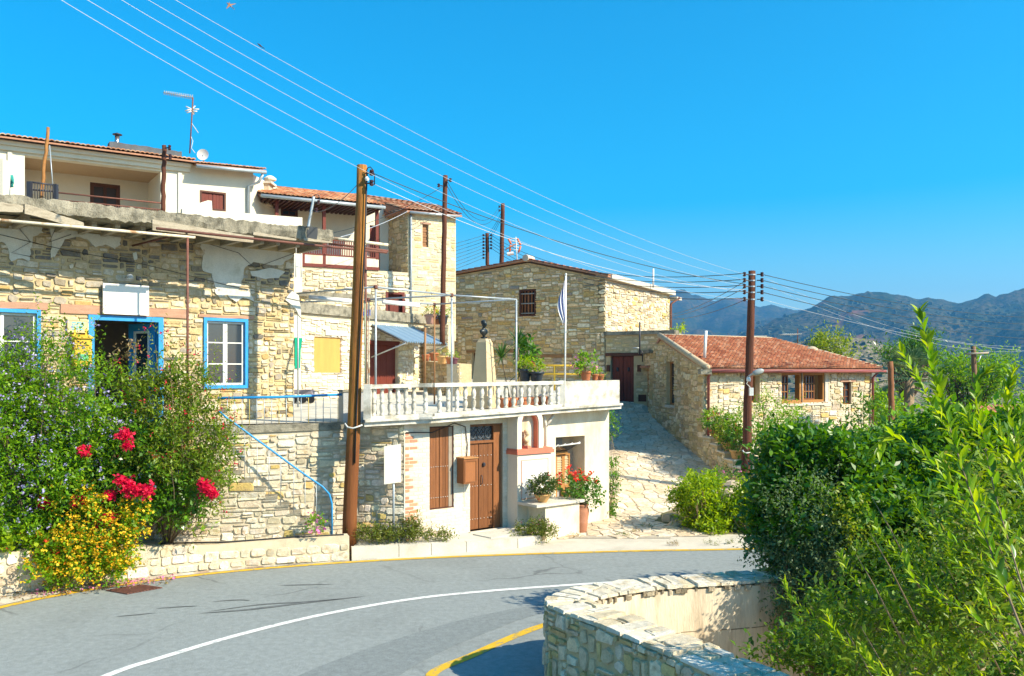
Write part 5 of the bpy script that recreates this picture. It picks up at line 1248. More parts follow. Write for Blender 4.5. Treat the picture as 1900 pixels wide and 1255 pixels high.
# left end chimney bit and vents
ck = thing("chimney", "small stone chimney beside the tiled balcony roof", "chimney", P(487, 348, 31)); c_ = P(485, 345, 31.2)
mb = MB(); mb.box(c_.x - .3, c_.x + .35, c_.y - .3, c_.y + .3, 10.2, 10.95); mb.build("stack", surf("stack_stone", (.5, .42, .3), .9, .3, 6, 40, .5), ck)
mb = MB(); mb.box(c_.x - .38, c_.x + .45, c_.y - .36, c_.y + .36, 10.95, 11.03); mb.build("cap", CONC_PALE, ck)
mb = MB(); c2 = P(500, 350, 32); mb.lathe([(.13, -.6), (.13, .05), (.22, .06), (.24, .12), (.10, .22), (.02, .24)], P(501, 338, 32), 12); o_ = mb.build("roof_vent", WHITE, None); props(o_, "white round roof vent with a cap behind the tiled roof", "vent")
# tower
T0, T1 = Vector(XY(703, 34.6)), Vector(XY(757, 32.9)); T2 = T1 + Vector((1.77, 1.0)).normalized() * 2.02
TW = Building("stone_tower", "tall narrow stone block with brick filled slit window and tiled top", "tower", (T1.x, T1.y, 6))
TL, TR_ = Wall([T0, T1]), Wall([T1, T2])
ztl = H + (690 - 393) / F * 32.9
PAL_TOW = pal(((.64, .55, .36), 45), ((.62, .46, .22), 15), ((.68, .62, .48), 30), ((.52, .42, .28), 12))
wl1 = TW.wall(TL, 5.6, ztl, (), .3, MORTAR_TAN); a = TR_.uv(784, 416); b = TR_.uv(795, 459); rs_ = (a[0], b[0], b[1], a[1])
wl2 = TW.wall(TR_, 5.4, ztl, [rs_], .3, surf("tower_render", (.62, .52, .34), .95, .15, 5, 50, .5))
TW.stones(wl1, masonry(TL, 7.6, ztl, (), .10, .085, (2, 4), (1, 3), PAL_TAN, 53, (.01, .035), .014))
TW.stones(wl2, masonry(TR_, 5.7, ztl, [rs_], .12, .10, (2, 4), (1, 2), PAL_TOW, 54, (.005, .02), .022))
TW.finish(150)
mb = MB(); TR_.box(mb, *rs_, -.2, -.10); wf = mb.build("window_infill", surf("infill_brick", (.30, .15, .07), .9, .15), TW.root)
for k in range(9): 
    z = rs_[2] + (rs_[3] - rs_[2]) * k / 9; mb = MB(); TR_.box(mb, rs_[0] + .01, rs_[1] - .01, z + .006, z + (rs_[3] - rs_[2]) / 9 - .006, -.11, -.07 - .02 * (k % 2)); mb.build("brick", surf("b%d" % k, (.34, .17, .08), .9, .2) if False else bpy.data.materials["infill_brick"], wf)
mb = MB(); TR_.box(mb, rs_[0] - .08, rs_[1] + .1, rs_[3], rs_[3] + .07, -.1, .03); mb.build("lintel", LINTEL, TW.root)
mb = MB(); TL.box(mb, 0.0, .001, 6, 6.1, 0, .1)
for w_, u_ in ((TL, .12), (TR_, .1)): pipe("downpipe", [w_.m(u_, 6.0 if w_ is TR_ else 7.6, .06), w_.m(u_, ztl - .1, .06)], .045, GALV, TW.root)
pipe("gutter", [TR_.m(.0, ztl - .05, .2), TR_.m(TR_.L, ztl - .03, .2)], .05, GALV, TW.root)
# tower back parts (to the right, behind the dark pole)
T3 = T2 + Vector((-1.2, 3.2)); BKW = Wall([T2, T3]); V, Fc = core(BKW, 5.4, ztl, (), .3); emit("wall", V, Fc, MORTAR_TAN, TW.root)
tq = [TL.m(0, ztl + .02, .2), TL.m(TL.L, ztl + .02, .2).lerp(TR_.m(0, ztl + .02, .25), .5), TR_.m(TR_.L + .15, ztl + .02, .25)]
rg0, rg1 = P(655, 362, 35.4), P(812, 384, 35.6)
right = tq[2] - tq[1]; 
mb = MB(); V = [tq[0], tq[1], tq[2], rg1, rg0]; mb.prism(V, (0, 0, -.08)); rf2 = mb.build("roof", TERRA_OLD, TW.root)
tl_p = []
def tri_tiles(a, b, c, d, nu, nv, seed):
    R = random.Random(seed); out = []
    for j in range(nv):
        for i in range(nu):
            def q(u, v): return a.lerp(b, u).lerp(d.lerp(c, u), v)
            p0, p1, p2, p3 = q(i / nu, j / nv), q((i + 1) / nu, j / nv), q((i + 1) / nu, min(1, (j + 1.06) / nv)), q(i / nu, min(1, (j + 1.06) / nv))
            n = (p1 - p0).cross(p3 - p0).normalized(); n = n if n.z > 0 else -n; w_ = (p1 - p0).length; V = []
            for (A, B, l) in ((p0, p1, .04), (p3, p2, .015)):
                for k in range(5): t = math.pi * k / 4; V.append(A.lerp(B, .5 - .5 * math.cos(t)) + n * (l + w_ * .32 * math.sin(t)))
            cc = R.choice([(.50, .21, .10), (.50, .26, .14), (.42, .15, .07), (.56, .33, .2)]); m_ = R.uniform(.8, 1.15)
            out.append((rf2, V, [(k, k + 1, 6 + k, 5 + k) for k in range(4)], tuple(x * m_ for x in cc), 1 / p0.y ** 2))
    return out
spread_pieces(tri_tiles(tq[1], tq[2], rg1, rg0, 14, 8, 5) + tri_tiles(tq[0], tq[1], rg0.lerp(rg1, .4), rg0, 10, 8, 6), TW.root, 'roof_tile', TILE, 'small_roof_tile', 120)
# lower continuation right of the dark pole
RW2 = Wall([XY(818, 34.2), XY(838, 34.6)]); V, Fc = core(RW2, 5.4, lambda u: 8.75 - u * .9, (), 2.0); emit("back_wing", V, Fc, bpy.data.materials["tower_render"], TW.root)
UH.finish(200)
# upper terrace between
V = [AW.m(0, 6.0, -.3), AW.m(AW.L, 6.0, -.3), Vector((-2.4, 36, 6.0)), UW.m(UW.L, 6.0, -.4), UW.m(0, 6.0, -.4)]
emit("upper_terrace", V, [tuple(range(5))], CONC_PALE, kind='structure', recalc=True)

# ---------------------------------------------------------------- white house up on the left
HA, HB = Vector(XY(-60, 25.4)), Vector(XY(470, 30.0)); HD_ = (HB - HA).normalized()
VH = Building("villa", "cream white house with recessed balcony and tiled eaves on the left skyline", "house", (-11, 28.5, 7))
W = Wall([HA, HB]); zt4 = H + (690 - 262) / F * 26.0
a = W.uv(46, 288); b = W.uv(298, 388); rb_ = (a[0], b[0], 7.6, a[1]); a = W.uv(371, 353); b = W.uv(419, 393); rw_ = (a[0], b[0], b[1], a[1])
wo = VH.wall(W, 6.5, zt4, [rb_, rw_], .35, WHITE)
RBW = Wall([W.m(rb_[0] - .1, 0, -2.1).xy, W.m(rb_[1] + .1, 0, -2.1).xy])
a = RBW.uv(167, 338); b = RBW.uv(223, 392); rd_ = (a[0], b[0], 8.0, a[1])
VH.wall(RBW, 7.4, rb_[3] + .1, [rd_], .2, surf("cream_wall", (.62, .56, .45), .9, .05, 1.5, 25, .1), name='balcony_wall')
for u in (rb_[0], rb_[1]):
    mb = MB(); W.box(mb, u - .15 if u == rb_[0] else u + .002, u - .002 if u == rb_[0] else u + .15, 7.5, rb_[3], -2.1, -.36); mb.build("side_wall", bpy.data.materials["cream_wall"], VH.root)
mb = MB(); W.box(mb, rb_[0] - .1, rb_[1] + .1, rb_[3] + .002, rb_[3] + .12, -2.1, -.36); mb.build("soffit", surf("tan_soffit", (.42, .29, .17), .8, .06), VH.root)
mb = MB(); W.box(mb, rb_[0], rb_[1], 7.5, 7.6, -2.1, .0); mb.build("balcony_floor", CONC_PALE, VH.root)
f_ = window(RBW, VH.root, rd_, WOOD_DARK, nx=2, ny=1, fw=.12, d=-.05, name='balcony_door', midbar=.1, pane=False)
mb = MB(); RBW.box(mb, rd_[0] + .1, rd_[1] - .1, rd_[2] + .1, rd_[3] - .1, -.09, -.08); mb.build('panel', plain('dark_backing', (.035, .02, .015), .5), f_)  # added dark backing stands in for the door glass
mb = MB(); W.ring(mb, rw_[0], rw_[1], rw_[2], rw_[3], .06, -.2, .02); wf = mb.build("window", WOOD_DARK, VH.root)
for k in range(2):
    a_ = rw_[0] + .06 + (rw_[1] - rw_[0] - .12) * k / 2; b_ = a_ + (rw_[1] - rw_[0] - .12) / 2 - .01; mb = MB(); W.box(mb, a_, b_, rw_[2] + .06, rw_[3] - .06, -.08, -.04); s_ = mb.build("shutter", WOOD_RED, VH.root); planks(W, s_, (a_ + .01, b_ - .01, rw_[2] + .07, rw_[3] - .07), 3, WOOD_RED, -.045, -.03)
# cornice mouldings, pilasters
cu = W.uv(352, 300)[0]
mb = MB(); W.box(mb, -.1, cu, zt4 - .30, zt4 - .16, 0.003, .10); mb.build("cornice", WHITE, VH.root)
mb = MB(); W.box(mb, -.1, cu, zt4 - .16, zt4 - .04, 0.003, .20); mb.build("cornice", WHITE, VH.root)
for px in (14, 330): mb = MB(); u = W.uv(px, 330)[0]; W.box(mb, u, u + .12, 7, zt4 - .31, .003, .05); mb.build("pilaster", WHITE, VH.root)
# tiled eave
e0 = W.m(-.2, zt4 + .0, .42); e1 = W.m(cu + .1, zt4, .42); upv = Vector((-W.nv[0].x * 3, -W.nv[0].y * 3, .55))
mb = MB(); mb.prism([p - Vector((0, 0, .03)) for p in (e0, e1, e1 + upv, e0 + upv)], (0, 0, .05)); rf = mb.build("roof", TERRA_OLD, VH.root)
tiles(e0 + Vector((0, 0, .02)), e1 - e0, upv, 46, 6, rf, VH.root, 62, [(.50, .24, .13), (.56, .32, .2), (.42, .2, .11), (.5, .34, .22)], limit=150)
e0 = W.m(cu + .1, zt4 - .10, .5); e1 = W.m(W.L + .3, zt4 - .02, .5); upv = Vector((-W.nv[0].x * 3, -W.nv[0].y * 3, .55))
mb = MB(); mb.prism([p - Vector((0, 0, .03)) for p in (e0, e1, e1 + upv, e0 + upv)], (0, 0, .05)); rf = mb.build("roof", TERRA_OLD, VH.root)
tiles(e0 + Vector((0, 0, .02)), e1 - e0, upv, 20, 6, rf, VH.root, 63, [(.50, .24, .13), (.56, .32, .2), (.42, .2, .11)], limit=100)
pipe("gutter", [e0 + Vector((0, 0, -.06)), e1 + Vector((0, 0, -.06))], .06, GALV, VH.root)
gu = W.uv(460, 340)[0]; pipe("downpipe", [W.m(W.L + .2, zt4 - .15, .45), W.m(W.L + .1, zt4 - .4, .3), W.m(gu, zt4 - .55, .08), W.m(gu, 8.2, .08)], .05, GALV, VH.root)
SD_ = Wall([HB, HB + Vector((.35, 3))]); V, Fc = core(SD_, 6.5, zt4 - .1, (), .3); emit("wall", V, Fc, WHITE, VH.root)
# balcony railing
vr = thing("balcony_railing", "thin brown railing of the recessed villa balcony", "railing", W.m((rb_[0] + rb_[1]) / 2, 8.9, .05))
a = W.uv(100, 357, .03); b = W.uv(299, 379, .03)
pipe("rail", [W.m(a[0], a[1], .03), W.m(b[0], a[1], .03)], .025, RUST, vr); pipe("rail", [W.m(a[0], a[1] - .22, .03), W.m(b[0], a[1] - .22, .03)], .018, RUST, vr)
for k in range(40):
    u = a[0] + (b[0] - a[0]) * (k + .5) / 40; pipe("bar", [W.m(u, a[1] - .9, .03), W.m(u, a[1] - .22, .03)], .011, RUST, vr, 5)
# chunk of grey roof, flue, aerial, dish on top
gb = W.m(W.uv(205, 280)[0], zt4 + .05, -.4); ge = W.m(W.uv(340, 290)[0], zt4 + .05, -.4)
rough_bar("roof_parapet", gb, ge, .4, .38, 20, .03, surf("grey_felt", (.10, .11, .12), .9, .2, 4, 40, .4), VH.root, seed=5)
fl = thing("flue_pipe", "short steel flue with flat cap on the grey roof", "flue", W.m(W.uv(216, 275)[0], zt4 + .3, -.4)); q = W.m(W.uv(216, 280, -.4)[0], 0, -.4); zq = H + (690 - 253) / F * q.y
pipe("tube", [(q.x, q.y, zt4 + .2), (q.x + .03, q.y, zq)], .075, plain("steel", (.5, .5, .5), .25, .9), fl, 10); mb = MB(); mb.lathe([(.05, .0), (.15, .02), (.15, .04), (.02, .09)], (q.x + .03, q.y, zq + .02), 10); mb.build("cap", DKMETAL, fl)
def yagi(label, base, top, boom_a, boom_b, nel, mat, ell=.35):
    t = thing("tv_aerial", label, "aerial", base); pipe("mast", [base, top], .022, RUST, t, 6); pipe("boom", [boom_a, boom_b], .016, GALV, t, 5)
    a, b = Vector(boom_a), Vector(boom_b); d = (b - a).normalized(); s = d.cross(Vector((0, 0, 1))).normalized()
    for k in range(nel):
        p = a.lerp(b, (k + .5) / nel); l = ell * (.7 + .3 * k / nel); pipe("element", [p - s * l * .5 - Vector((0, 0, .03)), p + s * l * .5 + Vector((0, 0, .03))], .012, mat, t, 4)
    return t
ya = 29.0; q = P(352, 285, ya)
t_ = yagi("tall rusty mast with a long toothed aerial above the villa roof", q, P(358, 181, ya), P(303, 172, ya - .4), P(358, 181, ya), 16, SASH, .30)
for py, l in ((203, .24), (207, .18)):
    c_ = P(356, py, ya)
    for a_ in range(5): pipe("element", [c_, c_ + Vector((l * math.cos(a_ * 1.25), l * .4 * math.sin(a_ * 1.7), l * .6 * math.sin(a_ * 1.25)))], .02, SASH, t_, 4)
pipe("cable", [P(355, 228, ya), P(362, 238, ya), P(368, 247, ya)], .01, SASH, t_, 5); pipe("cable", [P(353, 250, ya), P(358, 262, ya), P(355, 275, ya), P(362, 284, ya)], .01, SASH, t_, 5)
ds = thing("satellite_dish", "small round white satellite dish on the villa roof", "satellite dish", P(375, 292, ya)); mb = MB(); c_ = P(376, 287, ya)
V = []; Fc = []
for k in range(5):
    for j in range(14): r = .2 * k / 4; t = 2 * math.pi * j / 14; V.append(c_ + Vector((r * math.cos(t), -.25 * (r * r) * 4 + .05, r * math.sin(t) * .95)))
for k in range(4):
    for j in range(14): Fc.append((k * 14 + j, k * 14 + (j + 1) % 14, (k + 1) * 14 + (j + 1) % 14, (k + 1) * 14 + j))
emit("reflector", V, Fc, SASH, ds, smooth=True); pipe("bracket", [c_ + Vector((0, .05, 0)), c_ + Vector((0, .15, -.4))], .025, GALV, ds, 6)
# white parapet in front of the villa
PA = Wall([XY(338, 26.6), XY(561, 28.6)])
pr = thing("roof_parapet_wall", "white stepped parapet wall behind the old flat roof", "wall", PA.m(PA.L / 2, 8, 0))
pl = [PA.uv(*p) for p in ((338, 440), (561, 440), (561, 404), (394, 391), (393, 373), (386, 372), (338, 387))]
pl = [(u, 6.8 if i < 2 else z) for i, (u, z) in enumerate(pl)]
n = len(pl); V = [PA.m(u, z, 0) for u, z in pl] + [PA.m(u, z, -.25) for u, z in pl]
emit("body", V, [tuple(range(n)), tuple(reversed(range(n, 2 * n)))] + [(i, n + i, n + (i + 1) % n, (i + 1) % n) for i in range(n)], WHITE, pr, recalc=True)
mb = MB(); mb.box(PA.p[0].x - 7, PA.p[0].x + 1, 24, 28, 7.2, 7.55); 
# back rows: hidden body of the hillside so nothing shows through from the side
mb = MB(); mb.box(-22, -9.4, 30.5, 40, 0, 8); mb.box(-9.2, -4.2, 34.5, 44, 0, 8.0)
emit("hillside", mb.V, mb.F, GROUND, kind='structure')

# ---------------------------------------------------------------- the tall stone house with gable
GA, GB = Vector((-3.01, 42.3)), Vector((4.16, 38.5))
SH = Building("gabled_stone_house", "tall stone house in shade with shallow gable and small barred window", "house", (.5, 40.5, 3))
W = Wall([GA, GB]); uR = W.uv(980, 500)[0]; zL, zR, zP = H + 177 / F * 42.3, H + 173 / F * 38.5, W.uv(980, 488)[1]
ztg = lambda u: zL + (zP - zL) * (u / uR) if u < uR else zP + (zR - zP) * ((u - uR) / (W.L - uR))
a = W.uv(965, 539); b = W.uv(994, 586); rwn = (a[0], b[0], b[1], a[1]); a = W.uv(876, 655); b = W.uv(912, 708); rdo = (a[0], b[0], 3.2, a[1])
wo = SH.wall(W, 2.6, ztg, [rwn, rdo], .5, MORTAR_TAN, extra=[uR])
l1 = (W.uv(866, 650)[0], W.uv(955, 650)[0], rdo[3] + .0, rdo[3] + .13); l2 = (W.uv(985, 660)[0], W.uv(1062, 662)[0], W.uv(1020, 664)[1], W.uv(1020, 658)[1])
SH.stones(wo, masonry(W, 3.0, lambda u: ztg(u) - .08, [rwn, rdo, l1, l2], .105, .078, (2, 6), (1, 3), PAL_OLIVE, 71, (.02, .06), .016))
for l in (l1, l2): plate("lintel", W, jag([(l[0], l[2]), (l[1], l[2]), (l[1], l[3]), (l[0], l[3])], 4, .012, 5), -.02, .06, surf("brown_lintel", (.26, .14, .06), .9, .2) if l is l1 else bpy.data.materials["brown_lintel"], SH.root)
mb = MB(); W.box(mb, *rdo, -.3, -.2); mb.build("door", WOOD_DARK, SH.root)
mb = MB(); W.ring(mb, rwn[0] - .02, rwn[1] + .02, rwn[2] - .02, rwn[3] + .02, .07, -.2, .05); wf = mb.build("window", WOOD_DARK, SH.root)
mb = MB(); W.box(mb, rwn[0] + .02, rwn[1] - .02, rwn[2] + .02, rwn[3] - .02, -.25, -.18); mb.build("backing", BLACK, wf)
for k in range(5):
    u = rwn[0] + .07 + (rwn[1] - rwn[0] - .14) * k / 4; mb = MB(); W.box(mb, u - .045, u + .045, rwn[2] + .04, rwn[3] - .04, -.1, -.06); mb.build("bar", WOOD_DOOR, wf)
for k in range(3):
    z = rwn[2] + .12 + (rwn[3] - rwn[2] - .3) * k / 2; mb = MB(); W.box(mb, rwn[0] + .04, rwn[1] - .04, z - .02, z + .03, -.058, .0); mb.build("crossbar", surf("grey_bar", (.25, .24, .22), .8, .1) if k == 0 else bpy.data.materials["grey_bar"], wf)
nG = Vector((-W.nv[0].x, -W.nv[0].y)); R1 = Wall([GB, GB + nG * 9.4])
wo = SH.wall(R1, 2.6, lambda u: zR - .03, (), .4, MORTAR_PALE, name='side_wall')
SH.stones(wo, masonry(R1, 5.6, zR - .1, (), .115, .075, (2, 6), (1, 3), PAL_WARM, 72, (.015, .05), .013))
SH.finish()
back = Vector((nG.x, nG.y, 0)) * 9.6
for s, (ua, ub_, za, zb2) in enumerate(((-.28, uR, zL - .05, zP + .02), (uR, W.L + .22, zP + .02, zR - .02))):
    p, q = W.m(ua, za + .06, .22), W.m(ub_, zb2 + .06, .22); mb = MB(); mb.prism([p, q, q + back, p + back], (0, 0, .07)); rf = mb.build("roof", TERRA_OLD, SH.root)
    nt_ = 13
    for k in range(nt_):      # verge tiles stepping up the gable
        a = p.lerp(q, k / nt_); b = p.lerp(q, (k + 1.05) / nt_); lift = Vector((0, 0, .07 + .035))
        a2, b2 = (a + lift, b + Vector((0, 0, .075))) if s == 0 else (a + Vector((0, 0, .075)), b + lift)
        bk_ = Vector((nG.x, nG.y, 0)) * .55; mb = MB(); c_ = random.Random(k + s * 50).choice([(.42, .14, .07), (.36, .12, .06), (.46, .2, .1)])
        mb.hexa([a2, b2, b2 + bk_, a2 + bk_, *[v + Vector((0, 0, .035)) for v in (a2, b2, b2 + bk_, a2 + bk_)]], c_); mb.build("verge_tile", TILE, rf)
mb = MB(); p = W.m(uR, zP + .2, .3); mb.path([p, p + Vector((nG.x, nG.y, 0)) * .7], .16, 10); mb.build("ridge_tile", surf("pale_ridge", (.5, .42, .34), .9, .15), SH.root)
mb = MB(); R1.box(mb, .1, R1.L + .1, zR - .02, zR + .21, -.5, .30); mb.build("roof_edge", CONC_PALE, SH.root)
pipe("downpipe", [R1.m(R1.L - .1, 5, .1), R1.m(R1.L - .1, zR - .5, .1), R1.m(R1.L + .2, zR - .15, .5)], .06, RUST, SH.root); mb = MB(); R1.box(mb, R1.L + .02, R1.L + .9, zR - .25, zR - .1, -.4, .4); mb.build("rear_eave", CONC_PALE, SH.root)
pipe('vent_pipe', [P(1212, 534, 43), P(1212, 499, 43)], .05, plain('white_vent', (.7, .7, .68), .5), SH.root, 6)
# ---- low building at the head of the alley
LBW = Wall([GB + Vector((.02, -.02)), Vector((6.86, 36.95))])
LBd = Building("barn", "low stone barn in shade with a brown double door at the alley head", "barn", (5, 37.8, 2.8))
a = LBW.uv(1133, 661); b = LBW.uv(1176, 745); rdb = (a[0], b[0], 2.6, a[1])
ztb = 5.82
wo = LBd.wall(LBW, 2.3, ztb, [rdb], .45, surf("barn_render", (.48, .38, .22), .95, .15, 4, 50, .5))
LBd.stones(wo, masonry(LBW, 2.9, ztb - .05, [rdb, (0, rdb[1] + .45, 4.72, 4.95)], .13, .10, (2, 4), (1, 2), PAL_TAN, 73, (.005, .03), .03))
LBd.finish(100)
mb = MB(); LBW.box(mb, -.05, LBW.L + .15, ztb, ztb + .16, -.5, .12); mb.build("coping", CONC, LBd.root)
mb = MB(); LBW.box(mb, *rdb, -.3, -.2); mb.build("door_backing", WOOD_DARK, LBd.root)
umd = (rdb[0] + rdb[1]) / 2
for a_, b_ in ((rdb[0] + .03, umd - .005), (umd + .005, rdb[1] - .03)):
    mb = MB(); LBW.box(mb, a_, b_, 2.7, rdb[3] - .02, -.2, -.15); d_ = mb.build("door", WOOD_RED, LBd.root); planks(LBW, d_, (a_ + .01, b_ - .01, 2.7, rdb[3] - .03), 3, WOOD_RED, -.155, -.12)
    mb = MB(); mb.lathe([(.03, -.09), (.05, -.04), (.05, .04), (.03, .09)], LBW.m((a_ + b_) / 2, 4.3, -.1), 8); mb.build("knocker", DKMETAL, d_)
mb = MB(); LBW.box(mb, .0, rdb[1] + .4, rdb[3], rdb[3] + .14, -.2, .05); mb.build("lintel", WOOD_DARK, LBd.root)
for u in (.06, rdb[1] + .18): mb = MB(); LBW.box(mb, u, u + .16, 4.2, 4.5, 0, .06); mb.build("bracket", WOOD_DARK, LBd.root)
mb = MB(); LBW.box(mb, rdb[1] + .22, rdb[1] + .58, 2.9, 3.2, -.02, .03); mb.build("vent_panel", WOOD_DARK, LBd.root)
mb = MB(); mb.box(6.6, 7.6, 38.2, 40, 2, 5.3); 
q = P(1187, 600, 36.2); am = thing("aerial_mast", "thin dark mast with crossbar rising at the barn corner", "mast", P(1187, 665, 36.2))
pipe("mast", [P(1187, 660, 36.2), P(1187, 598, 36.2)], .035, DKMETAL, am, 6); pipe("arm", [P(1174, 646, 36.2), P(1188, 646, 36.2)], .025, GALV, am, 6); pipe("bracket", [P(1188, 650, 36.2), P(1192, 655, 36.2), P(1192, 672, 36.2)], .025, DKMETAL, am, 6)

# ---------------------------------------------------------------- stone house with the red tiled roof on the right
C0 = Vector((6.66, 30.0)); FAR = Vector((5.76, 37.3)); FR_D = Vector((1.58, 1.0)).normalized(); C1 = C0 + FR_D * 9.42
RH = Building("cottage", "long stone cottage with red tiled hip roof and timber windows right of the alley", "house", (9, 31, 1))
W = Wall([C0, C1]); zE = 4.26
def rr(px0, px1, y0, y1): a = W.uv(px0, y0); b = W.uv(px1, y1); return (a[0], b[0], W.uv(px0, y1)[1], W.uv(px0, y0)[1])
rA, rB, rC_ = rr(1392, 1410, 697, 748), rr(1450, 1538, 692, 749), rr(1564, 1580, 709, 751)
wo = RH.wall(W, -1.2, zE, [rA, rB, rC_], .45, MORTAR_PALE, u0=.45); RH.wall(W, -1.2, zE, (), .03, MORTAR_PALE, u0=0, u1=.449)
RH.stones(wo, masonry(W, .1, zE - .04, [rA, rB, rC_], .085, .07, (2, 6), (1, 3), PAL_WARM, 81, (.02, .05), .011))
GW = Wall([FAR, C0]); sA = 4.87; uA = GW.L - sA; zA = 5.50
ztw = lambda u: (5.12 + (zA - 5.12) * u / uA) if u < uA else zA + (zE + .03 - zA) * (u - uA) / (GW.L - uA)
def grr(px0, px1, y0, y1): a = GW.uv(px0, y0); b = GW.uv(px1, y1); return (a[0], b[0], GW.uv((px0 + px1) / 2, y1)[1], GW.uv((px0 + px1) / 2, y0)[1])
rg1_, rg2_ = grr(1236.5, 1251, 671, 752), grr(1196.5, 1204, 683, 765)
wo2 = RH.wall(GW, .2, ztw, [rg1_, rg2_], .45, MORTAR_TAN, extra=[uA], name='gable_wall', u1=GW.L - .6); RH.wall(GW, .2, ztw, (), .03, MORTAR_TAN, u0=GW.L - .599, name='gable_wall')
RH.stones(wo2, masonry(GW, lambda u: az(GW.at(u)[0].y) + .0, lambda u: ztw(u) - .05, [rg1_, rg2_], .095, .078, (2, 6), (1, 3), PAL_TAN, 82, (.015, .05), .014))
RH.finish()
# windows
window(W, RH.root, rA, WOOD_ORANGE, nx=2, ny=2, fw=.06, d=-.25)
u0, u1, z0, z1 = rB; um1 = u0 + (u1 - u0) * .43; um2 = u0 + (u1 - u0) * .46; um3 = u1 - .20
mb = MB(); W.box(mb, um3 + .0, u1, z0, z1, -.3, -.01); mb.build("window_jamb", CONC_PALE, RH.root)
for k, (a_, b_) in enumerate(((u0, um1), (um2, um3))):
    mb = MB(); W.ring(mb, a_, b_, z0 + .02, z1, .09, -.28, -.06); f = mb.build("window", WOOD_ORANGE, RH.root)
    cells = [(a_ + .09, a_ + .09 + (b_ - a_ - .18) * (.42 if k == 0 else .62))]
    for ca, cb in cells:
        mb = MB(); W.ring(mb, ca, cb, z0 + .11, z1 - .09, .05, -.2, -.12); mb.build("sash", WOOD_DOOR, f)
        g = MB(); W.box(g, ca + .04, cb - .04, z0 + .15, z1 - .13, -.17, -.16); g.build("pane", GLASS, f)
        nb = 2 if k == 0 else 4
        for q in range(1, nb):
            u = ca + (cb - ca) * q / nb; mb = MB(); W.box(mb, u - .02, u + .02, z0 + .15, z1 - .13, -.18, -.125); mb.build("mullion", WOOD_DOOR, f)
        for q in (1, 2):
            z = z0 + .13 + (z1 - z0 - .24) * q / 3; mb = MB(); W.box(mb, ca + .04, cb - .04, z - .015, z + .015, -.178, -.128); mb.build("glazing_bar", WOOD_ORANGE, f)
    mb = MB(); W.box(mb, a_, b_, z0 - .03, z0 + .02, -.28, .02); mb.build("sill", WOOD_ORANGE, f)
pipe("window_pipe", [W.m((um1 + um2) / 2, z0, -.05), W.m((um1 + um2) / 2, z1, -.05)], .02, GALV, RH.root)
window(W, RH.root, rC_, WOOD_DOOR, nx=2, ny=3, fw=.05, d=-.12)
mb = MB(); W.box(mb, rB[0] - .05, rB[1] + .05, z0 - .10, z0 - .035, -.3, .06); mb.build("window_ledge", CONC_PALE, RH.root)
mb = MB(); W.box(mb, rC_[0] - .2, rC_[1] + .2, rC_[3] + .003, rC_[3] + .10, -.1, .05); mb.build("lintel", LINTEL, RH.root)
window(GW, RH.root, rg1_, WOOD_ORANGE, nx=2, ny=3, fw=.07, d=-.18)
mb = MB(); GW.box(mb, *rg2_, -.25, -.15); dd = mb.build("alley_door", WOOD_ORANGE, RH.root); planks(GW, dd, (rg2_[0], rg2_[1], rg2_[2], rg2_[3]), 4, WOOD_ORANGE, -.16, -.12)
mb = MB(); GW.box(mb, rg2_[0] - .3, rg2_[1] + .2, rg2_[3], rg2_[3] + .10, -.2, .14); mb.build("door_lintel", TERRA_OLD, RH.root)
mb = MB(); GW.box(mb, rg2_[0] - .25, rg2_[1] + .3, 1.6, rg2_[2] - .02, -.1, .55); mb.build("door_step", CONC_PALE, RH.root); mb = MB(); GW.box(mb, rg2_[0] + .4, rg2_[1] + .9, 1.6, rg2_[2] - .25, -.1, .62); mb.build("door_step", CONC, RH.root)
mb = MB(); GW.box(mb, rg1_[0] - .1, rg1_[1] + .1, rg1_[2] - .1, rg1_[2] - .005, -.1, .04); mb.build("sill", CONC_PALE, RH.root)
mb = MB(); GW.box(mb, -.4, 1.3, 4.98, 5.12, .0, .20); mb.build("eave_ledge", CONC, RH.root)
# front roof plane, hip
E0 = W.m(-.12, zE + .03, .32); E1 = W.m(W.L + .25, zE + .03, .32); apx = GW.m(uA, zA + .12, .1); RGE = apx + Vector((FR_D.x, FR_D.y, 0)) * 6.6
def quad_tiles(a, b, c, d, nu, nv, par, seed):
    R = random.Random(seed); out = []; q = lambda u, v: a.lerp(b, u).lerp(d.lerp(c, u), v)
    for j in range(nv):
        # keep the tile width even: fewer tiles on the shorter upper rows
        w0 = (b - a).length; wj = (q(1, j / nv) - q(0, j / nv)).length; m_ = max(2, int(round(nu * wj / w0)))
        for i in range(m_):
            p0, p1, p2, p3 = q(i / m_, j / nv), q((i + 1) / m_, j / nv), q((i + 1) / m_, min(1, (j + 1.08) / nv)), q(i / m_, min(1, (j + 1.08) / nv))
            n = (p1 - p0).cross(p3 - p0).normalized(); n = n if n.z > 0 else -n; w_ = (p1 - p0).length; V = []
            for (A, B, l) in ((p0, p1, .085), (p3, p2, .012)):
                for k in range(5): t = math.pi * k / 4; V.append(A.lerp(B, .5 - .5 * math.cos(t)) + n * (l + w_ * .30 * math.sin(t)))
            for k in range(5): t = math.pi * k / 4; V.append(p0.lerp(p1, .5 - .40 * math.cos(t)) + n * (.02 + w_ * .18 * math.sin(t)))
            cc = R.choice([(.33, .12, .06), (.38, .155, .08), (.27, .09, .045), (.42, .21, .125), (.34, .14, .07)]); mm_ = R.uniform(.82, 1.15)
            out.append((par, V, [(k, k + 1, 6 + k, 5 + k) for k in range(4)] + [(k + 1, k, 10 + k, 11 + k) for k in range(4)], tuple(x * mm_ for x in cc), w_ / p0.y ** 3))
    return out
mb = MB(); Rr = E1 + Vector((-1.2, 5.2, 0)); Bk = apx + Vector((0, 5.0, -1.2))
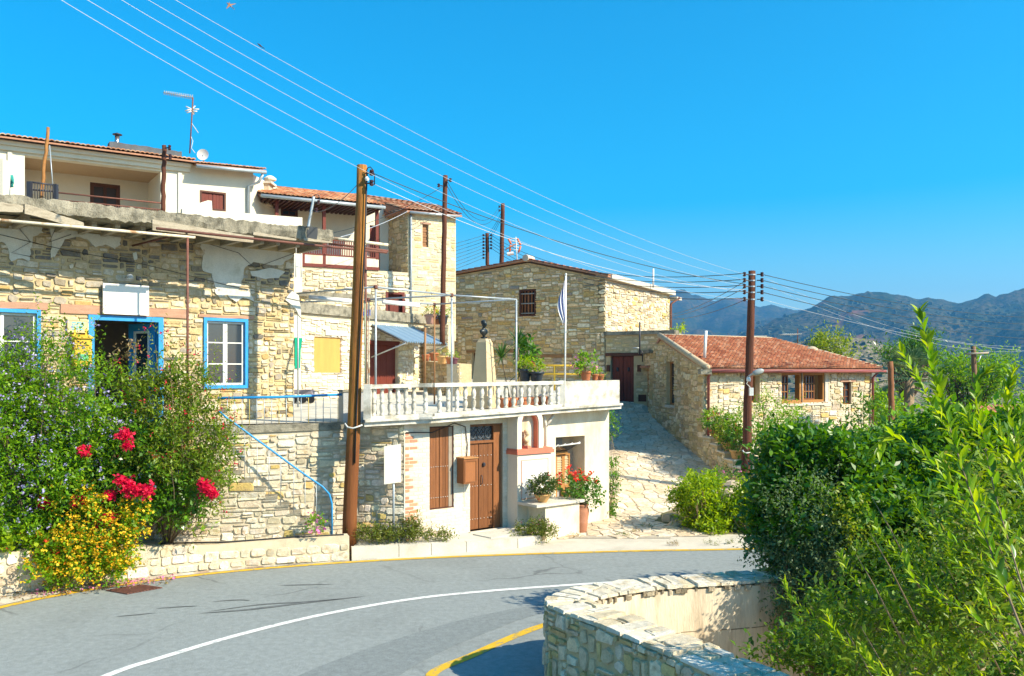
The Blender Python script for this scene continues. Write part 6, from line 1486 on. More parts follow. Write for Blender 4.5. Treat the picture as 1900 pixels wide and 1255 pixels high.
Vr = [E0, E1, RGE, apx, Rr, Bk, RGE + Vector((0, 4.5, -1.2))]
rf = emit("roof", Vr + [v - Vector((0, 0, .12)) for v in Vr], [(0, 1, 2, 3), (1, 4, 2), (3, 2, 6, 5), (2, 4, 6), (10, 9, 8, 7), (9, 11, 8), (12, 13, 9, 10)[0:3] if False else (10, 12, 13, 9), (9, 13, 11), (0, 7, 8, 1), (1, 8, 11, 4), (0, 3, 10, 7), (3, 5, 12, 10)], TERRA_OLD, RH.root)
up_ = Vector((0, 0, .012))
spread_pieces(quad_tiles(E0 + up_, E1 + up_, RGE + up_, apx + up_, 50, 20, rf, 9), RH.root, 'roof_tile', TILE, 'small_roof_tile')
# ridge, hip and verge mortar caps
pipe("ridge_cap", [apx + Vector((0, 0, .03)), RGE + Vector((0, 0, .03))], .09, surf("cap_mortar", (.50, .40, .26), .9, .15, 5, 40, .4), RH.root, 8)
pipe("hip_cap", [RGE + Vector((0, 0, .03)), RGE.lerp(E1, .5) + Vector((0, 0, .05)), E1 + Vector((0, 0, .03))], .09, bpy.data.materials["cap_mortar"], RH.root, 8)
pipe("verge_cap", [apx + Vector((0, 0, .05)), E0 + Vector((0, 0, .05))], .11, bpy.data.materials["cap_mortar"], RH.root, 8)
nW = Vector((W.nv[0].x, W.nv[0].y, 0))
pipe("gutter", [E0 + nW * .05 - Vector((0, 0, .07)), E1 + nW * .05 + Vector((FR_D.x, FR_D.y, 0)) * .1 - Vector((0, 0, .07))], .065, surf("maroon_gutter", (.26, .075, .065), .5, .08), RH.root)
pipe("downpipe", [W.m(.05, zE - .08, .3), W.m(.12, zE - .25, .12), W.m(.14, 1.5, .10)], .05, bpy.data.materials["maroon_gutter"], RH.root)
pipe("downpipe", [W.m(W.L - .0, zE - .08, .3), W.m(W.L - .1, zE - .3, .12), W.m(W.L - .1, 1.0, .10)], .05, bpy.data.materials["maroon_gutter"], RH.root)
mb = MB(); mb.lathe([(.26, 0), (.22, .10), (.1, .18), (.01, .2)], RGE.lerp(E1, .42) + Vector((-.2, -.1, .03)), 9, 1.2, .8); o_ = mb.build("ridge_stone", surf("cap_rock", (.45, .36, .25), .9, .2), RH.root)
pl_ = P(1308, 684, 30.3); sp = pipe("vent_pipe", [P(1307, 668, 31.0), P(1310, 614, 31.0)], .055, plain("white_pipe", (.7, .7, .68), .5), RH.root, 8)
mb = MB(); c_ = E0 + nW * .0; mb.box(c_.x - .25, c_.x + .12, c_.y - .1, c_.y + .35, c_.z - .18, c_.z - .0); mb.build("eave_end", CONC, RH.root)
sdw = Wall([C1, C1 + Vector((-1.0, 5.0))]); V, Fc = core(sdw, -1.2, zE, (), .4); emit("wall", V, Fc, MORTAR_PALE, RH.root)
# garden wall stepping down from the cottage corner beside the alley
GWs = Wall([C0 + Vector((.0, -.04)), Vector((6.97, 27.6)), Vector((7.15, 26.75))])
GB_ = Building("garden_wall", "shaded stone garden wall stepping down along the alley with pots on its ledges", "wall", (6.9, 28, .5))
def zgs(u): 
    t = u / GWs.L; return 1.98 - .95 * (math.floor(t * 5) / 5) - .06
ex = [GWs.L * k / 5 + s * .0005 for k in range(1, 5) for s in (-1, 1)]
wo = GB_.wall(GWs, -.2, zgs, (), .85, MORTAR_TAN, extra=ex)
GB_.stones(wo, masonry(GWs, lambda u: az(GWs.at(u)[0].y), lambda u: zgs(u) - .05, (), .095, .075, (2, 4), (1, 3), PAL_TAN, 83, (.015, .05), .013)); GB_.finish(140)
for k in range(5):
    a_ = GWs.L * k / 5; b_ = GWs.L * (k + 1) / 5; z = zgs((a_ + b_) / 2); mb = MB(); GWs.box(mb, a_ + .004, b_ + .03, z + .002, z + .05, -.85, .03); mb.build("ledge_slab", CONC_PALE, GB_.root)
RB_W = RW; 

# ---------------------------------------------------------------- parapet wall at the bend (nearest thing)
NP = [(13, 19.6), (10, 18.4), (7, 16.2), (5.2, 14.35), (3.7, 13.42), (1.95, 12.93), (1.12, 12.5), (.62, 12.05), (.46, 11.65), (.62, 11.25), (1.03, 10.65), (1.58, 9.78), (2.08, 8.9), (2.85, 7.5), (3.7, 6.0), (4.6, 4.4)]
NPs = [p.xy for p in catmull([Vector((a, b, 0)) for a, b in NP], 5)]
NWl = Wall(NPs)
NWl.nv = [-n for n in NWl.nv] if NWl.m(NWl.L * .7, 0, .5).x > NWl.m(NWl.L * .7, 0, 0).x else NWl.nv
NB = Building("parapet_wall", "thick stone parapet wall curving round the inside of the road bend", "wall", (.5, 11.7, 0))
T_ = .56
def ring_wall(name, mat, z0o, z1o, z0i, d0, d1, parent):
    V = []; us = np.linspace(0, NWl.L, 90)
    for u in us: V += [NWl.m(u, z0o, d1), NWl.m(u, z1o, d1), NWl.m(u, z1o, d0), NWl.m(u, z0i, d0)]
    n = len(us); Fc = [(4 * i + a, 4 * i + (a + 1) % 4, 4 * i + 4 + (a + 1) % 4, 4 * i + 4 + a) for i in range(n - 1) for a in range(4)] + [(3, 2, 1, 0), (4 * n - 4, 4 * n - 3, 4 * n - 2, 4 * n - 1)]
    return emit(name, V, Fc, mat, parent, recalc=True)
wo = ring_wall("wall", MORTAR_TAN, -.1, 1.06, -1.9, -T_ + .06, 0, NB.root)
ring_wall("inner_render", PLASTER_IN, -1.85, 1.03, -1.9, -T_, -T_ + .055, NB.root)
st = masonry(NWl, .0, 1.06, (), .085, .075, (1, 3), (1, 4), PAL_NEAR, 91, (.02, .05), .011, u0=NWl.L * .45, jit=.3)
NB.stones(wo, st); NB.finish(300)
# flat capping stones
R = random.Random(6); u = 0.0; pcs = []; k = 0
capw = emit("capping_bed", *((lambda V, Fc: (V, Fc))(*core(NWl, 1.062, 1.085, (), T_ - .02))), MORTAR_PALE, NB.root)
while u < NWl.L - .1:
    l = R.uniform(.13, .34); splits = sorted([0, 1] + [R.uniform(.2, .8) for _ in range(R.choice([1, 1, 2, 2]))])
    for s0, s1 in zip(splits, splits[1:]):
        if s1 - s0 < .08: continue
        du = R.uniform(-.06, .06); d0, d1 = .035 - s0 * (T_ + .07) - .008, .035 - s1 * (T_ + .07) + .008; g = .008; jj = lambda: R.uniform(-.014, .014)
        u0_, u1_ = max(0, u + g + du), min(NWl.L, u + l - g + du); zb2 = 1.07; h = R.uniform(.034, .05)
        o = [(u0_ + jj(), d0 + jj() * .6), ((u0_ + u1_) / 2, d0 + jj()), (u1_ + jj(), d0 + jj() * .6), (u1_ + jj(), d1 + jj() * .6), ((u0_ + u1_) / 2, d1 + jj()), (u0_ + jj(), d1 + jj() * .6)]
        uc, dc = (u0_ + u1_) / 2, (d0 + d1) / 2; V = [NWl.m(a, zb2, b) for a, b in o] + [NWl.m(uc + (a - uc) * .93, zb2 + h + R.uniform(-.01, .01), dc + (b - dc) * .93) for a, b in o]
        c = R.choice([(.66, .58, .43), (.69, .62, .48), (.62, .53, .38), (.70, .64, .52), (.64, .53, .35)]); m_ = R.uniform(.88, 1.1)
        pcs.append((capw, V, [(q, (q + 1) % 6, 6 + (q + 1) % 6, 6 + q) for q in range(6)] + [tuple(range(6, 12))], tuple(x * m_ for x in c), 1 / V[0].y ** 2))
    u += l
mbi = MB()
for k in range(300):      # broken stone edge showing under the capping on the garden side
    u_ = R.uniform(0, NWl.L); w_ = R.uniform(.03, .10); h_ = R.uniform(.015, .075); c = R.choice([(.30, .24, .16), (.42, .35, .24), (.22, .18, .12), (.5, .42, .3)])
    NWl.box(mbi, u_, min(NWl.L, u_ + w_), 1.05 - h_, 1.06, -T_ - R.uniform(.01, .04), -T_ + .02, c)
mbi.build("edge_stone", STONE, NB.root, kind='stuff')
mbj = MB()
for zj in (.42, -.12, -.7):      # level joints and cracks in the cement render of the garden side
    u_ = NWl.L * .08
    while u_ < NWl.L * .55:
        l_ = R.uniform(.06, .3); z_ = zj + R.uniform(-.012, .012)
        if R.random() < .7: NWl.box(mbj, u_, u_ + l_, z_ - R.uniform(.003, .012), z_ + .003, -T_ - .004, -T_ + .01)
        u_ += l_ + R.uniform(.0, .06)
mbj.build("render_joint", MORTAR_DARK, NB.root, kind='stuff')
spread_pieces(pcs, NB.root, 'capping_stone', STONE, 'small_capping_stone')
# distant bits: white wall behind the cottage, white roof box, red roof far right
ww = thing("far_white_wall", "small white wall end showing behind the cottage ridge", "wall", P(1275, 630, 44)); q = P(1275, 640, 44)
mb = MB(); a, b = P(1240, 640, 44), P(1312, 640, 46); mb.prism([(a.x, a.y, 3), (b.x, b.y, 3), (b.x, b.y, P(0, 628, 46).z), (a.x, a.y, P(0, 616, 44).z)], (0, 2, 0)); mb.build("body", WHITE, ww)
wb = thing("far_white_house", "tiny white box house peeping over the cottage ridge beside the dark pole", "house", P(1412, 634, 60)); c_ = P(1408, 640, 60)
mb = MB(); mb.box(c_.x - .45, c_.x + .5, c_.y, c_.y + 2, 3, P(0, 625, 60).z); mb.build("body", WHITE, wb); mb = MB(); mb.box(c_.x - .5, c_.x + .55, c_.y - .05, c_.y + 2.05, P(0, 625, 60).z, P(0, 624, 60).z + .03); mb.build("roof", CONC_PALE, wb)
rr_ = thing("far_red_roof_house", "distant house with a red tiled roof low among trees at the right edge", "house", P(1890, 790, 42)); a = P(1860, 800, 42)
mb = MB(); mb.box(a.x - .3, a.x + 5, a.y, a.y + 4, -4, P(0, 790, 42).z); mb.build("wall", MORTAR_PALE, rr_)
o_ = P(1856, 792, 41.7); mbp = [o_, o_ + Vector((6, 0, 0)), o_ + Vector((6, 2.4, .9)), o_ + Vector((.4, 2.4, .9))]; mb = MB(); mb.prism(mbp, (0, 0, -.1)); rf = mb.build("roof", TERRA_OLD, rr_)
tiles(o_, (6, 0, 0), (.0, 2.4, .9), 26, 7, rf, rr_, 3, [(.5, .18, .1), (.55, .24, .14)], limit=60)
yagi("low toothed aerial standing behind the cottage ridge", P(1480, 640, 46), P(1480, 610, 46), P(1448, 621, 45), P(1482, 621, 46), 9, SASH, .5)
# ================================================================== POLES, PERGOLA, POTS, BUST, FLAG
def insulator(parent, p, d, mat=PORC, r=.05):
    """porcelain shackle on a short iron arm; p on the pole, d outwards"""
    d = Vector(d); mb = MB(); mb.path([p, p + d * .16], .018, 6); mb.build("arm", DKMETAL, parent, recalc=False)
    c = p + d * .17; mb = MB(); mb.lathe([(.02, -.07), (r, -.055), (r, -.02), (.025, -.005), (.025, .005), (r, .02), (r, .055), (.02, .07)], c, 8); mb.build("insulator", mat, parent, smooth=False)
    return c
def pole(label, base, top, r0, r1, mat, group=None):
    base = Vector(base); top = Vector(top); t = thing("utility_pole", label, "utility pole", base, group); R = random.Random(int(base.y * 10))
    pts = [base.lerp(top, k / 12) + Vector((R.uniform(-.012, .012), R.uniform(-.012, .012), 0)) for k in range(13)]
    mb = MB(); mb.path(pts, [r0 + (r1 - r0) * k / 12 for k in range(13)], 14); mb.build("shaft", mat, t, smooth=True); return t
P1B = Vector(((648 - CX) / F * 19.72, 19.72, .1)); P1T = P(672, 307, 19.75)
p1 = pole("tall yellow brown timber pole standing at the right end of the low cream wall", P1B, P1T, .165, .115, POLE)
ins = []
for py, m_ in ((322, PORC), (341, PORC)):
    c = insulator(p1, P(678, py, 19.65), (.9, -.4, 0), m_); ins.append(c)
mb = MB(); mb.lathe([(.03, -.05), (.055, 0), (.03, .05)], P(681, 332, 19.6), 8); mb.build("insulator", PORCW, p1)
pipe("loop_cable", [P(680, 318, 19.6), P(682, 312, 19.6), P(687, 310, 19.6), P(692, 315, 19.6), P(695, 326, 19.6), P(695, 343, 19.6)], .012, BLACK, p1, 6)
pipe("conduit", [P(681, 318, 19.62), P(677, 450, 19.62), P(669, 600, 19.6), P(661, 770, 19.58), P(658, 860, 19.58)], .02, BLACK, p1, 6)
for py in (316, 334): pipe("bolt", [P(662, py, 19.7), P(667, py, 19.7)], .012, GALV, p1, 5)
pipe("wire_tie", [P(640, 786, 19.5), P(645, 793, 19.45), P(655, 795, 19.4), P(664, 792, 19.42), P(672, 789, 19.5)], .018, SASH, p1, 6)
P2B, P2T = P(1382, 892, 26.5), P(1396, 503, 26.5); P2B.z -= .5
p2 = pole("dark timber utility pole with five rows of insulators and a street lamp, by the alley", P2B, P2T, .145, .105, POLE_DK)
p2L, p2R = [], []
for k, py in enumerate((510, 521, 532, 543, 556)):
    q = P(1396 - .0 * k, py, 26.45); p2L.append(insulator(p2, q + Vector((-.12, -.05, 0)), (-.9, -.35, 0))); p2R.append(insulator(p2, q + Vector((.12, -.05, 0)), (.9, -.2, 0)))
    mb = MB(); mb.lathe([(.122, -.02), (.122, .02)], q + Vector((0, .05, 0)), 12); mb.build("band", GALV, p2)
lampc = P(1400, 692, 26.0)
pipe("lamp_arm", [P(1386, 702, 26.4), P(1390, 698, 26.2), lampc], .03, GALV, p2, 6)
mb = MB(); prf = [(.02, -.34), (.10, -.30), (.15, -.1), (.16, .05), (.12, .22), (.04, .3)]
mb.lathe(prf, (0, 0, 0), 12, 1, .62); lh = mb.data("street_lamp_head", plain("lamp_grey", (.30, .32, .31), .4), True)
o_ = put("lamp_head", lh, p2, lampc + Vector((.12, 0, .03))); o_.rotation_euler = (0, math.radians(74), 0); o_.scale = (.56, .56, .56)
mb = MB(); mb.lathe([(.06, -.06), (.07, 0), (.04, .07)], P(1389, 704, 26.2), 8); mb.build("photocell", SASH, p2)
mb = MB(); q = P(1393, 727, 26.3); mb.box(q.x - .06, q.x + .06, q.y - .1, q.y, q.z - .12, q.z + .12); mb.build("switch_box", SASH, p2)
pipe("conduit", [P(1390, 704, 26.25), P(1385, 712, 26.3), P(1391, 718, 26.3), P(1393, 722, 26.3)], .012, SASH, p2, 5)
pipe("wire_tie", [P(1378, 836, 26.4), P(1380, 840, 26.35), P(1386, 841, 26.32), P(1392, 839, 26.35)], .025, SASH, p2, 6)
p3 = pole("dark brown pole rising in front of the narrow stone tower", P(821, 640, 31.5), P(826, 326, 31.5), .10, .085, POLE_DK)
insulator(p3, P(829, 335, 31.4), (.8, -.3, 0)); insulator(p3, P(821, 345, 31.4), (-.8, -.3, 0))
p5 = pole("shorter dark pole crowded with insulators behind the gabled stone house", P(905, 560, 54), P(904, 433, 54), .13, .11, POLE_DK)
p5L = []; p5R = []
for k in range(8):
    py = 437 + k * 6.0; p5L.append(insulator(p5, P(903 - 1.5, py, 53.9), (-.9, -.2, 0), r=.07))
    if k < 5: p5R.append(insulator(p5, P(907, py, 53.9), (.9, -.2, 0), r=.07))
p6 = pole("taller bare dark pole behind the roof ridge of the gabled stone house", P(929, 560, 52), P(933, 378, 52), .15, .12, POLE_DK)
i6 = [insulator(p6, P(931, 384, 51.9), (-.9, -.2, 0)), insulator(p6, P(931, 391, 51.9), (-.9, -.2, 0))]
p7 = pole("reddish timber pole among the trees right of the cottage", P(1656, 850, 27.5), P(1652, 671, 27.5), .105, .085, surf("red_pole", (.25, .10, .04), .8, .3, 2, 14, .3, stretch=(9, 9, .35)))
p8 = pole("far timber pole with a pale crossarm and brace among the right hand trees", P(1810, 760, 48), P(1806, 643, 48), .14, .13, surf("brown_pole", (.22, .12, .06), .8, .3, 2, 14, .3, stretch=(9, 9, .35)))
pipe("crossarm", [P(1791, 657, 47.8), P(1834, 655, 47.8)], .06, WOOD_GREY, p8, 6); pipe("brace", [P(1812, 672, 47.8), P(1816, 671, 47.8), P(1820, 660, 47.8)], .03, GALV, p8, 5)
a0 = pole("leaning thin mast with an ochre lower half on the old flat roof", P(75, 375, 19.6), P(90, 237, 19.8), .045, .035, surf("mast_paint", (.30, .13, .03), .6, .3, 2, 20, .2))
pipe("stay", [P(92, 270, 19.8), P(98, 345, 19.6)], .014, GALV, a0, 5)
a1 = pole("short dark roof post with insulators at the villa balcony corner", P(302, 395, 22.5), P(305, 270, 22.5), .06, .055, POLE_DK)
insulator(a1, P(306, 275, 22.4), (.8, -.2, 0), r=.04); insulator(a1, P(307, 292, 22.4), (.8, -.2, 0), r=.04)
a2 = pole("grey pipe mast with a curled cable in front of the upper balcony", P(569, 440, 26), P(582, 365, 26), .045, .04, GALV)
pipe("loop_cable", [P(581, 368, 26), P(584, 362, 26), P(591, 362, 26), P(594, 370, 26), P(592, 378, 26)], .014, BLACK, a2, 5); insulator(a2, P(583, 376, 26), (.8, -.2, 0), r=.04); insulator(a2, P(579, 391, 26), (.8, -.2, 0), r=.04)
# ladder-like bracket at the house corner
lb = thing("wall_ladder", "short white painted ladder bracket on the wall behind the old roof corner", "ladder", P(556, 515, 27))
for px in (549, 559): pipe("side_rail", [P(px, 515, 27), P(px, 455, 27)], .02, SASH, lb, 6)
for py in (470, 495): pipe("rung", [P(549, py, 27), P(559, py, 27)], .016, SASH, lb, 5)
# gate piece and cloth on the old roof
gt = thing("roof_gate", "dark grey metal gate panel with two posts standing on the old flat roof", "gate", P(80, 372, 19.2))
for px in (55, 103): mb = MB(); c = P(px, 340, 19.2 if px == 55 else 19.5); mb.box(c.x - .045, c.x + .045, c.y - .045, c.y + .045, 7.5, c.z + (.03 if px == 55 else -.03)); mb.build("post", DKMETAL, gt)
for py, dy in ((338, 6), (352, 4)): pipe("rail", [P(55, py, 19.2), P(103, py + dy, 19.5)], .02, DKMETAL, gt, 5)
for k in range(9): px = 60 + k * 4.8; pipe("bar", [P(px, 339 + k * .6, 19.2 + k * .03), P(px, 372, 19.2 + k * .03)], .009, DKMETAL, gt, 5)
mb = MB(); R = random.Random(3); rows = []
for j in range(6):
    for i in range(5): mb.V.append(tuple(P(7 + i * 4.2 + j * .3, 325 + j * 4.6 + (3 if i == 0 else 0), 20.5 + .12 * math.sin(i * 2.1 + j))))
mb.F = [(j * 5 + i, j * 5 + i + 1, j * 5 + i + 6, j * 5 + i + 5) for j in range(5) for i in range(4)]
cl = mb.build("hanging_cloth", surf("teal_cloth", (.04, .30, .28), .9, .15), None, smooth=True, label="small teal cloth hanging on a line at the left edge below the villa", cat="cloth"); md = cl.modifiers.new("s", 'SOLIDIFY'); md.thickness = .02
wl3 = thing("white_roof_post", "white plastered roof post at the far left edge above the old roof", "post", P(2, 380, 20)); mb = MB(); c = P(-6, 300, 20); mb.box(c.x - .2, c.x + .14, c.y, c.y + .3, 7.4, P(0, 295, 20).z); mb.build("shaft", WHITE, wl3)

# ---- pergola of galvanised pipe on the terrace
pg = thing("pergola", "open galvanised pipe pergola standing on the roof terrace", "pergola", (-1.5, 22.5, 3.05))
n1, n2, n3 = P(697, 533, 20.55), P(838, 548, 22.9), P(958, 556, 24.2); f1, f2, f3 = P(553, 561, 24.8), P(684, 556, 24.2), P(806, 565, 25.9); l1_ = P(549, 545, 22.4)
for p, m_ in ((n1, GALV), (n2, GALV), (n3, GALV), (f1, GALV), (f2, surf("rusty_white_pipe", (.48, .42, .33), .6, .2, 5, 30, .2, stain=(.3, .12, .05), stain_scale=3, stain_amt=(.5, .6))), (f3, surf("brown_pipe", (.30, .15, .06), .7, .2))):
    pipe("post", [(p.x, p.y, tz(p.y) - .05), p], .026, m_, pg)
pipe("post", [P(678, 712, 20.9), P(677, 560, 20.9)], .02, surf("green_pipe", (.25, .3, .2), .6, .2), pg)
pipe("post", [P(788, 712, 27.4), P(789, 608, 27.4)], .035, bpy.data.materials["brown_pipe"], pg)
for a, b in ((l1_, n1), (n1, n2), (n2, n3), (f1, f2), (f2, n2), (f3, n3 + Vector((0, 0, .0))), (f2, f3), (l1_, f1)): pipe("rail", [a, b], .023, GALV, pg)
for p in (n1, n2, f2, f3): mb = MB(); mb.lathe([(.03, -.05), (.05, -.03), (.05, .03), (.03, .05)], p, 8); mb.build("joint", RUST, pg)
for a, b, lb_ in ((P(574, 553, 23.2), P(653, 560, 23.0), "long white fluorescent tube lamp hung under the left pergola rails"), (P(710, 561, 24.2), P(778, 568, 25.0), "long white fluorescent tube lamp hung under the right pergola rails")):
    t = thing("tube_lamp", lb_, "lamp", a, "tube lamps under the pergola"); pipe("tube", [a, b], .05, plain("milky_tube", (.8, .8, .78), .3), t, 8)
    d = Vector((0, 0, .05)); pipe("housing", [a + d, b + d], .028, SASH, t, 6)
# blue sign with white scrawl
bsg = thing("blue_sign", "small bright blue sign with white lettering behind the yellow pole", "sign", P(679, 586, 26)); q0, q1 = P(668, 586, 26), P(687, 575, 26)
mb = MB(); mb.box(q0.x, q1.x, q0.y, q0.y + .02, q0.z, q1.z); mb.build("panel", plain("sign_blue", (.01, .12, .62), .5), bsg)
for k, s in enumerate(("ΛΑΪΚΗ", "ΑΓΟΡΑ")):
    cu = bpy.data.curves.new("lettering", 'FONT'); cu.body = s; cu.size = .085; cu.align_x = 'CENTER'; cu.extrude = .003; o_ = bpy.data.objects.new("lettering_curve", cu); COL.objects.link(o_)
    bpy.context.view_layer.update(); me = bpy.data.meshes.new_from_object(o_.evaluated_get(bpy.context.evaluated_depsgraph_get())); bpy.data.objects.remove(o_)
    me.materials.clear(); me.materials.append(WHITESIGN); t_ = put("lettering", me, bsg, ((q0.x + q1.x) / 2, q0.y - .006, q1.z - .075 - k * .085)); t_.rotation_euler = (math.radians(90), 0, 0)

# ---- bust on its pedestal
pd_ = thing("pedestal", "tapered pale stone pedestal on the roof terrace", "pedestal", P(899, 760, 24.6)); pc = P(899, 708, 24.6); ztop = P(0, 629, 24.6).z; zbot = tz(24.6)
def frustum(mb, cx, cy, z0, z1, a0, b0, rot):
    pts = []
    for z, s in ((z0, a0), (z1, b0)):
        for k in range(4): t = rot + math.pi / 4 + k * math.pi / 2; pts.append((cx + s * 1.414 * math.cos(t), cy + s * 1.414 * math.sin(t), z))
    return mb.hexa(pts)
rot = math.radians(-32)
mb = MB(); frustum(mb, pc.x, pc.y, zbot, zbot + .35, .36, .36, rot); mb.build("plinth", SANDSTONE, pd_)
mb = MB(); frustum(mb, pc.x, pc.y, zbot + .35, ztop - .10, .275, .165, rot); mb.build("shaft", SANDSTONE, pd_)
mb = MB(); frustum(mb, pc.x, pc.y, ztop - .10, ztop, .155, .115, rot); mb.build("cap", SANDSTONE, pd_)
def bust(name, label, c, s, mat, heading, base=True, robe=False):
    """head and shoulders: one skin built from stacked ovals with face features, on a small foot"""
    t = thing(name, label, "bust", c); V = []; Fc = []; n = 16
    # (z, half width x, half depth y, centre y)  face looks along +y of the local frame
    st_ = [(.0, .05, .05, 0), (.04, .055, .05, 0), (.07, .09, .06, .0), (.12, .17, .085, .0), (.18, .21, .10, -.005), (.235, .20, .10, -.01), (.27, .13, .085, -.012), (.295, .066, .066, -.005), (.33, .058, .06, .0), (.36, .060, .064, .012), (.375, .058, .082, .026), (.40, .066, .095, .024), (.43, .074, .100, .018), (.46, .078, .102, .012), (.49, .080, .104, .006), (.525, .078, .102, .0), (.56, .066, .088, -.006), (.585, .044, .06, -.01), (.597, .015, .02, -.01)]
    if robe: st_ = [(z, x * (1.15 if z < .25 else 1), y * (1.2 if z < .25 else 1), q) for z, x, y, q in st_]
    for z, x, y, cy in st_:
        for k in range(n):
            a = 2 * math.pi * k / n; px, py = x * math.cos(a), cy + y * math.sin(a)
            f = max(0, math.sin(a)) ** 10
            if .405 < z < .45: py += f * .028            # nose
            if .455 < z < .465: py += f * .006; 
            if .45 < z < .47 and .45 < abs(math.cos(a)) < .8 and math.sin(a) > 0: py -= .010   # eye hollows
            if .37 < z < .38: py += f * .008             # chin
            if robe and z < .24: r_ = 1 + .06 * math.cos(a * 8); px *= r_; py *= r_
            V.append((px * s, py * s, z * s))
    for i in range(len(st_) - 1):
        for k in range(n): Fc.append((i * n + k, i * n + (k + 1) % n, (i + 1) * n + (k + 1) % n, (i + 1) * n + k))
    Fc += [tuple(reversed(range(n))), tuple(range((len(st_) - 1) * n, len(st_) * n))]
    ch, sh = math.cos(heading), math.sin(heading)
    def w(v): return (c[0] + v[0] * ch - v[1] * sh, c[1] + v[0] * sh + v[1] * ch, c[2] + v[2])
    emit("head_and_shoulders", [w(v) for v in V], Fc, mat, t, smooth=True, recalc=True)
    for sx in (-1, 1):
        mb = MB(); mb.lathe([(.004, -.03), (.014, -.02), (.016, .0), (.014, .02), (.004, .03)], (0, 0, 0), 6, .6, 1); emit("ear", [w(((v[0] + sx * .079) * s, v[1] * s + .0, (v[2] + .445) * s)) for v in mb.V], mb.F, mat, t)
    hv = [(px * 1.07, py * 1.05 - .012 * s, z * 1.015 + .002) for (px, py, z) in V[13 * n:]]
    emit("hair", [w(v) for v in hv], [(i * n + k, i * n + (k + 1) % n, (i + 1) * n + (k + 1) % n, (i + 1) * n + k) for i in range(5) for k in range(n) if (n // 2 <= k < n or i >= 2)] + [tuple(range(5 * n, 6 * n))], mat, t, smooth=True)
    if base:
        mb = MB(); mb.box(-.09 * s, .09 * s, -.07 * s, .07 * s, -.05 * s, .003); emit("foot", [w(v) for v in mb.V], mb.F, mat, t)
    return t
BRONZE = plain("dark_bronze", (.035, .04, .04), .4, .5)
bust("bronze_bust", "dark bronze bust of a man on the tapered stone pedestal", Vector((pc.x - .02, pc.y, ztop + .05)), .80, BRONZE, math.radians(-125))
Wf = Wall([FA, FB]); bc = NW.m(nc - .05, nz0 + .10, -.09)
bust("marble_bust", "cream bust of a robed man inside the arched wall niche", bc, .62, SANDSTONE, math.radians(-105), True, True)
mb = MB(); frustum(mb, bc.x, bc.y, nz0, bc.z - .032, .085, .075, rot); mb.build("niche_block", PINK, None, label="small red block under the cream bust in the arched niche", cat="block")

# ---- flag on a white pole
fp = thing("flag_pole", "slim white flagpole standing on the roof terrace", "flagpole", P(1048, 712, 25.2)); ft = P(1050, 512, 25.2); fb = P(1048, 730, 25.2)
pipe("pole", [fb, fb.lerp(ft, .5), ft], .026, plain("white_pole", (.78, .78, .76), .4), fp, 8); mb = MB(); mb.lathe([(.01, 0), (.035, .03), (.03, .06), (.005, .08)], ft, 8); mb.build("finial", SASH, fp)
fg = thing("flag", "furled blue and white striped flag hanging down the white pole", "flag", ft)
mb = MB(); nu_, nv_ = 22, 18
for j in range(nv_ + 1):
    v = j / nv_; L = 1.25 * (1 - .0 * v)
    for i in range(nu_ + 1):
        u = i / nu_; fold = math.sin(u * 15 + v * 3) * .05 * (1 - .3 * v); px = -.02 - u * .16 * (.5 + .9 * math.sin(math.pi * min(1, v * 1.1))) ; z = ft.z - .05 - v * L - u * .32 * (1 - v * .5)
        mb.V.append((ft.x + px, ft.y + fold - .02, z))
for j in range(nv_):
    for i in range(nu_): k = j * (nu_ + 1) + i; mb.F.append((k, k + 1, k + nu_ + 2, k + nu_ + 1))
st_ = [(.02, .06, .42) if (int((k % (nu_ + 1)) / (nu_ + 1) * 9) % 3 == 0) else (.72, .72, .74) for k in range(len(mb.V))]; mb.C = st_
mb.build("cloth", surf("flag_cloth", (1, 1, 1), .9, .04, attr=True, bump=0), fg, smooth=True, recalc=False)
# ---- yellow railing at the end of the terrace
yr = thing("yellow_railing", "yellow pipe railing at the far end of the terrace before the gabled house", "railing", P(1028, 705, 29))
for py in (678.5, 694): pipe("rail", [P(955, py, 29.6), P(1085, py + .5, 28.6)], .038, YELLOWP, yr, 6)
for px in (960, 1029, 1083): pipe("post", [P(px, 725, 29.6 - (px - 955) / 130), P(px, 677, 29.6 - (px - 955) / 130)], .04, YELLOWP, yr, 6)

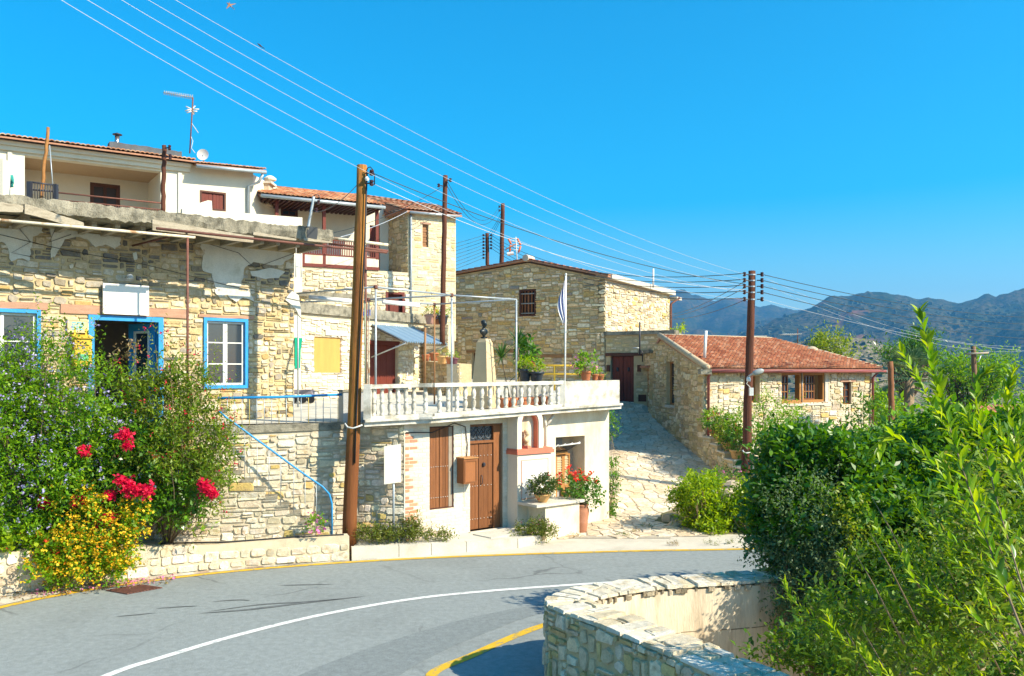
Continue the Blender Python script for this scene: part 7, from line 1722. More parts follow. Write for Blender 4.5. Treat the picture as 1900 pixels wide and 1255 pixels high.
# ---- pots and potted plants
def pot_data(name, mat, r, h, bowl=False):
    pr = [(r * .62, 0), (r * .70, h * .08), (r * .9, h * .74), (r * .96, h * .78), (r * 1.06, h * .8), (r * 1.08, h), (r * .94, h), (r * .9, h * .88), (.01, h * .86)]
    if bowl: pr = [(r * .5, 0), (r * .55, h * .1), (r * .8, h * .5), (r * 1.0, h * .85), (r * 1.1, h * .9), (r * 1.1, h), (r * .98, h), (r * .92, h * .9), (.01, h * .86)]
    mb = MB(); mb.lathe(pr, (0, 0, 0), 16); return mb.data(name, mat, True)
def potted(label, c, r, h, mat, plant=None, fl=None, bowl=False, ph=.4, pr=None, seed=1, leaf=.075, n=60, group=None, nf=10):
    t = thing("potted_plant" if plant else "plant_pot", label, "potted plant" if plant else "pot", c, group); me = pot_data("pot", mat, r, h, bowl); put("pot", me, t, c)
    c = Vector(c)
    if plant:
        pr = pr or r * 1.25; ctr = c + Vector((0, 0, h + ph * .45)); o, B, D, sl = foliage("foliage", t, [(ctr, (pr, pr, ph * .55))], n, 5, .18, leaf, .6, plant, seed, up=.5)
        twigs("stem", t, c + Vector((0, 0, h * .85)), [b for b in B[:8]], BARK, seed, .012, 3)
        if fl:
            rs = np.random.RandomState(seed); k = rs.choice(len(B), min(nf, len(B)), False); petals("blossom", t, B[k] + D[k] * .14, .055, 7, .025, fl, seed + 1)
    return t
Wf_ = lambda px, py, d: Wf.m(*Wf.uv(px, py, d), d)
GERA = leafmat("geranium_leaf", [(.05, .15, .02), (.09, .22, .03), (.13, .26, .03)], .35)
bc_ = BW.m(.42, .93, -.22); potted("ochre bowl of small green plants on the white bench slab", bc_, .21, .21, TERRA_PALE, leafmat("bowl_leaf", [(.03, .09, .015), (.07, .12, .02), (.10, .09, .03)], .25), PET_RED, True, .38, .30, 3, .08, 200, nf=3)
tp = BW.m(BW.L + .58, 0.02, -.22); tp.z = .03
t = thing("potted_plant", "tall terracotta jar overflowing with red geraniums beside the white bench", "potted plant", tp)
mb = MB(); mb.lathe([(.15, 0), (.17, .04), (.20, .25), (.205, .28), (.20, .30), (.235, .52), (.23, .60), (.20, .68), (.225, .70), (.225, .735), (.19, .735), (.17, .70), (.01, .69)], tp, 20); mb.build("pot", surf("jar_clay", (.36, .16, .09), .85, .15, 4, 40, .2), t, smooth=True)
o, B, D, sl = foliage("foliage", t, [(tp + Vector((0, 0, 1.05)), (.42, .38, .34)), (tp + Vector((-.25, -.1, 1.25)), (.36, .3, .24)), (tp + Vector((.3, 0, .95)), (.25, .25, .25))], 190, 6, .2, .085, .7, GERA, 5)
rs = np.random.RandomState(5); top = np.argsort(-(B[:, 2] + rs.random(len(B)) * .5))[:26]; petals("blossom", t, B[top] + D[top] * .22, .06, 10, .035, PET_SCARLET, 6); twigs("stem", t, tp + Vector((0, 0, .7)), [b for b in B[:14]], BARK, 3, .012, 3)
# on the terrace parapet
for px, py, r, h, pl_, fl, lab, s in ((1087, 702, .155, .26, LEAF_MID, PET_PINK, "large terracotta pot with a leafy flowering plant on the white parapet", 1), (1104, 705, .10, .17, LEAF_MID, None, "small terracotta pot in the middle of three on the white parapet", 2), (1114.5, 705, .10, .17, LEAF_YEL, None, "small terracotta pot rightmost of three on the white parapet", 3)):
    c = P(px, py, PW.m(PW.L * .5, 0).y + (px - 1080) / 50 * .9); c.z = 3.957; potted(lab, c, r, h, TERRA, pl_, fl, False, .42 if s == 1 else .12, .26 if s == 1 else .1, 30 + s, .09 if s == 1 else .05, 70 if s == 1 else 20, nf=8)
# shrubs and pots behind the balustrade
def on_terrace(px, Y): x, y = XY(px, Y); return Vector((x, y, tz(y)))
c = on_terrace(978, 24.6); c.z = 3.90; st_b = thing("plant_stand", "low white block under the dark pots behind the balustrade", "block", on_terrace(985, 24.7)); q = on_terrace(985, 24.7); mb = MB(); mb.box(q.x - .6, q.x + .5, q.y - .25, q.y + .25, q.z, 3.90); mb.build("block", CONC_PALE, st_b)
potted("dark pot of bright green leaves with one red bloom beside the dracaena", c + Vector((-.05, 0, 0.0)), .17, .38, BLACKPOT, LEAF_BRIGHT, PET_RED, False, .28, .19, 41, .08, 40, nf=2)
potted("wide dark pot of bright green leaves on the white block before the yellow railing", c + Vector((.27, -.02, .0)), .21, .30, BLACKPOT, LEAF_BRIGHT, None, False, .26, .22, 42, .08, 45)
for k, px in enumerate((936, 951, 971, 984, 996, 1008)):
    c = on_terrace(px, 23.7 + k * .12); potted("%s plain terracotta pot from the left in the row behind the balusters" % "first second third fourth fifth sixth".split()[k], c, .14, .34, TERRA, group="terracotta pots in a row behind the balusters")
def rosette(name, label, base, hts, mat, leafL, seed, nl=44, cat="plant", W_=.06, trunk=.03):
    """spiky rosettes of sword leaves on thin stems"""
    t = thing(name, label, cat, base); rs = np.random.RandomState(seed); base = Vector(base)
    for off in hts:
        top = base + Vector(off); mb = MB(); mb.path([base, base.lerp(top, .5) + Vector((rs.uniform(-.04, .04), 0, 0)), top], [trunk, trunk * .8, trunk * .7], 6); mb.build("stem", BARK, t)
        V = []; Q = []
        for k in range(nl):
            a = k * 2.4; el = math.radians(80 - 95 * (k / nl)); d = Vector((math.cos(a) * math.cos(el), math.sin(a) * math.cos(el), math.sin(el))); s = d.cross(Vector((0, 0, 1))); s = s.normalized() if s.length > .01 else Vector((1, 0, 0)); L = leafL * rs.uniform(.75, 1.1); n0 = len(V)
            for j in range(4): q = j / 3; p = top + d * L * q + Vector((0, 0, -.28 * L * q * q)); w_ = W_ * (1 - q) ** .6 * .5; V += [p + s * w_, p - s * w_]
            Q += [(n0 + 2 * j, n0 + 2 * j + 1, n0 + 2 * j + 3, n0 + 2 * j + 2) for j in range(3)]
        emit("leaf_rosette", V, Q, mat, t)
    return t
SPIKE = leafmat("spiky_leaf", [(.03, .09, .015), (.05, .13, .02), (.09, .18, .03)], .2)
b = on_terrace(948, 25.0); rosette("dracaena", "spiky dracaena with a thin leaning stem behind the balustrade", b, [(-.27, 0, 1.42)], SPIKE, .78, 3)
b = on_terrace(961, 25.3); rosette("dracaena", "taller dracaena with two spiky heads behind a pergola post", b, [(0, 0, 1.85), (.08, .05, .95)], SPIKE, .74, 4)
b = on_terrace(973, 25.8); t = thing("rubber_plant", "dark glossy broad leaved plant right of the dracaenas", "plant", b); foliage("foliage", t, [(b + Vector((.05, 0, 1.5)), (.33, .3, .42))], 50, 5, .2, .2, .5, LEAF_DARK, 6); twigs("stem", t, b, [b + Vector((.05, 0, 1.6)), b + Vector((.15, 0, 1.3))], BARK, 2, .025, 4)
# low walls and pots left of the pedestal
sl_ = thing("step_wall", "stone step wall with pots behind the pergola", "wall", P(820, 700, 30)); 
SWA = Wall([XY(788, 31.2), XY(852, 29.3)]); SWB = Wall([XY(852, 29.3), XY(868, 29.8)])
SX = Building("step_wall", "shaded stone garden wall topped with small pots left of the pedestal", "wall", (-2.3, 30, 3.3)); bpy.data.objects.remove(sl_)
w1 = SX.wall(SWA, 3.2, lambda u: 4.58 - .12 * (u > .9), (), .5, MORTAR_TAN); w2 = SX.wall(SWB, 3.2, 4.46, (), .5, MORTAR_PALE)
SX.stones(w1, masonry(SWA, 3.4, 4.42, (), .12, .09, (2, 4), (1, 2), PAL_TAN, 95, (.02, .05), .014)); SX.stones(w2, masonry(SWB, 3.4, 4.40, (), .1, .09, (1, 3), (1, 2), PAL_PALE, 96, (.02, .05), .014))
SWC = Wall([XY(786, 32.6), XY(832, 32.3)]); w3 = SX.wall(SWC, 3.3, 5.95, (), .6, MORTAR_PALE); SX.stones(w3, masonry(SWC, 3.6, 5.9, (), .12, .09, (2, 4), (1, 2), PAL_PALE, 97, (.02, .05), .014)); SX.finish(150)
for px, py, Y, m_, pl_, lab, r in ((790, 656, 30.9, TERRA, None, "terracotta pot leftmost on the shaded step wall", .15), (806, 655, 30.5, TERRA, None, "terracotta pot second from the left on the shaded step wall", .18), (820, 666, 30.0, TERRA_PALE, LEAF_YEL, "ochre bowl in the middle of the shaded step wall", .18), (835, 667, 29.6, TERRA, LEAF_MID, "terracotta pot second from the right on the shaded step wall", .15), (843, 667, 29.5, surf("plum_pot", (.16, .06, .08), .7, .1), LEAF_MID, "plum coloured pot rightmost on the shaded step wall", .13)):
    c = P(px, py, Y); c.z = (4.58 if px < 815 else 4.46); potted(lab, c, r, r * 1.6, m_, pl_, None, False, .12, r, int(px), .05, 18)
for px, m_, fl, lab, r in ((799, surf("pink_pot", (.55, .28, .2), .8, .1), PET_YEL, "pinkish pot of yellow and green flowers high on the stone ledge under the tower", .22), (822, BLACKPOT, None, "black pot with a low green plant at the foot of the dark tower pole", .2), (811, TERRA, PET_LILAC, "pot of lilac flowers between two others on the ledge under the tower", .15)):
    c = P(px, 616, 32.0 if px != 811 else 32.15); c.z = 5.95; potted(lab, c, r, r * 1.7, m_, LEAF_MID, fl, False, .2, r * 1.1, int(px), .07, 30, nf=12)
# garden pots on the stepped wall by the alley
for k, (px, py, Y, fl, lab) in enumerate(((1316, 806, 29.5, PET_SCARLET, "terracotta bowl with a red bloom highest on the stepped garden wall"), (1330, 838, 28.9, PET_PINK, "pot of pink geraniums second from the top on the stepped garden wall"), (1353, 854, 28.2, PET_SCARLET, "ochre bowl of yellow green plants on the middle ledge of the garden wall"), (1368, 893, 27.2, None, "terracotta pot of dark herbs lowest on the garden wall beside the pole"))):
    u = (k + .65) / 5 * GWs.L; c = GWs.m(u, 0, -.42); c.z = zgs(u) + .05; c = P(px, 700, c.y); c.z = zgs(u) + .05; c.x = max(c.x, GWs.m(u, 0, -.25).x)
    potted(lab, c, .24, .30, TERRA_PALE if k else TERRA, [LEAF_MID, GERA, LEAF_YEL, LEAF_DARK][k], fl, k != 3, .6, .45, 60 + k, .09, 120, nf=8)
c = P(1345, 905, 26.3); c.z = .45; potted("pot of pink flowers standing low behind the bright shrub at the alley mouth", c, .2, .3, TERRA, GERA, PET_PINK, False, .5, .5, 77, .08, 90, nf=12)
# little cart under the green sheet
ct = thing("hand_cart", "small dark hand cart parked against the wall beneath the green sheet", "cart", P(562, 745, 26.3)); q = P(560, 748, 26.2); q.z = tz(26.2)
mb = MB(); mb.box(q.x - .25, q.x + .35, q.y - .2, q.y + .2, q.z + .28, q.z + .42); mb.build("body", surf("grey_cart", (.25, .22, .24), .7, .15), ct)
for dx in (-.2, .08, .32):
    mb = MB(); V0 = len(mb.V); mb.path([(q.x + dx, q.y - .23, q.z + .13), (q.x + dx, q.y - .17, q.z + .13)], .12, 12); mb.build("wheel", BLACK, ct, recalc=False)
pipe("handle", [(q.x + .35, q.y, q.z + .35), (q.x + 1.3, q.y - .1, q.z + .5)], .02, SASH, ct, 6)
# birds
def bird(label, c, s, heading, fly, mat):
    t = thing("bird", label, "bird", c); c = Vector(c); d = Vector((math.cos(heading), 0, math.sin(heading))); mb = MB()
    mb.path([c - d * .5 * s, c - d * .25 * s, c, c + d * .22 * s, c + d * .32 * s, c + d * .42 * s, c + d * .52 * s], [s * k for k in (.02, .07, .12, .10, .075, .07, .012)], 8); mb.build("body", mat, t, smooth=True)
    if fly:
        sd = Vector((0, 1, 0)); up = d.cross(sd)
        for sg in (-1, 1):
            w = [c + d * .12 * s, c + sd * sg * .35 * s + up * -.25 * s + d * .12 * s, c + sd * sg * .45 * s - up * .75 * s * sg - d * .25 * s, c - d * .14 * s]
            V = w + [p + Vector((0, .01, .012)) for p in w]; emit("wing", V, [(0, 1, 2, 3), (7, 6, 5, 4), (0, 4, 5, 1), (1, 5, 6, 2), (2, 6, 7, 3), (3, 7, 4, 0)], mat, t)
    else:
        pipe("leg", [c + Vector((.0, 0, -.1 * s)), c + Vector((.02, 0, -.24 * s))], .01 * s + .004, mat, t, 5)
    mb = MB(); k = d.cross(Vector((0, 1, 0))); w = [c - d * .42 * s, c - d * .85 * s + Vector((0, .1 * s, 0)), c - d * .85 * s - Vector((0, .1 * s, 0))]; mb.prism(w, (0, 0, .012)); mb.build("tail", mat, t)
    return t
BIRD = surf("brown_plumage", (.28, .15, .09), .8, .3, 20, 60, 0)
bird("small brown bird flying in the blue sky at the top left", P(426, 10, 15), .13, 2.4, True, BIRD)
WBIRD = None
# ================================================================== PLANTS
def blobs_px(lst): return [(P(px, py, Y), (rx / F * Y, ry_ , rz / F * Y)) for px, py, Y, rx, ry_, rz in lst]
# ---- flowering shrubs on the left (between the low wall and the stair)
lp = thing("lilac_shrub", "large leafy shrub dotted with lilac flowers at the left edge over the low wall", "shrub", G(60, 1092))
Bl = blobs_px([(-30, 800, 16.9, 90, .8, 150), (60, 860, 17.0, 110, .8, 120), (45, 740, 17.2, 80, .7, 80), (150, 790, 17.4, 80, .7, 90), (120, 890, 17.2, 80, .7, 90), (30, 960, 16.7, 90, .55, 60), (-60, 930, 16.4, 90, .7, 100), (200, 860, 17.6, 70, .6, 110)])
o, B, D, sl = foliage("foliage", lp, Bl, 4300, 6, .36, .10, .42, LEAF_MID, 101, up=.5, surf_bias=2.8, spread=.7, clump=9)
rs = np.random.RandomState(3); k = rs.choice(len(B), 900, False); petals("lilac_blossom", lp, B[k] + D[k] * (sl[k][:, None] * .95), .042, 7, .03, PET_LILAC, 4)
Bl2 = blobs_px([(72, 620, 17.2, 10, .15, 45), (60, 670, 17.2, 30, .3, 40), (100, 650, 17.3, 35, .3, 30), (176, 640, 17.8, 10, .12, 45), (200, 715, 17.9, 40, .3, 22), (20, 690, 17.0, 50, .4, 40), (140, 700, 17.5, 50, .4, 40)])
o2, B2, D2, s2 = foliage("shoot_foliage", lp, Bl2, 420, 7, .45, .085, .42, LEAF_MID, 102, up=1.1, surf_bias=2, spread=.7, jitter=.35)
k = rs.choice(len(B2), 90, False); petals("lilac_blossom", lp, B2[k] + D2[k] * .35, .04, 6, .03, PET_LILAC, 5)
twigs("stem", lp, G(70, 1085) + Vector((0, 0, .5)), [b for b in B[::200]] + [b for b in B2[::9]], BARK_DK, 7, .02, 4, rt=.003)
cr = thing("red_flower_shrub", "arching bottlebrush shrub with thin red bristle tips in front of the stair top", "shrub", G(300, 1066))
Bl = blobs_px([(300, 760, 17.9, 70, .6, 80), (355, 800, 18.0, 60, .6, 90), (380, 870, 18.0, 45, .5, 70), (290, 860, 17.8, 70, .6, 100), (345, 930, 17.9, 45, .5, 40), (260, 735, 18.0, 45, .4, 30), (355, 705, 18.1, 40, .4, 40)])
o, B, D, sl = foliage("foliage", cr, Bl, 2700, 6, .34, .105, .34, LEAF_YG, 111, up=.35, surf_bias=2.8, spread=.6, clump=9)
k = rs.choice(len(B), 130, False); petals("red_tip", cr, B[k] + D[k] * (sl[k][:, None]), .045, 4, .02, PET_RED, 8)
o2, B2, D2, s2 = foliage("shoot_foliage", cr, blobs_px([(300, 640, 18.1, 18, .2, 22), (235, 700, 18.1, 24, .2, 14), (385, 665, 18.2, 20, .2, 20), (420, 810, 18.1, 12, .2, 40), (415, 760, 18.1, 15, .2, 40)]), 70, 7, .4, .08, .32, LEAF_YEL, 112, up=.9, jitter=.4)
k = rs.choice(len(B2), 24, False); petals("red_tip", cr, B2[k] + D2[k] * .3, .045, 5, .025, PET_RED, 9)
foliage("dry_foliage", cr, blobs_px([(245, 650, 18.0, 12, .15, 18), (225, 665, 18.0, 12, .15, 12)]), 26, 5, .2, .08, .5, LEAF_DRY, 113)
twigs("stem", cr, G(310, 1060) + Vector((0, 0, .5)), [b for b in B[::60]] + [b for b in B2[::5]], BARK, 8, .016, 4, rt=.003)
bg_ = thing("bougainvillea", "bougainvillea with clusters of crimson flowers below the lilac shrub", "shrub", G(230, 1072))
Bl = blobs_px([(240, 850, 17.45, 60, .35, 60), (230, 930, 17.4, 70, .4, 45), (150, 930, 17.1, 60, .4, 40), (330, 930, 17.6, 50, .3, 40)])
o, B, D, sl = foliage("foliage", bg_, Bl, 900, 6, .3, .10, .6, LEAF_DARK, 121, surf_bias=3); twigs("stem", bg_, G(230, 1066) + Vector((0, 0, .5)), [b for b in B[::50]], BARK, 9, .02, 4)
for i, (px, py, r) in enumerate(((232, 808, 12), (236, 828, 6), (156, 838, 9), (238, 903, 15), (254, 912, 10), (272, 910, 10), (202, 920, 8), (145, 933, 11), (82, 933, 9), (186, 968, 11), (200, 962, 10), (385, 908, 13), (378, 900, 8), (395, 916, 8), (228, 893, 6))):
    c = P(px, py, 16.75 if px < 300 else 17.3); rs_ = np.random.RandomState(i); n = int(r * 5); pts = np.array(list(c)) + np.random.RandomState(i + 70).normal(size=(n, 3)) * np.array([r / F * 17 * .40, .06, r / F * 17 * .38])
    petals("flower_cluster", bg_, pts, .06, 5, .03, PET_RED, 200 + i, kind=None)
rs_ = np.random.RandomState(9); fp_ = [list(G(x, 1108 - .105 * x + dy, .04)) for x, dy in zip(rs_.uniform(60, 330, 170), rs_.uniform(-8, 4, 170))]; petals('fallen_petal', bg_, fp_, .045, 1, .004, PET_PINK, 300); petals('fallen_leaf', bg_, [list(G(x, 1112 - .105 * x + dy, .04)) for x, dy in zip(rs_.uniform(-20, 330, 220), rs_.uniform(-10, 4, 220))], .05, 1, .004, LEAF_DRY, 301)
ln = thing("lantana", "mound of golden yellow lantana spilling over the low wall onto the kerb", "shrub", G(180, 1085))
Bl = blobs_px([(160, 1000, 16.75, 80, .45, 62), (120, 1040, 16.45, 62, .4, 45), (200, 1020, 16.75, 42, .35, 50), (150, 960, 17.0, 70, .4, 42), (215, 985, 17.1, 40, .3, 50), (105, 1060, 16.3, 40, .3, 26), (190, 1055, 16.7, 45, .3, 20)])
o, B, D, sl = foliage("foliage", ln, Bl, 2000, 5, .2, .08, .6, LEAF_MID, 131, surf_bias=3.0, zmin=.04, clump=12)
k = rs.choice(len(B), 1000, False); k = k[(B[k, 0] + (.3 + rs.random(len(k)) * .5) * 1.2 > B[:, 0].mean() - .35)]; petals("yellow_blossom", ln, B[k] + D[k] * (sl[k][:, None]), .05, 8, .03, PET_YEL, 132)
k = rs.choice(len(B), 60, False); petals("orange_blossom", ln, B[k] + D[k] * .15, .045, 5, .03, leafmat("orange_petal", [(.75, .22, .01), (.8, .3, .02)], .3), 133)
twigs("stem", ln, G(150, 1080) + Vector((0, 0, .2)), [b for b in B[::40]], BARK, 10, .02, 4)
gm = thing("geranium_plant", "round leaved geranium with scarlet flowers at the left edge above the low wall", "plant", P(25, 1010, 16.2)); o, B, D, sl = foliage("foliage", gm, blobs_px([(25, 1005, 16.3, 32, .3, 14), (95, 1030, 16.3, 26, .2, 30)]), 110, 5, .12, .10, .9, LEAF_BRIGHT, 141); petals("blossom", gm, B[:6] + D[:6] * .1, .06, 8, .03, PET_SCARLET, 142)
# vinca by the handrail, weeds on the pavement
vc = thing("pink_periwinkle", "small pink flowering plant at the foot of the blue handrail", "plant", P(586, 985, 18.9)); o, B, D, sl = foliage("foliage", vc, blobs_px([(586, 974, 18.95, 15, .15, 12)]), 40, 5, .15, .07, .5, LEAF_MID, 143); petals("blossom", vc, B[:14] + D[:14] * .15, .06, 5, .02, PET_PINK, 144)
for i, (pts, lab, sd) in enumerate((([(690, 998, 19.75, 32, .25, 9), (720, 995, 19.85, 26, .25, 10), (762, 990, 20.0, 14, .2, 16), (768, 984, 20.0, 7, .15, 20), (805, 998, 20.2, 32, .25, 6)], "straggly yellow green weeds along the foot of the rough stone bay", 151), ([(975, 990, 21.1, 24, .2, 8), (1000, 985, 21.1, 16, .2, 14), (1015, 992, 21.0, 14, .2, 8)], "low green weeds on the pavement in front of the white bench", 152))):
    wd = thing("weeds", lab, "weeds", P(pts[0][0], 1005, pts[0][2])); o, B, D, sl = foliage("foliage", wd, blobs_px(pts), 620 if i == 0 else 300, 6, .22, .075, .34, leafmat("weed_leaf", [(.08, .13, .012), (.14, .18, .02), (.18, .18, .04)], .25), sd, up=1.0, zmin=.2 if i == 0 else .05); k = rs.choice(len(B), 22, False); petals("blossom", wd, B[k] + D[k] * .2, .03, 3, .015, PET_LILAC if i == 0 else PET_PINK, sd + 5)
for i, (px, py, w_) in enumerate(((1065, 999, 10), (1155, 996, 18), (1200, 980, 12), (1180, 990, 8), (1320, 1012, 16), (1360, 1010, 12), (1250, 1013, 8), (1400, 1008, 10))):
    c = G(px, py); t = thing("weed_tuft", "%s tiny weed tuft counted from the left as listed on the pale apron" % "1st" if False else "%s weed tuft on the pale apron along the road edge" % ("brownish leftmost", "long flat green", "small green tuft nearest the alley,", "little green", "wide green", "dry brownish", "very small", "dark rightmost")[i], "weed", c, "weed tufts on the concrete apron"); foliage("foliage", t, [(c + Vector((0, 0, .03)), (w_ / F * c.y, .1, .03))], 26, 5, .08, .05, .25, bpy.data.materials["weed_leaf"] if i % 3 else LEAF_DRY, 160 + i, up=.8, zmin=.01)
# vine on the far edge of the white house
vn = thing("creeper", "green creeper hanging down the alley side edge of the white house", "vine", XY(1136, 25.0) + (0.1,))
o, B, D, sl = foliage("foliage", vn, blobs_px([(1135, 880, 24.75, 8, .2, 32), (1134, 930, 24.7, 8, .2, 26), (1131, 952, 24.5, 12, .2, 8), (1134, 790, 25.2, 6, .15, 26)]), 230, 5, .18, .085, .55, LEAF_DARK, 171, up=-.2); twigs("stem", vn, XY(1133, 24.7) + (.1,), [b for b in B[::16]], BARK, 4, .012, 4)
# ---- bright shrub at the mouth of the alley
sb = thing("bright_shrub", "rounded bright green shrub at the mouth of the flagstone alley", "shrub", G(1300, 990))
o, B, D, sl = foliage("foliage", sb, blobs_px([(1295, 945, 23.0, 48, .7, 48), (1275, 925, 23.4, 32, .6, 30), (1320, 975, 22.6, 32, .5, 30), (1310, 920, 23.4, 36, .6, 30)]), 1500, 6, .26, .11, .45, LEAF_BRIGHT, 181, surf_bias=3, zmin=.02, clump=6); twigs("stem", sb, G(1300, 985), [b for b in B[::30]], BARK, 5, .025, 4)
sb2 = thing("leafy_shrub", "taller bright shrub with yellowish tips right of the rounded one, below the dark pole", "shrub", G(1380, 990))
o, B, D, sl = foliage("foliage", sb2, blobs_px([(1375, 945, 22.9, 30, .5, 48), (1395, 970, 22.5, 35, .5, 34), (1420, 950, 22.8, 30, .5, 50)]), 1100, 6, .26, .11, .45, LEAF_BRIGHT, 182, surf_bias=3, zmin=.02, clump=6); foliage("yellow_foliage", sb2, blobs_px([(1400, 975, 22.3, 28, .2, 18)]), 70, 6, .2, .08, .4, LEAF_YEL, 183); twigs("stem", sb2, G(1385, 990), [b for b in B[::30]], BARK, 6, .025, 4)
bk_ = thing("rock_edging", "rough pale rocks edging the bed between the two bright shrubs", "rocks", G(1350, 960)); R = random.Random(12)
for px, py, Y in ((1352, 915, 24.4), (1348, 935, 23.9), (1346, 955, 23.4), (1357, 900, 25.0), (1244, 962, 23.9), (1256, 975, 23.3)):
    c = P(px, py, Y); mb = MB(); mb.lathe([(.20, -.3), (.22, .0), (.17, .1), (.05, .13)], c, 7, 1.2, .8); mb.V = [(v[0] + R.uniform(-.03, .03), v[1] + R.uniform(-.03, .03), v[2] + R.uniform(-.02, .02)) for v in mb.V]; mb.build("rock", bpy.data.materials["cap_rock"], bk_)
# ---- shrubs before the cottage
def shrub(label, lst, n, per, sl_, leaf, w_, mat, seed, base, name="shrub", cat="shrub", up=.45, sb_=3.0, bark=BARK, nt=40, r0=.04, spread=.8):
    t = thing(name, label, cat, base); o, B, D, sl = foliage("foliage", t, blobs_px(lst), n, per, sl_, leaf, w_, mat, seed, up=up, surf_bias=sb_, spread=spread, clump=6); twigs("branch", t, base, [b for b in B[::max(1, n // nt)]], bark, seed, r0, 4); return t, B, D, sl
shrub("loose shrub in front of the cottage wall just right of the dark pole", [(1440, 800, 27.2, 34, .8, 52), (1420, 770, 27.5, 22, .5, 30), (1465, 775, 27.6, 20, .5, 26), (1475, 830, 27.0, 36, .7, 40), (1430, 850, 26.9, 34, .7, 40)], 700, 6, .4, .10, .42, LEAF_MID, 191, (8.2, 27.2, .6), up=.6, sb_=2.4)
shrub("slender shrub against the cottage wall between its corner and the dark pole", [(1345, 800, 28.6, 22, .5, 36), (1362, 820, 28.2, 20, .5, 30), (1370, 785, 28.7, 14, .4, 22)], 240, 6, .4, .10, .35, LEAF_MID, 192, (7.3, 28.4, .8), up=.8, sb_=2.2)
shrub("tall dark leaved sapling in front of the right end of the cottage", [(1600, 760, 26.0, 20, .4, 26), (1590, 800, 26.0, 26, .4, 24), (1625, 780, 26.0, 20, .4, 24), (1610, 830, 25.8, 40, .6, 24)], 170, 7, .5, .13, .42, LEAF_DARK, 193, (10.6, 26.0, .2), up=.5, sb_=2)
# ---- the big dark citrus trees in the sunken garden and behind
def tree(label, lst, n, per, sl_, leaf, w_, mat, seed, base, rt=.10, up=.35, sb_=3.2, name="citrus_tree", cat="tree", nt=46, spread=.85):
    t = thing(name, label, cat, base); o, B, D, sl = foliage("crown", t, blobs_px(lst), n, per, sl_, leaf, w_, mat, seed, up=up, surf_bias=sb_, spread=spread, clump=12)
    base = Vector(base); c = Vector(B.mean(0)); fork = base.lerp(c, .45); mb = MB(); mb.path([base, base.lerp(fork, .5) + Vector((.05, 0, 0)), fork], [rt, rt * .8, rt * .6], 8); mb.build("trunk", BARK_DK, t, smooth=True)
    twigs("branch", t, fork, [b for b in B[::max(1, n // nt)]], BARK_DK, seed, rt * .5, 4); return t, B, D, sl
tree("dense dark glossy citrus tree behind the far end of the bend wall", [(1465, 885, 13.8, 50, .7, 62), (1440, 955, 13.8, 32, .4, 62), (1515, 855, 14.0, 56, .8, 56), (1500, 950, 13.6, 70, .8, 80), (1565, 900, 14.0, 56, .8, 70), (1470, 1010, 13.6, 40, .5, 45)], 5200, 6, .30, .135, .48, LEAF_DARK, 201, (5.2, 13.2, -1.75))
tree("broad dark green tree in the middle of the garden mass on the right", [(1590, 880, 14.0, 64, .9, 52), (1650, 885, 14.2, 76, .9, 66), (1610, 960, 13.4, 100, .9, 80), (1740, 900, 13.8, 90, .9, 90), (1850, 920, 13.8, 90, .9, 100), (1680, 1000, 13.0, 100, .9, 80)], 6000, 6, .32, .14, .45, leafmat("mid_dark_leaf", [(.035, .11, .008), (.075, .20, .010), (.14, .30, .014), (.045, .13, .01)], .3, .4, .45), 202, (6.8, 13.2, -1.75))
tree("pale green leafy tree behind the garden near the right edge", [(1700, 850, 14.8, 70, .9, 40), (1800, 835, 14.8, 80, .9, 50), (1880, 840, 14.8, 70, .9, 60), (1640, 855, 15, 45, .8, 30), (1760, 815, 15, 60, .8, 30)], 3000, 6, .36, .15, .45, LEAF_MID, 203, (8.2, 14.4, -1.75))
g2, B, D, sl = tree("grey green small leaved tree leaning over the end of the bend wall", [(1480, 1080, 12.8, 42, .5, 70), (1440, 1045, 13.2, 30, .3, 26), (1402, 1035, 13.3, 18, .25, 12), (1530, 1040, 12.5, 46, .6, 80), (1530, 1150, 12.2, 60, .5, 60), (1600, 1100, 12.4, 66, .6, 90), (1480, 1150, 12.4, 34, .4, 60)], 2000, 7, .36, .062, .5, LEAF_GREY, 204, (4.4, 12.2, -1.7), rt=.07, up=.5, name="garden_tree", sb_=2.4)
foliage("upright_shoots", g2, blobs_px([(1470, 960, 12.8, 20, .3, 50), (1440, 985, 13.0, 22, .3, 40), (1510, 950, 12.8, 22, .3, 40), (1395, 1030, 13.5, 22, .2, 12)]), 150, 9, .55, .055, .5, LEAF_GREY, 205, up=1.3, jitter=.3, spread=.7)
foliage("yellow_foliage", g2, blobs_px([(1575, 970, 12.2, 22, .3, 40), (1590, 1010, 12.2, 18, .25, 30)]), 120, 7, .3, .06, .5, LEAF_YEL, 206, up=.9)
tree("dark understorey bush low at the bottom right behind the sapling", [(1620, 1180, 10.5, 120, .8, 80), (1760, 1120, 11, 130, .9, 100), (1880, 1080, 11, 100, .9, 120), (1560, 1230, 9.8, 80, .7, 40), (1480, 1210, 10.6, 50, .5, 40), (1700, 1040, 12.5, 110, .9, 90), (1850, 990, 13, 110, .9, 90), (1890, 1240, 9.2, 90, .6, 50), (1780, 1250, 9.2, 90, .6, 40)], 4200, 6, .28, .10, .42, leafmat("understorey_leaf", [(.03, .09, .006), (.07, .17, .008), (.14, .25, .012), (.035, .10, .008)], .33), 207, (5.6, 11, -1.75), rt=.06, name="garden_bush", cat="bush")
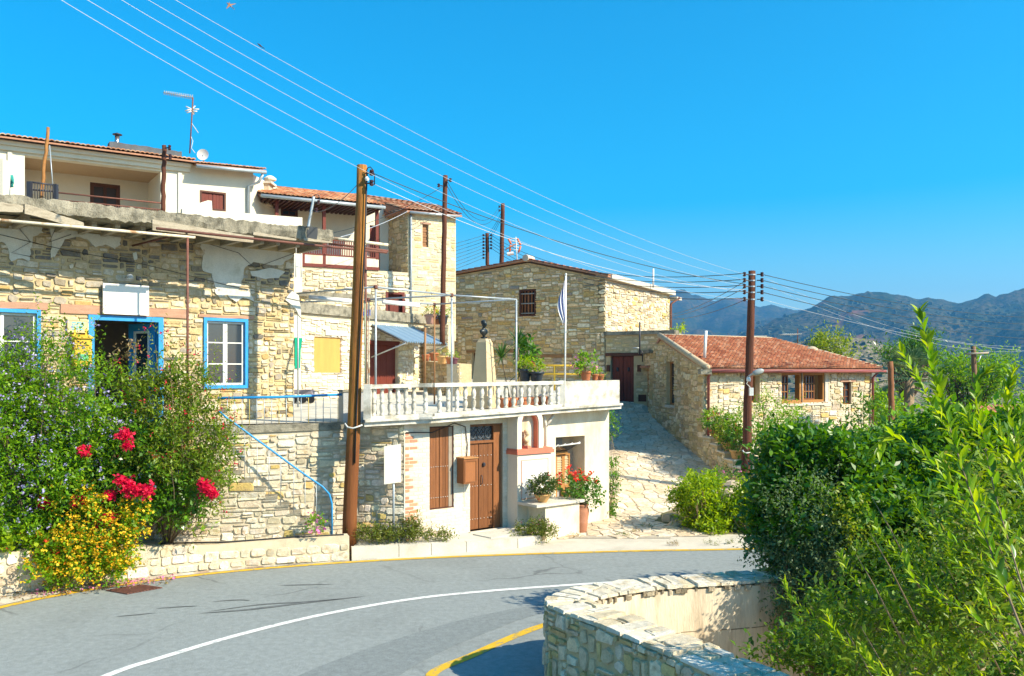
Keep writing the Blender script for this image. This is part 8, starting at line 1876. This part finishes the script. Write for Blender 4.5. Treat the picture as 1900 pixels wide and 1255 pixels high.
# ---- far trees
tree("light green pine like tree behind the cottage roof", [(1540, 650, 60, 28, 1.2, 26), (1520, 640, 60, 14, .8, 16), (1562, 662, 60, 18, 1, 16), (1540, 690, 60, 30, 1.2, 26)], 420, 7, .9, .30, .3, LEAF_YEL, 211, (22, 60, 0), rt=.2, name="pine_tree", up=.8, sb_=2.2)
tree("dark drooping conifer branchy tree behind the palm", [(1650, 655, 46, 22, .8, 8), (1668, 672, 46, 24, .8, 10), (1700, 640, 48, 26, .8, 14), (1715, 665, 48, 30, 1, 16)], 520, 7, .7, .25, .25, LEAF_DARK, 212, (20.5, 46, 0), rt=.16, name="conifer", sb_=2)
tree("feathery mid green tree behind the crossarm pole", [(1770, 690, 52, 40, 1.4, 26), (1830, 690, 52, 44, 1.4, 30), (1800, 720, 52, 70, 1.6, 36), (1862, 670, 52, 24, 1, 12), (1750, 680, 52, 24, 1, 18)], 900, 7, .8, .26, .3, LEAF_MID, 213, (27, 52, -1), rt=.18, name="carob_tree", sb_=2.4)
shrub("rounded green bush right of the cottage end", [(1640, 780, 37, 30, 1.2, 30), (1625, 740, 38, 14, .8, 24)], 380, 6, .5, .2, .35, LEAF_MID, 214, (15.6, 37, -.5))
shrub("small green sprig above the white wall behind the cottage", [(1266, 612, 46, 5, .3, 8), (1258, 620, 46, 4, .3, 5)], 26, 6, .4, .18, .4, LEAF_BRIGHT, 215, (9, 46, 4), nt=6, r0=.02)
PALM = leafmat("palm_leaf", [(.06, .12, .04), (.10, .17, .06), (.15, .22, .09)], .2)
def palm(label, base, top, n, L, seed):
    t = thing("palm_tree", label, "palm", base); base = Vector(base); top = Vector(top); mb = MB(); mb.path([base, base.lerp(top, .5), top], [.22, .18, .16], 9); mb.build("trunk", BARK, t, smooth=True); rs = np.random.RandomState(seed)
    for k in range(n):
        a = k * 2.4 + rs.uniform(-.2, .2); el = math.radians(75 - 95 * (k / n)); d = Vector((math.cos(a) * math.cos(el), math.sin(a) * math.cos(el), math.sin(el))); hub = top + d * L * .55; V = []; Q = []
        mb = MB(); mb.path([top, hub], [.03, .02], 5)
        s = d.cross(Vector((0, 0, 1))); s = s.normalized() if s.length > .05 else Vector((1, 0, 0)); u_ = s.cross(d)
        for j in range(15):
            f = (j / 14 - .5) * 2.5; dd = (d * math.cos(f) + s * math.sin(f)).normalized(); e = hub + dd * L * .5 * (1 - .12 * abs(f)) - Vector((0, 0, .10 * L)); w_ = .022 * L * u_.normalized().cross(dd); m_ = hub.lerp(e, .5) + Vector((0, 0, .04 * L)); n0 = len(V); V += [hub, m_ + w_, e, m_ - w_]; Q.append((n0, n0 + 1, n0 + 2, n0 + 3))
        n0 = len(mb.V); mb.add(V, Q); emit("frond", mb.V, mb.F, PALM, t)
palm("fan palm with spiky grey green fronds behind the reddish pole", (13.75, 30, .6), P(1688, 702, 31), 26, 1.35, 3)
tree('leafy green tree beyond the right edge of the photographed garden', [(2050, 860, 15.5, 120, 1.2, 110), (2180, 900, 15, 120, 1.2, 120), (2040, 980, 14, 110, 1, 110)], 1500, 6, .36, .15, .45, LEAF_MID, 230, (10.5, 15, -.5))
palm("smaller fan palm right beside the cottage end wall", (15.9, 38.5, -1), P(1632, 760, 38.5), 22, 1.3, 4)
# ---- near sapling with large bright leaves (bottom right foreground)
sp_ = thing("sapling", "tall young tree with long bright green leaves in the right foreground", "tree", P(1800, 1500, 6.6))
LD_ = [leaf_data("leaf", LEAF_BRIGHT, 1, .36, .10), leaf_data("leaf", LEAF_BRIGHT, 1, .42, .18), leaf_data("leaf", leafmat("fresh_leaf", [(.10, .24, .012), (.17, .34, .016), (.06, .16, .012)], .45, .32, .5), 1, .40, .05), leaf_data("leaf", leafmat("deep_green_leaf", [(.03, .10, .012), (.05, .14, .015), (.08, .19, .02)], .35, .32, .5), 1, .38, .12)]  # last blade is a darker green, mixed in at random
R = random.Random(17); shoots = []
def shoot(px_pts, n, L0, L1, r0, bare=.1):
    n = int(n * 1.75); L0 *= .84; L1 *= .86; r0 *= .55; pts = [P(*p) for p in px_pts]; C_ = catmull(pts, 8); mb = MB(); m_ = len(C_); mb.path(C_, [r0 * (1 - .8 * k / (m_ - 1)) for k in range(m_)], 6); mb.build("stem", BARK if r0 > .006 else leafmat("green_stem_%d" % len(shoots), [(.1, .2, .03), (.14, .22, .04)], .2), sp_, smooth=True, recalc=False)
    for k in range(n):
        t = bare + (1 - bare) * (k + .5) / n; i = min(m_ - 2, int(t * (m_ - 1))); p = C_[i].lerp(C_[i + 1], t * (m_ - 1) - i); d = (C_[i + 1] - C_[i]).normalized(); a = k * 2.4 + R.uniform(-.4, .4); s = d.orthogonal().normalized(); s2 = d.cross(s); rad = s * math.cos(a) + s2 * math.sin(a)
        ld = (d * R.uniform(.7, 1.3) + rad * R.uniform(.5, .85) + Vector((0, 0, .15))).normalized(); L = (L0 + (L1 - L0) * t) * R.uniform(.75, 1.2); shoots.append((p, ld, L))
shoot([(1900, 1180, 6.0), (1830, 1000, 6.2), (1770, 820, 6.4), (1735, 700, 6.5), (1706, 580, 6.6)], 62, .17, .13, .016)
shoot([(1770, 820, 6.4), (1735, 760, 6.2), (1700, 700, 6.1), (1672, 650, 6.1)], 20, .13, .10, .008)
shoot([(1830, 1000, 6.2), (1780, 930, 6.1), (1720, 850, 6.0), (1650, 810, 6.0), (1625, 840, 6.0)], 30, .14, .10, .009)
shoot([(1900, 1100, 6.4), (1850, 930, 6.6), (1822, 800, 6.7), (1812, 720, 6.8), (1830, 690, 6.8)], 40, .15, .11, .012)
shoot([(1910, 960, 6.8), (1895, 860, 6.9), (1870, 760, 7.0), (1872, 720, 7.0), (1880, 690, 7.0)], 30, .15, .11, .011)
shoot([(1900, 900, 6.5), (1880, 840, 6.4), (1905, 760, 6.4), (1912, 700, 6.4)], 20, .16, .12, .01)
for (a, b), m_ in (((1790, 760), 26), ((1850, 790), 26), ((1745, 850), 26), ((1880, 880), 26), ((1810, 900), 26), ((1620, 960), 26), ((1560, 1030), 26), ((1455, 1080), 26), ((1700, 930), 28), ((1640, 1090), 30), ((1535, 1140), 28), ((1760, 1010), 28), ((1820, 1090), 26), ((1700, 1170), 28), ((1600, 1200), 26), ((1780, 1190), 26), ((1860, 1180), 24), ((1880, 1040), 24), ((1680, 1040), 22)):
    Y = R.uniform(6.6, 8.2); bx = a + R.uniform(120, 230); by = b + R.uniform(170, 300)
    shoot([(bx, by, Y - .3), ((a + bx) / 2 + 20, (b + by) / 2 + 10, Y), (a + 20, b + 40, Y), (a, b, Y + .1)], m_, .13, .09, .009, .2)
def leaf_mat4(p, d, L):
    d = Vector(d); up = Vector((R.uniform(-.6, .6), R.uniform(-.6, .6), 1)); s = up.cross(d).normalized(); n = d.cross(s); m = Matrix((d, s, n)).transposed().to_4x4(); m.translation = p; return m @ Matrix.Diagonal((L, L, L, 1))
vis = lambda s: s[2] / s[0].y if (0 < toscreen(s[0])[0] < 1920 and toscreen(s[0])[1] < 1290) else 0
shoots.sort(key=lambda s: -vis(s)); mbr = MB()
base_inv = Vector(WLOC[sp_.name])
for k, (p, d, L) in enumerate(shoots):
    me = R.choices(LD_, [4, 3, 3, 2])[0]; m = leaf_mat4(p, d, L)
    if k < 290:
        o = bpy.data.objects.new("leaf", me); COL.objects.link(o); o.parent = sp_; m.translation = p - base_inv; o.matrix_local = m; WLOC[o.name] = p
    else: mbr.add([m @ v.co for v in LD_[0].vertices], [tuple(f.vertices) for f in LD_[0].polygons])
if mbr.V: emit("small_leaf", mbr.V, mbr.F, LEAF_BRIGHT, sp_, kind='stuff', smooth=True)
o, B, D, sl = foliage("inner_leaf", sp_, blobs_px([(1660, 1180, 8.2, 110, .5, 80), (1780, 1080, 8.2, 100, .5, 110), (1860, 960, 8.0, 60, .5, 110), (1560, 1180, 8.6, 70, .4, 60), (1840, 1180, 7.8, 90, .5, 80)]), 620, 7, .34, .11, .3, LEAF_BRIGHT, 221, up=.8, kind='stuff', sb_=2.4) if False else foliage("inner_leaf", sp_, blobs_px([(1660, 1180, 8.2, 110, .5, 80), (1780, 1080, 8.2, 100, .5, 110), (1860, 960, 8.0, 60, .5, 110), (1560, 1180, 8.6, 70, .4, 60), (1840, 1180, 7.8, 90, .5, 80)]), 620, 7, .34, .11, .3, LEAF_YG, 221, up=.8, kind='stuff')

# ================================================================== OVERHEAD WIRES
def wire(label, a, b, sag, r, mat, group, ext=0.0, n=26):
    a = Vector(a); b = Vector(b); pts = []
    for k in range(n + 1):
        t = -ext + (1 + ext) * k / n; p = a.lerp(b, t); p.z -= sag * 4 * t * (1 - t); pts.append(p)
    return pipe("overhead_wire", pts, r, mat, None, 5, label=label, cat="wire", group=group), pts
WIRE_L = plain("bright_aluminium_wire", (.55, .56, .57), .4, .2); WIRE_D = plain("dark_wire", (.035, .05, .055), .5)
tw_ = thing('dead_branch', 'bare grey brown twigs poking out of the green garden mass on the right', 'branch', (4.2, 8.5, -1.7)); R = random.Random(77)
for k in range(16): px, py, Y = R.uniform(1560, 1860), R.uniform(900, 1180), R.uniform(7.6, 8.6); pipe('twig', [P(px + 90, py + 170, Y), P(px + 35, py + 60, Y), P(px, py, Y + .1)], [.010, .006, .002], BARK, tw_, 5)
names = ["top", "second", "middle", "fourth", "lowest"]
for k, y0 in enumerate((-133, -104, -75, -37, -8)):
    o, pts = wire("%s of five bright wires running from the upper left sky to the dark pole" % names[k], P(100, y0, 12), p2L[k], .52 + .095 * k, .0036, WIRE_L, "five bright wires from the upper left", .35)
    if k == 0:
        q = min(pts, key=lambda p: abs(toscreen(p)[0] - 482)); i = pts.index(q); q2 = pts[i + 1] if toscreen(q)[0] < 482 else pts[i - 1]; f = (482 - toscreen(q)[0]) / (toscreen(q2)[0] - toscreen(q)[0]); q = q.lerp(q2, f)
        bird("small dark bird perched on the topmost bright wire", q + Vector((0, 0, .05)), .11, 2.45, False, plain("dark_plumage", (.06, .035, .03), .8))
for k, (y, l) in enumerate(((582, 0), (595, 0), (607, 0), (622, 0), (646, 1))):
    wire("%s of the five wires leaving the dark pole towards the right edge" % names[k], p2R[k], P(1960, y + 8, 44), .35 + .0 * k, .012 if not l else .005, WIRE_D if not l else WIRE_L, "wires leaving the dark pole to the right")
for k, y in enumerate((628, 638)):
    wire("%s thin bright wire sloping right from the alley pole across the hills" % ("upper", "lower")[k], P(1420, 516 + 12 * k, 27), P(1960, y + 8, 44), .9, .004, WIRE_L, "thin bright wires across the hills")
for k in range(5):
    wire("%s of five dark wires from the alley pole back over the gabled house" % names[k], p2L[k] + Vector((0, .02, .03)), p5R[k], .95, .013, WIRE_D, "dark wires over the gabled house roof")
for k in range(8):
    wire("%s from the top of eight dark wires bundled left of the insulator pole" % "first second third fourth fifth sixth seventh last".split()[k], p5L[k], P(760, 470 + k * 8, 50), .1, .012, WIRE_D, "bundle of dark wires left of the insulator pole")
wire("dark wire from the top insulator of the yellow pole to the dark alley pole", ins[0], p2L[2] + Vector((0, 0, .07)), .35, .010, WIRE_D, None)
wire("pale wire from the second insulator of the yellow pole to the dark alley pole", ins[1], p2L[3] + Vector((0, 0, .07)), .5, .007, WIRE_L, None)
for k in range(2): wire("%s dark wire sagging between the tower pole and the bare pole behind the gable" % ("upper", "lower")[k], P(830, 337 + 9 * k, 31.4), i6[k], 1.1, .011, WIRE_D, "sagging wires behind the tower pole")
for k in range(3): wire("%s short wire linking the two poles behind the gabled house" % ("left", "middle", "right")[k], P(930, 396 + 5 * k, 52), P(906 + 2 * k, 436 + 4 * k, 54), .05, .012, WIRE_D, "short wires linking the two back poles")
wire("dark wire from the yellow pole down to the grey pipe mast", P(664, 342, 19.7), P(584, 394, 26), .15, .009, WIRE_D, None)
wire("dark wire from the tower pole down to the upper balcony wall", P(822, 346, 31.4), P(620, 432, 30), .2, .010, WIRE_D, None)
wire("pale wire stretched from the tower eave to the old roof corner", P(757, 392, 32), P(632, 440, 24), .08, .010, WIRE_L, None)
for k, (a, b) in enumerate((((1384, 521, 26.4), (1236, 585, 46)), ((1384, 533, 26.4), (1236, 588, 46)), ((1384, 556, 26.4), (1236, 592, 46)))): wire("%s of three slanting wires from the alley pole to the gabled house" % ("first", "second", "third")[k], P(*a), P(*b), .2, .010, WIRE_D, "slanting wires to the gabled house corner")
# grid aerial behind the gable ridge
ga = thing("grid_aerial", "red and white grid television aerial above the gable ridge", "aerial", P(959, 485, 44)); pipe("mast", [P(960, 492, 44), P(957, 440, 44)], .025, SASH, ga, 5)
RED = plain("red_element", (.62, .15, .05), .5)
for a, b in (((943, 443), (948, 453)), ((960, 443), (966, 455)), ((947, 455), (946, 468)), ((966, 457), (962, 469))): pipe("edge_bar", [P(*a, 44), P(*b, 44)], .05, RED, ga, 5)
for k in range(5): pipe("grid_bar", [P(944 + k * .9, 443 + k * 5, 44), P(961 + k * 1, 443 + k * 5.4, 44)], .02, SASH, ga, 4)
pipe("boom", [P(938, 463, 43.5), P(957, 453, 44)], .03, WOOD_DOOR, ga, 5); mb = MB(); mb.path([P(941, 472, 43.8), P(953, 470, 43.8)], .09, 8); mb.build("amplifier", SASH, ga)
